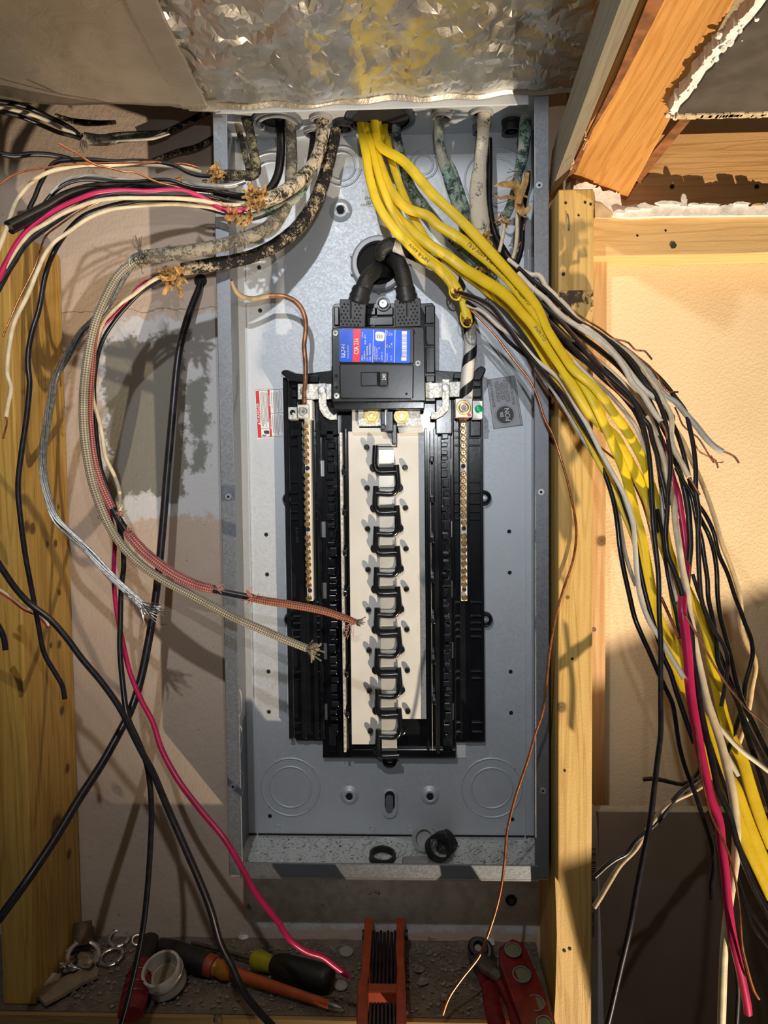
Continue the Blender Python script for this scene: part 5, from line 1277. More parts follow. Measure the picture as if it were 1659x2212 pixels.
o3 = cable('woven_cable', 'black worn woven cable making the widest sweep down and out of the panel', 'cable', [(726, 280), (722, 300), (713, 335), (701, 383), (684, 431), (665, 464), (640, 495), (605, 523), (560, 548), (505, 564), (450, 573), (393, 582)], [-0.04, -0.042, -0.046, -0.052, -0.060, -0.068, -0.078, -0.092, -0.105, -0.115, -0.122, -0.130], [24, 24, 27, 29, 30, 30, 30, 29, 28, 28, 29, 28], 'sheath_dark', part='sheath', wob=0.05, n=14)
tuft('paper_filler', 376, 590, -0.14, o3, 15, 30, 'kraft_paper', 9, 41)
tuft('paper_filler', 378, 605, -0.142, o3, 6, 30, 'kraft_paper', 10, 43, 1.2, 1.0)
tuft('paper_filler', 360, 594, -0.142, o3, 5, 24, 'kraft_paper', 9, 44, 1.4, 2.4)
wire('cream_wire', [(366, 592), (341, 600), (313, 617), (288, 637), (257, 658), (237, 677), (222, 698), (208, 740), (200, 800), (201, 862), (214, 908), (222, 949), (228, 987), (246, 1025), (257, 1057), (260, 1080), (259, 1106)], [-0.138, -0.14, -0.14, -0.13, -0.12, -0.11, -0.10], [9, 9, 9, 9, 9, 9, 8], 'wire_cream', o3)
wire('red_wire', [(340, 600), (313, 609), (293, 626), (276, 650), (242, 686), (222, 706), (205, 750), (198, 820), (202, 890), (206, 950), (216, 1020), (232, 1090), (244, 1140), (248, 1172), (246, 1214), (246, 1255), (252, 1320), (265, 1385), (280, 1450), (304, 1510), (330, 1560), (349, 1618), (385, 1685), (435, 1752), (485, 1812), (520, 1870), (550, 1925), (600, 1990), (625, 2028), (660, 2054), (695, 2066), (720, 2085), (752, 2108)], [-0.136, -0.13, -0.12, -0.11, -0.105, -0.105, -0.11, -0.12, -0.14, -0.17, -0.19, -0.20, -0.17], [6, 6, 7, 9, 10, 11, 13, 14, 14, 13], 'wire_red', o3, label='long red wire trailing down to the ledge')
wire('black_wire', [(372, 592), (338, 610), (308, 628), (280, 655), (250, 690), (220, 740), (204, 820), (206, 900), (210, 955), (218, 1012), (232, 1052), (246, 1090), (260, 1150), (266, 1190), (267, 1225), (262, 1270), (260, 1341), (259, 1400), (265, 1475), (276, 1550), (298, 1600), (318, 1655), (327, 1740), (325, 1825), (318, 1925), (308, 2010), (290, 2100), (272, 2175), (258, 2225)], [-0.137, -0.13, -0.12, -0.115, -0.115, -0.12, -0.14, -0.17, -0.19, -0.20, -0.21, -0.22], [9, 9, 9, 10, 11, 12, 13, 13, 13, 12], 'wire_black', o3)
o4 = cable('woven_cable', 'thick grey woven cable ending in two braided conductors and bare strands', 'cable', [(626, 262), (629, 300), (630, 340), (628, 390), (622, 430), (608, 462), (585, 487), (547, 508), (505, 522), (460, 534), (410, 543), (362, 549), (314, 555)], [-0.055, -0.055, -0.06, -0.07, -0.085, -0.10, -0.115, -0.125, -0.132, -0.14, -0.145, -0.15, -0.155], [22, 23, 24, 25, 27, 28, 28, 28, 28, 28, 28, 29, 29], 'sheath_grey', part='sheath', wob=0.06, n=14)
fray('loose_threads', 303, 545, -0.158, -1.9, o4, 16, 34, 1.4, 'old_thread', 1.3, 6)
tuft('sheath_collar', 308, 556, -0.158, o4, 12, 15, 'old_thread', 7, 51)
wire('tan_braid', [(312, 556), (296, 562), (274, 577), (254, 596), (238, 622), (222, 655), (208, 690), (196, 735), (187, 790), (181, 850), (181, 915), (188, 980), (201, 1045), (220, 1100), (240, 1143), (268, 1184), (310, 1224), (360, 1257), (412, 1284), (462, 1311), (512, 1337), (566, 1360), (617, 1382), (664, 1401)], [-0.158, -0.165, -0.165, -0.16, -0.155, -0.15, -0.15, -0.155, -0.16, -0.165], [16, 18, 18, 19, 20, 20, 19, 19, 19, 17], 'braid_tan', o4, n=14, label='tan braided conductor')
fray('frayed_end', 664, 1401, -0.166, 0.2, o4, 22, 32, 1.5, 'braid_tan', 4.0, 7)
RB = [-0.155, -0.15, -0.145, -0.145]
def seg(px, ys, d, mat, nm, lb=None): return wire(nm, px, ys, d, mat, o4, n=14, label=lb)
red = [(268, 575), (250, 602), (238, 626), (226, 650), (216, 675), (208, 700), (201, 740), (198, 784), (194, 834), (192, 890), (195, 940), (204, 1002), (222, 1057), (243, 1099)]
seg(red, [-0.15, -0.145, -0.14, -0.145, -0.15], [12, 13, 15, 17, 18, 19, 19, 18], 'braid_red', 'red_braid')
seg([(238, 1090), (243, 1099), (257, 1123), (275, 1149), (285, 1160)], [-0.15], 16, 'wire_black', 'bare_core', 'black core where the red braid has worn away')
seg([(273, 1147), (288, 1166), (313, 1193), (346, 1220), (389, 1248), (430, 1265), (462, 1273)], [-0.15, -0.155, -0.16], [19, 22, 23, 22, 20], 'braid_red', 'red_braid')
seg([(455, 1272), (470, 1276), (503, 1283), (530, 1288), (548, 1291)], [-0.16], 15, 'wire_black', 'bare_core')
seg([(540, 1291), (575, 1298), (640, 1308), (700, 1320), (745, 1335), (768, 1344)], [-0.16, -0.165, -0.165], [16, 18, 17, 16, 14], 'braid_rust', 'red_braid', 'rusty red braid')
fray('frayed_end', 764, 1342, -0.165, 0.35, o4, 16, 22, 0.9, 'old_thread', 2.6, 9)
fray('loose_threads', 545, 1291, -0.162, 3.4, o4, 16, 24, 5.5, 'pink_thread', 2.2, 10)
fray('loose_threads', 462, 1272, -0.162, 0.6, o4, 12, 24, 1.6, 'pink_thread', 1.8, 12)
fray('loose_threads', 252, 1108, -0.155, 0.2, o4, 12, 20, 2.2, 'pink_thread', 1.6, 13)
fray('loose_threads', 275, 1150, -0.155, -0.6, o4, 10, 14, 2.2, 'pink_thread', 1.6, 14)
fray('loose_threads', 758, 1346, -0.165, 1.6, o4, 9, 34, 1.0, 'pink_thread', 1.2, 15)
# twisted bare strands: several helical wires
base = [(303, 552), (288, 558), (280, 574), (262, 604), (247, 630), (233, 656), (206, 690), (179, 716), (159, 746), (136, 784), (118, 822), (110, 865), (100, 923), (93, 974), (94, 1025), (103, 1075), (121, 1121), (156, 1158), (192, 1192), (227, 1231), (262, 1265), (288, 1289), (313, 1312)]
pts, par = spline(path(base, [-0.16, -0.155, -0.145, -0.135, -0.13, -0.13, -0.135, -0.14]), 0.004)
for k in range(9):
    q = []; 
    for i, p in enumerate(pts):
        a = k*0.698+i*0.10; tg_ = (pts[min(i+1, len(pts)-1)]-pts[max(i-1, 0)]).normalized(); b = tg_.cross(Vector((0, -1, 0))).normalized(); n_ = b.cross(tg_)
        r = 0.0032 if k else 0.0
        q.append(p+b*math.cos(a)*r+n_*math.sin(a)*r*0.8)
    MB().tube(q, [0.00125]*len(q), 5).build('bare_strand', 'silver_strand', o4, smooth=60)
fray('frayed_strands', 300, 1300, -0.14, 0.72, o4, 22, 62, 0.75, 'silver_strand', 2.4, 17)
fray('frayed_strands', 290, 1288, -0.142, 2.9, o4, 5, 30, 2.4, 'silver_strand', 1.2, 18)
tuft('strand_fan', 297, 560, -0.16, o4, 9, 26, 'silver_strand', 3, 19, 1.3, 0.9)
wire('black_cable', [(604, 262), (607, 300), (606, 340), (600, 378), (584, 408), (562, 426), (526, 426), (480, 420), (440, 414), (403, 410), (360, 405), (321, 402), (280, 400), (239, 402), (179, 412), (139, 427), (99, 451), (60, 471), (20, 492)], [-0.05, -0.055, -0.065, -0.08, -0.10, -0.115, -0.125, -0.14, -0.16, -0.18, -0.20, -0.22], [19, 19, 18, 17, 16, 17, 20, 24, 28, 30], 'wire_black_gloss', None, 'thick glossy black cable with a cut end crossing in front of the timber stud', 'cable', n=14)
o9 = cable('woven_cable', 'small pale grey woven cable under the black and cream one', 'cable', [(668, 385), (655, 410), (636, 432), (606, 446), (575, 458), (545, 468), (520, 470)], [-0.07, -0.08, -0.09, -0.10, -0.11, -0.118], [14, 16, 17, 18, 18, 17], 'sheath_green', part='sheath', wob=0.08)
tuft('paper_filler', 508, 466, -0.125, o9, 12, 30, 'kraft_paper', 8, 61, 3.2, 2.3)
tuft('paper_filler', 530, 470, -0.125, o9, 8, 28, 'kraft_paper', 8, 62, 3.0, 0.4)
fray('loose_threads', 520, 500, -0.13, 1.3, o9, 12, 40, 1.3, 'old_thread', 1.2, 63)
wire('cream_wire', [(505, 460), (480, 455), (455, 448), (418, 444), (383, 441), (321, 443), (280, 447), (235, 454), (190, 472), (150, 500), (119, 521), (98, 548), (80, 587), (61, 634), (33, 691), (22, 734), (16, 785), (16, 810), (24, 838), (18, 870), (13, 900)], [-0.125, -0.14, -0.16, -0.18, -0.19, -0.20, -0.20], [8, 9, 9, 9, 10, 10, 10], 'wire_cream', o9)
wire('bare_tip', [(13, 898), (15, 915), (11, 930), (7, 948)], [-0.20], 4, 'copper', o9)
wire('black_wire', [(512, 468), (485, 461), (450, 451), (403, 438), (362, 433), (321, 432), (280, 436), (219, 451), (179, 468), (151, 494), (127, 526), (107, 566), (96, 605), (84, 670), (70, 715), (62, 755), (61, 795), (64, 824), (58, 897), (46, 980), (39, 1050), (45, 1125), (55, 1200), (69, 1275), (83, 1350), (96, 1412), (120, 1455), (135, 1482), (140, 1510)], [-0.122, -0.14, -0.16, -0.18, -0.19, -0.20, -0.20, -0.20], [9, 10, 11, 11, 12, 12, 11, 11], 'wire_black', o9)
wire('copper_wire', [(505, 464), (465, 440), (434, 430), (403, 425), (362, 423), (321, 429), (280, 428), (240, 430), (199, 443), (159, 465), (129, 486), (99, 510), (86, 545), (74, 580), (58, 612), (40, 648), (22, 690), (6, 728)], [-0.125, -0.145, -0.165, -0.185, -0.20], [3.5, 3.5, 4, 4], 'copper', o9)
o10 = cable('woven_cable', 'dark cable passing behind the wide sweeping woven cable', 'cable', [(676, 292), (672, 330), (664, 372), (660, 400), (630, 428), (600, 438), (570, 441)], [-0.025, -0.03, -0.04, -0.05, -0.08, -0.10], [12, 13, 12, 10, 9], 'wire_black', part='jacket')
wire('cream_wire', [(668, 375), (655, 405), (636, 425), (605, 436), (575, 440), (545, 440)], [-0.04, -0.06, -0.08, -0.10, -0.12], [8, 9, 9, 8], 'wire_cream', o10)
wire('white_wire', [(321, 387), (301, 389), (260, 387), (225, 383), (199, 380), (169, 381), (143, 389), (123, 403), (108, 418)], [-0.13, -0.15, -0.17, -0.19], [5, 6, 7, 7], 'wire_grey', None, 'thin greyish white wire arching above the thick black cable', 'wire')
wire('black_wire', [(460, 408), (420, 405), (393, 398), (371, 390), (342, 388), (301, 392), (260, 392), (219, 390), (179, 388), (143, 397), (119, 413), (99, 436), (80, 462)], [-0.13, -0.14, -0.16, -0.18, -0.19], [7, 8, 8, 9, 9], 'wire_black', None, 'black wire arching directly over the thick black cable', 'wire')
t = thing('stripped_cable', 'silvery foil covered cable end with frayed tip under the folded woven cable', 'cable', tuple(P(440, 402, -0.12)))
wire('jacket', [(530, 392), (500, 402), (470, 404), (440, 402), (410, 396), (395, 393)], [-0.118, -0.12, -0.122], [10, 13, 14, 14, 12], 'clear_bag', t)
fray('frayed_end', 397, 393, -0.122, 3.5, t, 12, 22, 1.0, 'kraft_paper', 2.0, 70)
# upper left cables in the duct's shade
t = cable('woven_cable', 'grey woven cable end held high on the wall under the foil duct', 'cable', [(183, 299), (219, 303), (260, 297), (320, 293), (352, 288)], [-0.05, -0.045, -0.04, -0.035, -0.03], [26, 24, 22, 20, 14], 'sheath_grey', part='sheath')
wire('drain_strip', [(220, 307), (280, 303), (330, 299), (366, 289)], [-0.052, -0.048, -0.042, -0.036], [4, 6, 7, 4], 'wire_grey', t)
wire('black_wire', [(178, 297), (155, 278), (128, 263), (104, 252), (80, 240), (40, 226), (-6, 219)], [-0.05, -0.07, -0.10], [9, 11, 12], 'wire_black', t)
wire('white_wire', [(180, 292), (150, 283), (129, 275), (110, 264), (85, 253), (50, 242), (-6, 232)], [-0.05, -0.07, -0.10], [7, 8, 10], 'wire_white', t)
wire('black_wire', [(175, 300), (150, 292), (129, 287), (100, 275), (80, 266), (50, 254), (25, 246), (-6, 242)], [-0.05, -0.07, -0.10], [9, 10, 11], 'wire_black', t)
fray('loose_threads', 178, 303, -0.055, 1.6, t, 8, 26, 1.6, 'old_thread', 1.5, 71)
wire('black_wire', [(165, 349), (149, 343), (109, 335), (70, 333), (30, 337), (-6, 331)], [-0.08, -0.10, -0.12], [11, 12, 13], 'wire_black', None, 'lone black wire entering low under the wires of the foil duct', 'wire')
wire('woven_cable', [(352, 288), (384, 274), (424, 254), (452, 240)], [-0.03, -0.026, -0.024], [12, 12, 14], 'sheath_dark', None, 'dim dark cable climbing behind the duct towards the panel corner', 'cable')
wire('woven_cable', [(330, 348), (383, 328), (424, 318), (462, 298)], [-0.02, -0.02, -0.02], [10, 12, 12], 'sheath_dark', None, 'dim dark cable slanting on the wall just left of the panel edge', 'cable')
wire('woven_cable', [(120, 250), (160, 262), (205, 266), (250, 264)], [-0.03, -0.03, -0.03], [10, 14, 8], 'sheath_dark', None, 'short dim cable stub on the wall above the grey woven cable', 'cable')
# ---- black cable from the hole in the wall
t = thing('black_cable', 'thick black cable leaving a hole in the wall and crossing to the lower corner', 'cable', tuple(P(433, 606, -0.002)))
MB().lathe(P(433, 606, 0.0035), (0, -1, 0), [(0, px2m(14, 0)), (0.0006, px2m(13, 0))], 20).build('wall_hole', 'hole_black', t)
wire('jacket', [(433, 607), (430, 622), (417, 655), (402, 698), (389, 748), (382, 796), (376, 860), (370, 925), (361, 1025), (353, 1125), (345, 1210), (335, 1300), (320, 1390), (302, 1475), (282, 1535), (258, 1582), (220, 1650), (170, 1727), (120, 1810), (60, 1900), (-6, 1990)], [0.0, -0.03, -0.045, -0.05, -0.06, -0.075, -0.10, -0.14, -0.19, -0.24, -0.27], [14, 16, 16, 17, 17, 18, 18, 20, 20], 'wire_black', t, n=12)
wire('black_wire', [(-6, 1212), (12, 1240), (33, 1270), (65, 1305), (105, 1335), (140, 1373), (178, 1424), (220, 1474), (258, 1528), (283, 1578), (304, 1620), (330, 1668), (360, 1740), (395, 1820), (430, 1900), (455, 1965), (475, 2035), (500, 2085), (525, 2140), (555, 2180), (590, 2218)], [-0.23, -0.22, -0.22, -0.22, -0.22, -0.22, -0.21, -0.20, -0.19, -0.20], [14, 14, 14, 14, 14, 16, 17, 16, 16], 'wire_black', None, 'long black wire running diagonally from the stud to the ledge in front of the tools', 'wire', n=12)
t = cable('red_white_pair', 'thin red and white twin wire ending on the timber stud', 'wire', [(-6, 1270), (25, 1290), (52, 1311), (80, 1322), (98, 1338), (105, 1352)], [-0.20, -0.19], 6, 'wire_cream', part='white_wire')
wire('red_wire', [(-6, 1276), (25, 1297), (52, 1318), (80, 1330), (96, 1346), (104, 1356)], [-0.20, -0.19], 4, 'wire_red_dark', t)
wire('black_wire', [(-8, 1345), (2, 1362), (9, 1380), (12, 1404)], [-0.2], 13, 'wire_black', None, 'black wire stub at the picture edge beside the stud', 'wire')
# ---------------------------------------------------------------- loose wires of the right-hand bundle
def bw(label, px, d, mat, off=0.0, cat='wire', name=None, parent=None, tip=None, n=9, **kw):
    fo = off if callable(off) else (lambda v: off)
    q = [(u, v, yb(v)+fo(v)) for u, v in px]
    nm = name or {'wire_white': 'white_wire', 'wire_cream': 'cream_wire', 'wire_tan_or_shaded': 'cream_wire', 'wire_grey': 'white_wire', 'wire_black': 'black_wire', 'wire_black_gloss': 'black_wire', 'copper': 'copper_wire', 'copper_aged': 'copper_wire', 'wire_red': 'red_wire', 'paper_strip': 'paper_wire'}[mat]
    if tip:
        t = thing(nm, label, cat, tuple(P(*q[0])))
        wire('insulation', q, [0], d, mat, t, n=n, **kw)
        wire('bare_tip', [q[-1]]+[(u, v, yb(v)+fo(v)) for u, v in tip], [0], 4.5, 'copper_aged', t, label='bare copper tip')
        return t
    return wire(nm, q, [0], d, mat, parent, label, cat, n=n, **kw)
F_, M_, B_ = -0.012, 0.0, 0.014       # nearer, middle, further layer
bw('white wire along the upper rim of the bundle, bared just above the crossing black wires', [(1098, 560), (1130, 585), (1150, 594), (1163, 594), (1172, 604), (1180, 620), (1201, 640), (1225, 664), (1246, 690), (1270, 711), (1294, 730), (1313, 748), (1339, 777), (1361, 806), (1384, 835), (1400, 850), (1419, 862), (1443, 882)], [9, 11, 12, 13, 13, 13, 12], 'wire_white', F_-0.004, tip=[(1448, 890), (1456, 899), (1455, 912), (1454, 922)])
bw('white wire with a twisted copper tip ending over the dark middle of the bundle', [(1120, 590), (1150, 622), (1180, 647), (1196, 665), (1220, 687), (1249, 706), (1290, 732), (1328, 767), (1352, 800), (1366, 828), (1387, 850), (1402, 874), (1416, 896), (1428, 911)], [10, 12, 12, 13, 13, 12], 'wire_white', F_-0.008, tip=[(1432, 917), (1436, 926), (1440, 938), (1441, 950)])
bw('pale wire reaching furthest out of the bundle to a dark crooked tip', [(1320, 735), (1345, 750), (1363, 766), (1382, 784), (1403, 805), (1419, 831), (1436, 854), (1461, 870), (1480, 893), (1504, 920), (1527, 949), (1545, 966), (1562, 976)], [10, 12, 12, 13, 13, 13, 12], 'wire_grey', F_, tip=[(1570, 978), (1579, 982), (1587, 987), (1591, 992), (1596, 1000)])
bw('cream wire hanging down in front of the black wires to a bare tip', [(1340, 750), (1365, 770), (1388, 794), (1405, 820), (1419, 838), (1431, 862), (1444, 885), (1450, 900), (1451, 922), (1450, 947), (1457, 973), (1473, 1001), (1488, 1031)], [8, 9, 10, 11, 11, 12, 11], 'wire_cream', F_-0.006, tip=[(1495, 1041), (1503, 1055), (1512, 1069)])
bw('black wire along the bundle top turning straight down in front of the red wire', [(1120, 578), (1150, 605), (1180, 628), (1214, 662), (1246, 692), (1286, 715), (1329, 746), (1352, 766), (1376, 795), (1392, 827), (1411, 846), (1428, 880), (1438, 915), (1444, 954), (1448, 985), (1448, 1022), (1443, 1064), (1441, 1111), (1438, 1158), (1443, 1200), (1455, 1230), (1469, 1268), (1481, 1320), (1493, 1362), (1497, 1421), (1507, 1479), (1514, 1533), (1523, 1575), (1533, 1622), (1543, 1668), (1551, 1705), (1575, 1757), (1593, 1822), (1606, 1861), (1627, 1913), (1665, 1985)], [8, 9, 10, 11, 10, 10, 11, 12, 13, 14, 14, 14], 'wire_black', F_-0.006)
bw('black wire arching outermost on the bundle and falling past the bare cream tip', [(1225, 690), (1270, 712), (1320, 742), (1360, 766), (1395, 790), (1420, 812), (1440, 834), (1459, 859), (1481, 890), (1490, 925), (1498, 965), (1503, 1015), (1503, 1060), (1509, 1104), (1508, 1158), (1509, 1205), (1511, 1252), (1515, 1294), (1523, 1322), (1540, 1357), (1558, 1385), (1569, 1409), (1572, 1440), (1566, 1479), (1558, 1526)], [8, 9, 10, 10, 11, 10, 9, 9], 'wire_black', F_)
bw('black wire wrapped around the yellow paper wire near the right margin', [(1476, 1041), (1495, 1072), (1523, 1111), (1542, 1151), (1552, 1195), (1572, 1240), (1588, 1290), (1602, 1325), (1610, 1348), (1622, 1378), (1626, 1411), (1619, 1444), (1609, 1479), (1606, 1514), (1595, 1554), (1577, 1606), (1566, 1640)], [8, 9, 9, 10, 10, 11, 11], 'wire_black_gloss', 0.02)
bw('black wire close to the red wire, vanishing behind it half way down', [(1440, 960), (1452, 985), (1465, 1012), (1477, 1052), (1486, 1095), (1489, 1134), (1491, 1181), (1487, 1228), (1484, 1275), (1482, 1330), (1486, 1390)], [9, 11, 13, 13, 12, 11], 'wire_black', 0.004)
bw('black wire third from the right margin in the lower fan', [(1460, 1010), (1476, 1040), (1493, 1069), (1500, 1099), (1508, 1139), (1515, 1165), (1521, 1205), (1528, 1252), (1530, 1292), (1540, 1339), (1547, 1385), (1551, 1430), (1568, 1467), (1582, 1493), (1597, 1528), (1609, 1574), (1623, 1616), (1637, 1656), (1650, 1702), (1668, 1760)], [9, 10, 10, 10, 11, 12, 13], 'wire_black_gloss', M_)
bw('black wire second from the right margin in the lower fan', [(1490, 1060), (1503, 1095), (1515, 1124), (1530, 1153), (1542, 1191), (1548, 1233), (1550, 1287), (1556, 1332), (1568, 1378), (1580, 1425), (1591, 1475), (1606, 1522), (1625, 1558), (1646, 1602), (1668, 1645)], [9, 10, 10, 10, 12, 13], 'wire_black_gloss', 0.006)
bw('thin black wire beside the second yellow cable in the lower fan', [(1496, 1240), (1512, 1290), (1532, 1340), (1546, 1390), (1566, 1440), (1588, 1500), (1606, 1550), (1630, 1600), (1668, 1670)], [8, 9, 10, 11], 'wire_black', 0.012)
bw('single black wire hanging nearest the viewer in front of the wallboard sheet', [(1150, 640), (1182, 668), (1220, 705), (1249, 739), (1273, 771), (1307, 805), (1335, 830), (1358, 852), (1378, 885), (1392, 930), (1402, 985), (1408, 1064), (1411, 1134), (1416, 1181), (1422, 1240), (1424, 1327), (1427, 1385), (1427, 1444), (1427, 1514), (1427, 1585), (1420, 1643), (1412, 1712), (1403, 1782), (1392, 1836), (1377, 1912), (1361, 2002), (1340, 2093), (1318, 2190), (1306, 2240)], [8, 9, 10, 10, 11, 11, 11, 12, 13, 14, 13], 'wire_black', F_-0.014)
bw('black wire parallel to the nearest hanging one in the upper bundle', [(1148, 655), (1180, 690), (1225, 738), (1260, 775), (1300, 815), (1340, 850), (1370, 885), (1390, 905), (1402, 920), (1409, 950), (1420, 985), (1426, 1020), (1434, 1052), (1440, 1090)], [8, 10, 11, 11, 11, 10], 'wire_black', F_)
bw('red wire hanging in front of everything in the lower fan', [(1392, 880), (1407, 905), (1421, 932), (1439, 977), (1454, 1034), (1465, 1069), (1470, 1104), (1477, 1151), (1481, 1193), (1482, 1230), (1475, 1280), (1474, 1322), (1480, 1362), (1486, 1421), (1489, 1467), (1494, 1514), (1502, 1561), (1512, 1620), (1522, 1667), (1532, 1714), (1552, 1769), (1558, 1821), (1565, 1873), (1571, 1937), (1581, 2015), (1598, 2093), (1614, 2172), (1616, 2190)], [9, 11, 13, 15, 17, 19, 20, 21, 21, 20, 20, 19, 19, 18], 'wire_red', lambda v: 0.016 if v < 1180 else max(-0.022, 0.016-(v-1180)*0.0003), n=14)
bw('thick cream wire running the whole height of the lower fan', [(1398, 900), (1412, 935), (1422, 958), (1434, 994), (1443, 1041), (1455, 1083), (1460, 1134), (1467, 1181), (1474, 1228), (1484, 1275), (1489, 1320), (1495, 1352), (1502, 1397), (1514, 1454), (1528, 1514), (1542, 1557), (1558, 1608), (1571, 1660), (1581, 1705), (1590, 1782), (1590, 1845), (1583, 1899), (1575, 1950), (1566, 2028), (1562, 2100), (1558, 2225)], [9, 11, 13, 14, 14, 14, 15, 16, 18, 19, 19, 18, 18, 18], 'wire_cream', lambda v: 0.008 if v < 1040 else max(-0.016, 0.008-(v-1040)*0.0002), n=14)
bw('white wire branching off the thick cream one towards the right margin', [(1535, 1540), (1545, 1558), (1563, 1580), (1586, 1606), (1608, 1626), (1636, 1647), (1668, 1672)], [8, 10, 11, 11, 10], 'wire_white', -0.004)
bw('short white wire stub between the thick cream wire and yellow cable', [(1562, 1612), (1572, 1634), (1584, 1656), (1595, 1676)], [8, 10, 11, 9], 'wire_white', -0.014)
bw('crooked copper end sticking out above the bundle over the bare wall', [(1180, 618), (1209, 642), (1238, 671), (1267, 692), (1294, 708), (1328, 732), (1344, 736), (1358, 741), (1368, 752), (1376, 757), (1392, 758), (1400, 766), (1408, 776)], 4.2, 'copper_aged', F_)
bw('copper wire following the outer rim of the bundle to a short kinked end', [(1330, 735), (1358, 755), (1379, 772), (1405, 793), (1421, 814), (1434, 836), (1446, 848), (1456, 847), (1465, 847)], 4.2, 'copper', F_-0.003)
bw('copper wire winding over the black wires beside the topmost yellow cable', [(1190, 672), (1220, 700), (1249, 732), (1281, 767), (1302, 793), (1309, 818), (1322, 835), (1352, 864), (1370, 880)], 4.2, 'copper_aged', F_-0.012)
t = thing('copper_wire', 'pair of knotted thin copper wires ending against the bare wall', 'wire', tuple(P(1466, 896, yb(896))))
bw(None, [(1458, 880), (1466, 897), (1474, 917), (1488, 931), (1506, 944), (1522, 967), (1535, 988), (1546, 995), (1551, 1011)], 3.6, 'copper_aged', 0.0, parent=t, name='strand')
bw(None, [(1490, 930), (1501, 960), (1514, 978), (1533, 987), (1541, 999), (1537, 985), (1546, 1000), (1563, 998)], 3.2, 'copper', -0.003, parent=t, name='strand')
bw('thin copper wire crossing the lower fan to the right margin', [(1480, 1330), (1507, 1374), (1526, 1407), (1547, 1444), (1570, 1479), (1591, 1505), (1610, 1528), (1636, 1550), (1668, 1577)], 5, 'copper_aged', F_-0.016)
bw('copper wire falling beside the thick cream wire to a loose tip', [(1500, 1560), (1518, 1690), (1526, 1725), (1535, 1760), (1555, 1800), (1575, 1847), (1588, 1900), (1596, 1950), (1600, 2002), (1603, 2041), (1612, 2082), (1630, 2142), (1640, 2158)], [4, 5, 5, 6, 6], 'copper', F_-0.020)
bw('pale yellow wire with a dotted edge curving down along the right margin', [(1440, 880), (1455, 919), (1476, 954), (1493, 994), (1511, 1031), (1528, 1073), (1547, 1130), (1559, 1174), (1576, 1217), (1592, 1266), (1599, 1296), (1600, 1320), (1599, 1342), (1604, 1367), (1614, 1392), (1626, 1415), (1631, 1440), (1624, 1479), (1617, 1526), (1608, 1561), (1594, 1606), (1580, 1630)], [8, 10, 10, 10, 11, 12, 13, 13, 13], 'paper_strip', 0.03)
bw('cream wire from the fan to the stud over the wallboard sheet', [(1540, 1672), (1521, 1694), (1490, 1713), (1464, 1725), (1436, 1743), (1415, 1769), (1394, 1799), (1373, 1834), (1340, 1868), (1317, 1904), (1297, 1938), (1283, 1960)], [9, 11, 11, 11, 11, 12, 12], 'wire_tan_or_shaded', 0.10)  # cream insulation, darkened in colour because it hangs in shade
bw('black wire from the fan to the stud beside the cream one', [(1535, 1655), (1513, 1680), (1477, 1706), (1451, 1734), (1425, 1769), (1399, 1794), (1373, 1817), (1355, 1842), (1329, 1856), (1309, 1871), (1294, 1885), (1284, 1894)], [10, 12, 12, 11, 11, 11], 'wire_black', 0.10)
bw('short black wire end pointing at the stud above the wallboard sheet', [(1516, 1650), (1508, 1668), (1490, 1687), (1472, 1694), (1451, 1690), (1425, 1684), (1405, 1682), (1389, 1684)], [7, 8, 9, 9, 10, 9], 'wire_black', 0.235)
bw('black wire leaving the lower margin in a wide curve, upper of two', [(1530, 1750), (1555, 1820), (1575, 1870), (1592, 1894), (1607, 1940), (1627, 1976), (1668, 2035)], [8, 8, 8, 8], 'wire_black_gloss', 0.01)
bw('black wire leaving the lower margin in a wide curve, lower of two', [(1545, 1800), (1566, 1850), (1588, 1905), (1606, 1948), (1624, 1998), (1645, 2028), (1668, 2056)], [8, 8, 8, 8], 'wire_black_gloss', 0.02)
bw('dark wire end behind the red wire at the foot of the fan', [(1578, 1990), (1586, 2060), (1594, 2130), (1590, 2225)], [10, 12, 12], 'wire_black', 0.05)
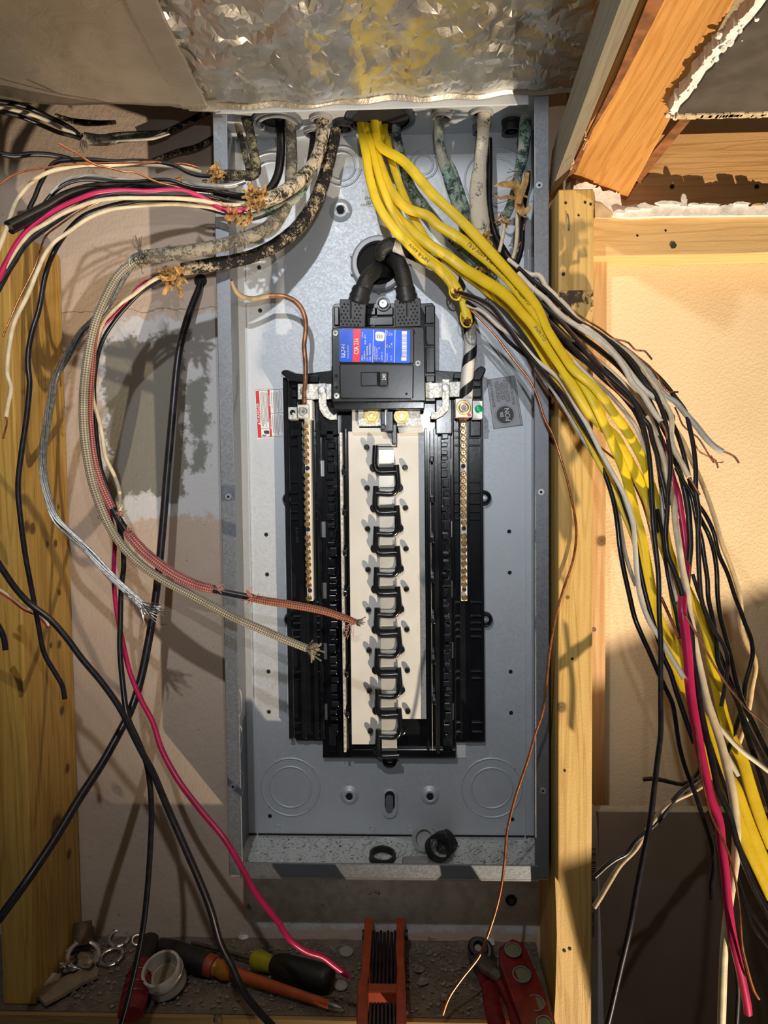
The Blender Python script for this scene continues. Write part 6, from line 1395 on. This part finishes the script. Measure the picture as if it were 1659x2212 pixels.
# wires buried in the middle of the bundle
bur = [([(1160, 640), (1200, 682), (1250, 722), (1300, 760), (1345, 800), (1380, 845), (1405, 890), (1420, 930), (1432, 975), (1442, 1030), (1446, 1090)], 12, 'wire_black', 'black wire in the dark middle of the bundle under the white wires'),
       ([(1150, 668), (1195, 720), (1240, 762), (1290, 800), (1330, 836), (1360, 870), (1385, 915), (1398, 965), (1403, 1030), (1408, 1090), (1418, 1150)], 12, 'wire_black', 'black wire on the lower rim of the dark bundle middle'),
       ([(1170, 680), (1215, 722), (1265, 760), (1310, 795), (1350, 832), (1385, 870), (1412, 915), (1430, 965), (1440, 1010), (1452, 1070), (1462, 1120)], 11, 'wire_cream', 'brownish cream wire glimpsed between the black bundle wires'),
       ([(1185, 690), (1230, 733), (1280, 775), (1325, 815), (1365, 860), (1395, 905), (1412, 950), (1422, 1000), (1430, 1060), (1438, 1110)], 11, 'wire_black_gloss', 'glossy black wire under the copper wire in the bundle'),
       ([(1240, 780), (1275, 815), (1315, 850), (1350, 890), (1375, 925), (1390, 965), (1400, 1010), (1405, 1060)], 9, 'wire_white', 'white wire low in the bundle above the yellow cables'),
       ([(1255, 700), (1300, 728), (1340, 760), (1370, 800), (1395, 850), (1420, 900), (1445, 950), (1462, 1000), (1478, 1060), (1486, 1110)], 11, 'wire_black', 'black wire passing under the two white wires with bare tips'),
       ([(1300, 740), (1340, 775), (1370, 815), (1395, 855), (1418, 900), (1438, 935), (1455, 975), (1470, 1020), (1482, 1070)], 10, 'wire_grey', 'greyish wire threaded under the black wires of the outer rim'),
       ([(1320, 745), (1365, 785), (1400, 830), (1425, 870), (1447, 905), (1462, 935), (1475, 975), (1488, 1030), (1500, 1090), (1508, 1150)], 10, 'wire_black', 'black wire just inside the outermost arching one'),
       ([(1402, 920), (1415, 955), (1424, 1000), (1428, 1060), (1433, 1120), (1440, 1180), (1448, 1240), (1462, 1300)], 8, 'wire_grey', 'grey wire beside the red wire where it first appears'),
       ([(1420, 1100), (1432, 1160), (1440, 1230), (1452, 1290), (1462, 1335), (1468, 1380)], 8, 'wire_black', 'black wire behind the thick cream wire in the middle of the fan'),
       ([(1470, 1260), (1480, 1320), (1490, 1400), (1505, 1480), (1520, 1560), (1545, 1640), (1570, 1710), (1590, 1780), (1600, 1850)], 9, 'wire_black_gloss', 'glossy black wire squeezed between the red and thick cream wires'),
       ([(1428, 1290), (1450, 1340), (1472, 1390), (1490, 1445), (1500, 1500), (1510, 1550)], 7, 'copper', 'copper wire shining between yellow cable and red wire')]
for px, d, mt, lb in bur: bw(lb, px, d, mt, B_)
# ---------------------------------------------------------------- loose knockout plugs on the panel's floor
def plug(name, label, c, axis, R_, r_, h, mat, n=26):
    t = thing(name, label, 'knockout plug', tuple(c))
    ax = Vector(axis).normalized()
    MB().lathe(c, ax, [(0, r_), (0, R_), (h, R_*0.97), (h, r_), (0, r_)], n, False).build('ring', mat, t, smooth=40)
    return t, ax
z0 = ZB+0.0006
c = PZ(826, 1856, z0); R_ = 30*(c.y-CAM.y)/F
t, ax = plug('rubber_ring', 'black rubber ring lying flat near the middle of the panel floor', c, (0.05, -0.12, 1), R_, R_*0.80, 0.008, 'tool_black')
c = Vector((P(920, 1836, -0.035).x, -0.035, ZB+0.004)); R_ = px2m(28, -.035)
t, ax = plug('plastic_ring', 'grey plastic bushing leaning against the back of the panel floor', c+Vector((0, 0, 0.010)), (-0.25, -0.75, 0.55), R_, R_*0.66, 0.010, 'grey_plastic')
MB().lathe(c+Vector((0.0, 0, 0.010)), ax, [(0.002, R_*0.66), (0.003, R_*0.66)], 20).build('membrane', 'label_grey', t)
c = Vector((P(944, 1850, -0.055).x, -0.058, ZB+0.0135)); R_ = px2m(30, -.055)
t, ax = plug('rubber_ring', 'black rubber ring tilted up beside the grey bushing', c, (0.42, -0.55, 0.72), R_, R_*0.80, 0.009, 'tool_black')
c = Vector((P(898, 1858, -0.07).x, -0.070, ZB+0.0002)); R_ = px2m(18, -.07)
MB().box(c.x-0.016, c.x+0.016, c.y-0.008, c.y+0.008, ZB+0.0002, ZB+0.0085).build('base', 'grey_plastic', thing('plastic_block', 'flat grey plastic piece between the two black rubber rings', 'plastic piece', tuple(c)), bevel=0.003)
t = thing('bag_scrap', 'crumpled black plastic scrap behind the tilted rubber ring', 'scrap', (P(960, 1820, -0.03).x, -0.03, ZB))
m = MB().lathe((P(962, 1820, -0.03).x, -0.03, ZB), (0, 0, 1), [(0, 0.012), (0.008, 0.016), (0.018, 0.013), (0.024, 0.004)], 12)
m.v = [v+Vector((noise.noise(v*140), noise.noise(v*140+Vector((3, 1, 1))), noise.noise(v*140+Vector((7, 1, 1))) if v.z > ZB+0.002 else 0))*0.005 for v in m.v]
m.build('scrap', 'tool_black', t)
# anchor bolt in the wall under the panel
t = thing('wall_anchor', 'small bolt with a washer in the block wall below the panel', 'bolt', tuple(P(1104, 1944, Y0)))
MB().lathe(P(1104, 1944, Y0), (0, -1, 0), [(0, px2m(13, 0)), (0.002, px2m(12, 0))], 18).build('washer', 'tool_black', t)
MB().lathe(P(1104, 1944, Y0-0.002), (0, -1, 0), [(0, px2m(7, 0)), (0.005, px2m(6, 0))], 6).build('bolt_head', 'tool_steel', t)

# ---------------------------------------------------------------- tools and scraps on the ledge
LZ = LEDGE
def seg_lathe(p, q, prof, mat, name, parent, n=18, smooth=50):
    """prof in fractions of the length p to q: (f, radius in m)"""
    d = q-p; L = d.length
    return MB().lathe(p, d, [(f*L, r) for f, r in prof], n).build(name, mat, parent, smooth=smooth)
def on(u, v, h): return PZ(u, v, LZ+h)
# orange screwdriver
a, b = on(352, 2052, 0.016), on(742, 2180, 0.0075)
t = thing('screwdriver', 'insulated screwdriver with orange shaft and black grip lying across the dust', 'screwdriver', tuple(Vector((a.x, a.y, LZ))))
seg_lathe(a, b, [(-0.03, 0.006), (-0.02, 0.0125), (0.05, 0.0145), (0.15, 0.0150), (0.25, 0.0135), (0.29, 0.0115)], 'tool_black', 'grip', t)
seg_lathe(a, b, [(0.26, 0.0125), (0.30, 0.0125), (0.31, 0.011)], 'hex_orange', 'grip_end', t)
seg_lathe(a, b, [(0.295, 0.0100), (0.31, 0.0088), (0.315, 0.0100), (0.33, 0.0088), (0.335, 0.0098), (0.37, 0.0110), (0.41, 0.0085)], 'amber', 'collar', t)
seg_lathe(a, b, [(0.38, 0.0068), (0.60, 0.0062), (0.93, 0.0046)], 'tool_orange', 'shaft', t)
seg_lathe(a, b, [(0.92, 0.0042), (0.96, 0.0040), (0.965, 0.0034), (0.99, 0.0030), (1.0, 0.0012)], 'tool_steel', 'blade', t)
# yellow screwdriver
a, b = on(712, 2116, 0.0160), on(415, 2036, 0.0100)
t = thing('screwdriver', 'stubby black gripped screwdriver with a clear yellow collar under the red wire', 'screwdriver', tuple(Vector((a.x, a.y, LZ))))
seg_lathe(a, b, [(-0.02, 0.006), (-0.005, 0.0125), (0.03, 0.0150), (0.30, 0.0150), (0.36, 0.0135), (0.39, 0.010)], 'tool_black', 'grip', t)
seg_lathe(a, b, [(0.37, 0.0095), (0.42, 0.0100), (0.50, 0.0120), (0.53, 0.0100), (0.535, 0.005)], 'handle_yellow', 'collar', t)
seg_lathe(a, b, [(0.52, 0.0028), (1.0, 0.0026)], 'tool_steel', 'shaft', t, 10)
# red handled tool
t = thing('cable_knife', 'red and black handled knife pointing at the viewer beside the white ring', 'knife', tuple(on(300, 2110, 0)))
pts = [on(326, 2024, 0.030), on(318, 2050, 0.026), on(308, 2082, 0.022)]
p_, _ = spline(pts, 0.004); MB().tube(p_, [0.0095+0.0020*math.sin(i/len(p_)*3.1) for i in range(len(p_))], 14, 0.75, face=Vector((0, -0.4, 1))).build('black_grip', 'tool_black', t, smooth=60)
pts = [on(309, 2080, 0.022), on(298, 2120, 0.017), on(288, 2165, 0.0135), on(281, 2192, 0.012)]
p_, _ = spline(pts, 0.004); MB().tube(p_, [0.0120+0.0035*math.sin(i/len(p_)*2.8) for i in range(len(p_))], 14, 0.7, face=Vector((0, -0.4, 1))).build('red_grip', 'tool_red', t, smooth=60)
for f in (0.3, 0.5, 0.7):
    q = p_[int(f*len(p_))]; MB().ring(q, p_[-1]-p_[0], 0.0142, 0.0008, 20, 5).build('grip_rib', 'tool_red', t, smooth=60)
# white ring
c = on(362, 2122, 0.010); ax = Vector((-0.18, -0.42, 1)).normalized()
t = thing('plastic_collar', 'white plastic ring lined with dusty tape beside the red handled knife', 'ring', tuple(on(362, 2130, 0)))
R_ = 0.0225
c = Vector((c.x, c.y, LZ+0.010))
MB().lathe(c, ax, [(0, R_*0.8), (0, R_), (0.026, R_), (0.026, R_*0.86), (0.004, R_*0.80)], 30, False).build('wall', 'white_plastic', t, smooth=40)
MB().lathe(c, ax, [(0.011, R_*0.84), (0.0125, R_*0.84)], 28).build('tape_roll', 'dust_card', t)
MB().lathe(c, ax, [(0.013, R_*1.0), (0.0135, R_*1.05), (0.017, R_*1.05), (0.0175, R_)], 30, False).build('rim', 'clear_bag', t, smooth=60)
MB().ring(c+ax*0.0125, ax, R_*0.62, 0.0007, 26, 5).build('tape_edge', 'white_plastic', t, smooth=60)
# hex key set
t = thing('hex_key_set', 'folding hex key set with orange side plates and dark keys', 'hex keys', tuple(on(825, 2110, 0)))
def strip(pts_l, h0, h1, w, mat, name, par=t, bev=0.0015):
    """flat bar along the ledge: (u, v) centre line, heights above the ledge"""
    m = MB(); n = len(pts_l); vs = []
    for k, (u, v) in enumerate(pts_l):
        p = on(u, v, (h0+h1)/2); ww = w if not isinstance(w, (list, tuple)) else w[k]
        vs.append([Vector((p.x-ww/2, p.y, LZ+h0)), Vector((p.x+ww/2, p.y, LZ+h0)), Vector((p.x+ww/2, p.y, LZ+h1)), Vector((p.x-ww/2, p.y, LZ+h1))])
    for q in vs: m.add(q)
    for k in range(n-1):
        for j in range(4):
            a_, b_ = k*4+j, k*4+(j+1) % 4; m.f.append((a_, a_+4, b_+4, b_))
    m.f.append((0, 1, 2, 3)); m.f.append(tuple(4*(n-1)+j for j in (3, 2, 1, 0)))
    return m.build(name, mat, par, bevel=bev)
strip([(797, 2004), (793, 2070), (790, 2120), (784, 2150), (783, 2240)], 0.012, 0.040, [0.010, 0.010, 0.0095, 0.011, 0.012], 'hex_orange', 'side_plate')
strip([(866, 2004), (864, 2070), (866, 2120), (866, 2150), (867, 2240)], 0.012, 0.040, [0.010, 0.010, 0.0085, 0.010, 0.011], 'hex_orange', 'side_plate')
strip([(828, 2146), (828, 2166)], 0.014, 0.038, 0.034, 'hex_orange', 'cross_bar')
for k in range(7):
    u0, u1 = 808+k*7.6, 802+k*8.6
    a, b = on(u0, 2012+(k % 2)*3, 0.034), on(u1, 2138-(k % 3)*3, 0.036)
    MB().lathe(a, b-a, [(0, 0.0019), ((b-a).length, 0.0021)], 6).build('hex_key', 'hex_steel', t)
    a, b = on(801+k*8.2, 2168, 0.032), on(797+k*9.2, 2250, 0.030)
    MB().lathe(a, b-a, [(0, 0.0021), ((b-a).length, 0.0022)], 6).build('hex_key', 'hex_steel', t)
for (u, v) in ((790, 2020), (874, 2020), (779, 2178), (874, 2178)):
    p = on(u, v, 0.026); MB().lathe(p+Vector((-0.004, 0, 0)), (1, 0, 0), [(0, 0.0062), (0.008, 0.0062)], 18).build('pivot_screw', 'tool_black', t, smooth=40)
# pliers
t = thing('pliers', 'dark jawed pliers with deep red grips leaning beside the level', 'pliers', tuple(on(1060, 2110, 0)))
c = on(1036, 2056, 0.022)
MB().lathe(c-Vector((0, -0.004, 0.006)), (0.1, -0.6, 0.8), [(0, 0.015), (0.010, 0.0165), (0.014, 0.012)], 20).build('jaw', 'tool_steel', t, smooth=40)
MB().ring(c+Vector((-0.002, -0.004, 0.008)), (0.1, -0.6, 0.8), 0.0085, 0.004, 20, 6).build('jaw', 'tool_black', t, smooth=60)
def grip(pts, r, mat, name, fl=0.6):
    p_, _ = spline([on(*q) for q in pts], 0.005); n = len(p_)
    return MB().tube(p_, [lerp_list(r, i/(n-1)) for i in range(n)], 12, fl, face=Vector((0, -0.5, 1))).build(name, mat, t, smooth=60)
grip([(1034, 2070, 0.024), (1052, 2090, 0.026), (1085, 2112, 0.026)], [0.012, 0.010, 0.008], 'tool_steel', 'handle')
grip([(1046, 2098, 0.016), (1058, 2140, 0.014), (1066, 2180, 0.013), (1078, 2230, 0.012)], [0.009, 0.0095, 0.010, 0.010], 'tool_red', 'grip')
grip([(1078, 2108, 0.024), (1105, 2150, 0.020), (1122, 2200, 0.017), (1128, 2240, 0.016)], [0.008, 0.010, 0.011, 0.011], 'tool_red', 'grip')
# torpedo level
t = thing('torpedo_level', 'dark red torpedo level with round vials leaning into the corner by the stud', 'level', tuple(on(1140, 2120, 0)))
top_ = [(1078, 2046, 0.052), (1106, 2026, 0.054), (1132, 2036, 0.052), (1180, 2150, 0.030), (1212, 2250, 0.022), (1140, 2250, 0.022), (1080, 2080, 0.048)]
nrm = Vector((0.0, 0.28, -0.96)); q = [on(*k) for k in top_]
m = MB(); m.prism(q, nrm*0.018); body = m.build('body', 'tool_red', t, bevel=0.002)
for (u, v, h, r) in ((1108, 2053, 0.052, 0.0098), (1127, 2106, 0.0415, 0.0105), (1157, 2168, 0.030, 0.0098), (1176, 2212, 0.0255, 0.009)):
    c = on(u, v, h)
    o = MB().ring(c-nrm*0.0006, nrm, r*0.92, 0.0012, 24, 6).build('vial_ring', 'zinc_shaded', t, smooth=60)
    MB().lathe(c-nrm*0.0004, nrm, [(0, r*0.85), (0.003, r*0.85)], 22).build('vial', 'vial', o)
# pipe coupling
c = on(206, 2018, 0.0)
t = thing('pipe_coupling', 'short rusty pipe coupling tipped against the timber stud', 'pipe', tuple(Vector((c.x, c.y, LZ))))
ax = Vector((0.22, -0.50, -0.75)).normalized(); p = Vector((c.x-0.005, -0.016, LZ+0.031))
MB().lathe(p, ax, [(0, 0.010), (0, 0.0115), (0.026, 0.0120), (0.027, 0.0105), (0.004, 0.0095)], 22, False).build('body', 'rust_pipe', t, smooth=40)
MB().lathe(p+ax*0.012, ax, [(0, 0.0100), (0.0005, 0.0100)], 18).build('bore', 'hole_black', t)
# metal locknuts and crumpled fittings
def nut(u, v, R_, th, axis, label, h=0.004, teeth=8):
    c = on(u, v, h); t = thing('locknut', label, 'locknut', tuple(Vector((c.x, c.y, LZ))))
    MB().ring(c, axis, R_, th, 28, 6, 0.6).build('ring', 'zinc_bright', t, smooth=50)
    ax = Vector(axis).normalized(); e1 = ax.cross(Vector((1, 0, 0.2))).normalized(); e2 = ax.cross(e1)
    for k in range(teeth):
        a = 6.283*k/teeth; MB().lathe(c+(e1*math.cos(a)+e2*math.sin(a))*(R_+th*0.7)-ax*0.0015, ax, [(0, 0.0022), (0.003, 0.0022)], 5).build('tooth', 'zinc_shaded', t)
nut(257, 2025, 0.0125, 0.0022, (0.1, -0.3, 1), 'bright locknut ring lying nearest to the wall', 0.005)
nut(240, 2066, 0.0135, 0.0022, (-0.1, -0.2, 1), 'bright locknut ring in the open dust beside the crumpled straps', 0.004)
nut(180, 2062, 0.018, 0.003, (0.3, -0.3, 0.9), 'large locknut ring partly on edge against the timber stud', 0.010)
nut(296, 2030, 0.006, 0.0016, (0.2, -0.6, 0.8), 'tiny bright ring beside the black end of the knife', 0.004, 0)
t = thing('metal_strap', 'crumpled bright metal strap heap between stud and paper scrap', 'metal strap', tuple(on(170, 2080, 0)))
rnd = random.Random(8)
for k in range(6):
    u, v = 150+rnd.uniform(-12, 45), 2078+rnd.uniform(-14, 10); a = rnd.uniform(0, 6.28); q = []
    for s in range(5):
        q.append(on(u+math.cos(a+s*0.9)*18, v+math.sin(a+s*0.9)*9, 0.004+rnd.uniform(0, 0.012)))
    p_, _ = spline(q, 0.004); MB().tube(p_, [0.0045]*len(p_), 6, 0.15, face=Vector((rnd.uniform(-1, 1), -0.3, 1))).build('strap_curl', 'zinc_bright', t, smooth=60)
# torn paper backed scrap and plaster lumps
m = MB(); m.prism([on(u, v, 0.006) for u, v in ((73, 2149), (97, 2126), (130, 2112), (165, 2098), (205, 2080), (213, 2094), (210, 2107), (180, 2121), (160, 2133), (140, 2145), (97, 2167), (86, 2155))], Vector((0, 0, -0.004)))
tag(m.build('paper_scrap', 'dust_card', origin=m.v[0]), 'long torn tan paper scrap on the ledge before the timber stud', 'paper scrap')
m = MB(); m.prism([on(u, v, 0.008) for u, v in ((92, 2130), (97, 2110), (112, 2101), (132, 2104), (126, 2116), (108, 2124))], Vector((0, 0, -0.005)))
tag(m.build('plaster_piece', 'white_plastic', origin=m.v[0]), 'whitish broken plaster piece half under the tan paper scrap', 'plaster piece')
for (u, v, r, lb) in ((736, 2125, 15, 'pale round disc under the tip of the red wire'), (748, 2052, 17, 'dusty round disc near the wall left of the hex key set')):
    c = on(u, v, 0.003); m = MB().lathe(c-Vector((0, 0, 0.003)), (0.05, -0.1, 1), [(0, r*0.0005), (0.0016, r*0.0005)], 22)
    tag(m.build('round_disc', 'pale_disc', origin=c), lb, 'disc')
c = on(470, 2196, 0.004)
m = MB().lathe(c-Vector((0, 0, 0.004)), (0, 0, 1), [(0, 0.005), (0.005, 0.0045), (0.007, 0.002)], 9)
tag(m.build('rust_lump', 'rust_pipe', origin=c), 'small rusty lump on the front rim of the ledge', 'lump')
rnd = random.Random(21)
lumps = [(1060, 2040, 14, 'flat white plaster flake against the wall left of the pliers'), (905, 2098, 13, 'grey plaster flake in the dust between hex keys and pliers'), (912, 2125, 12, 'pale plaster flakes piled below the grey flake beside the hex keys'), (525, 2028, 11, 'white crumbled plaster lump against the wall above the yellow screwdriver'), (935, 2032, 12, 'dark stone like lump against the wall right of the hex keys'), (960, 2160, 10, 'small plaster flake near the tip of the bare copper wire')]
for (u, v, r, lb) in lumps:
    c = on(u, v, 0.0); k = 7; R0 = r*0.00053
    base_ = [c+Vector((math.cos(6.283*i/k)*R0*rnd.uniform(0.6, 1.3), math.sin(6.283*i/k)*R0*rnd.uniform(0.5, 1.0), 0.0015)) for i in range(k)]
    top2 = [c+(p-c)*0.7+Vector((0, 0, R0*rnd.uniform(0.4, 1.1))) for p in base_]
    m = MB(); i = m.add(base_); j = m.add(top2); m.f.append(tuple(range(j, j+k)))
    for q in range(k): m.f.append((i+q, i+(q+1) % k, j+(q+1) % k, j+q))
    m.f.append(tuple(reversed(range(i, i+k))))
    tag(m.build('plaster_flake', 'gypsum' if 'white' in lb else 'plaster_chip', origin=c), lb, 'plaster flake')
m = MB()
for k in range(1500):
    x = rnd.uniform(-0.42, 0.145); y = LFRONT+0.008+(Y0-LFRONT-0.012)*rnd.random()**0.8
    r = rnd.choice((0.0008, 0.0011, 0.0015, 0.002, 0.0028)); a = rnd.uniform(0, 6.28); i = len(m.v); z = LZ-0.0015+r*0.3
    for q in range(4):
        m.v.append(Vector((x+math.cos(a+q*1.57)*r*rnd.uniform(0.6, 1.4), y+math.sin(a+q*1.57)*r*rnd.uniform(0.6, 1.4), z+rnd.uniform(-0.2, 0.2)*r)))
    m.v.append(Vector((x, y, z+r*rnd.uniform(0.5, 1.2))))
    for q in range(4): m.f.append((i+q, i+(q+1) % 4, i+4))
tag(m.build('debris', 'plaster_chip'), 'crumbled plaster grit scattered over the dusty ledge', None, None, 'stuff')
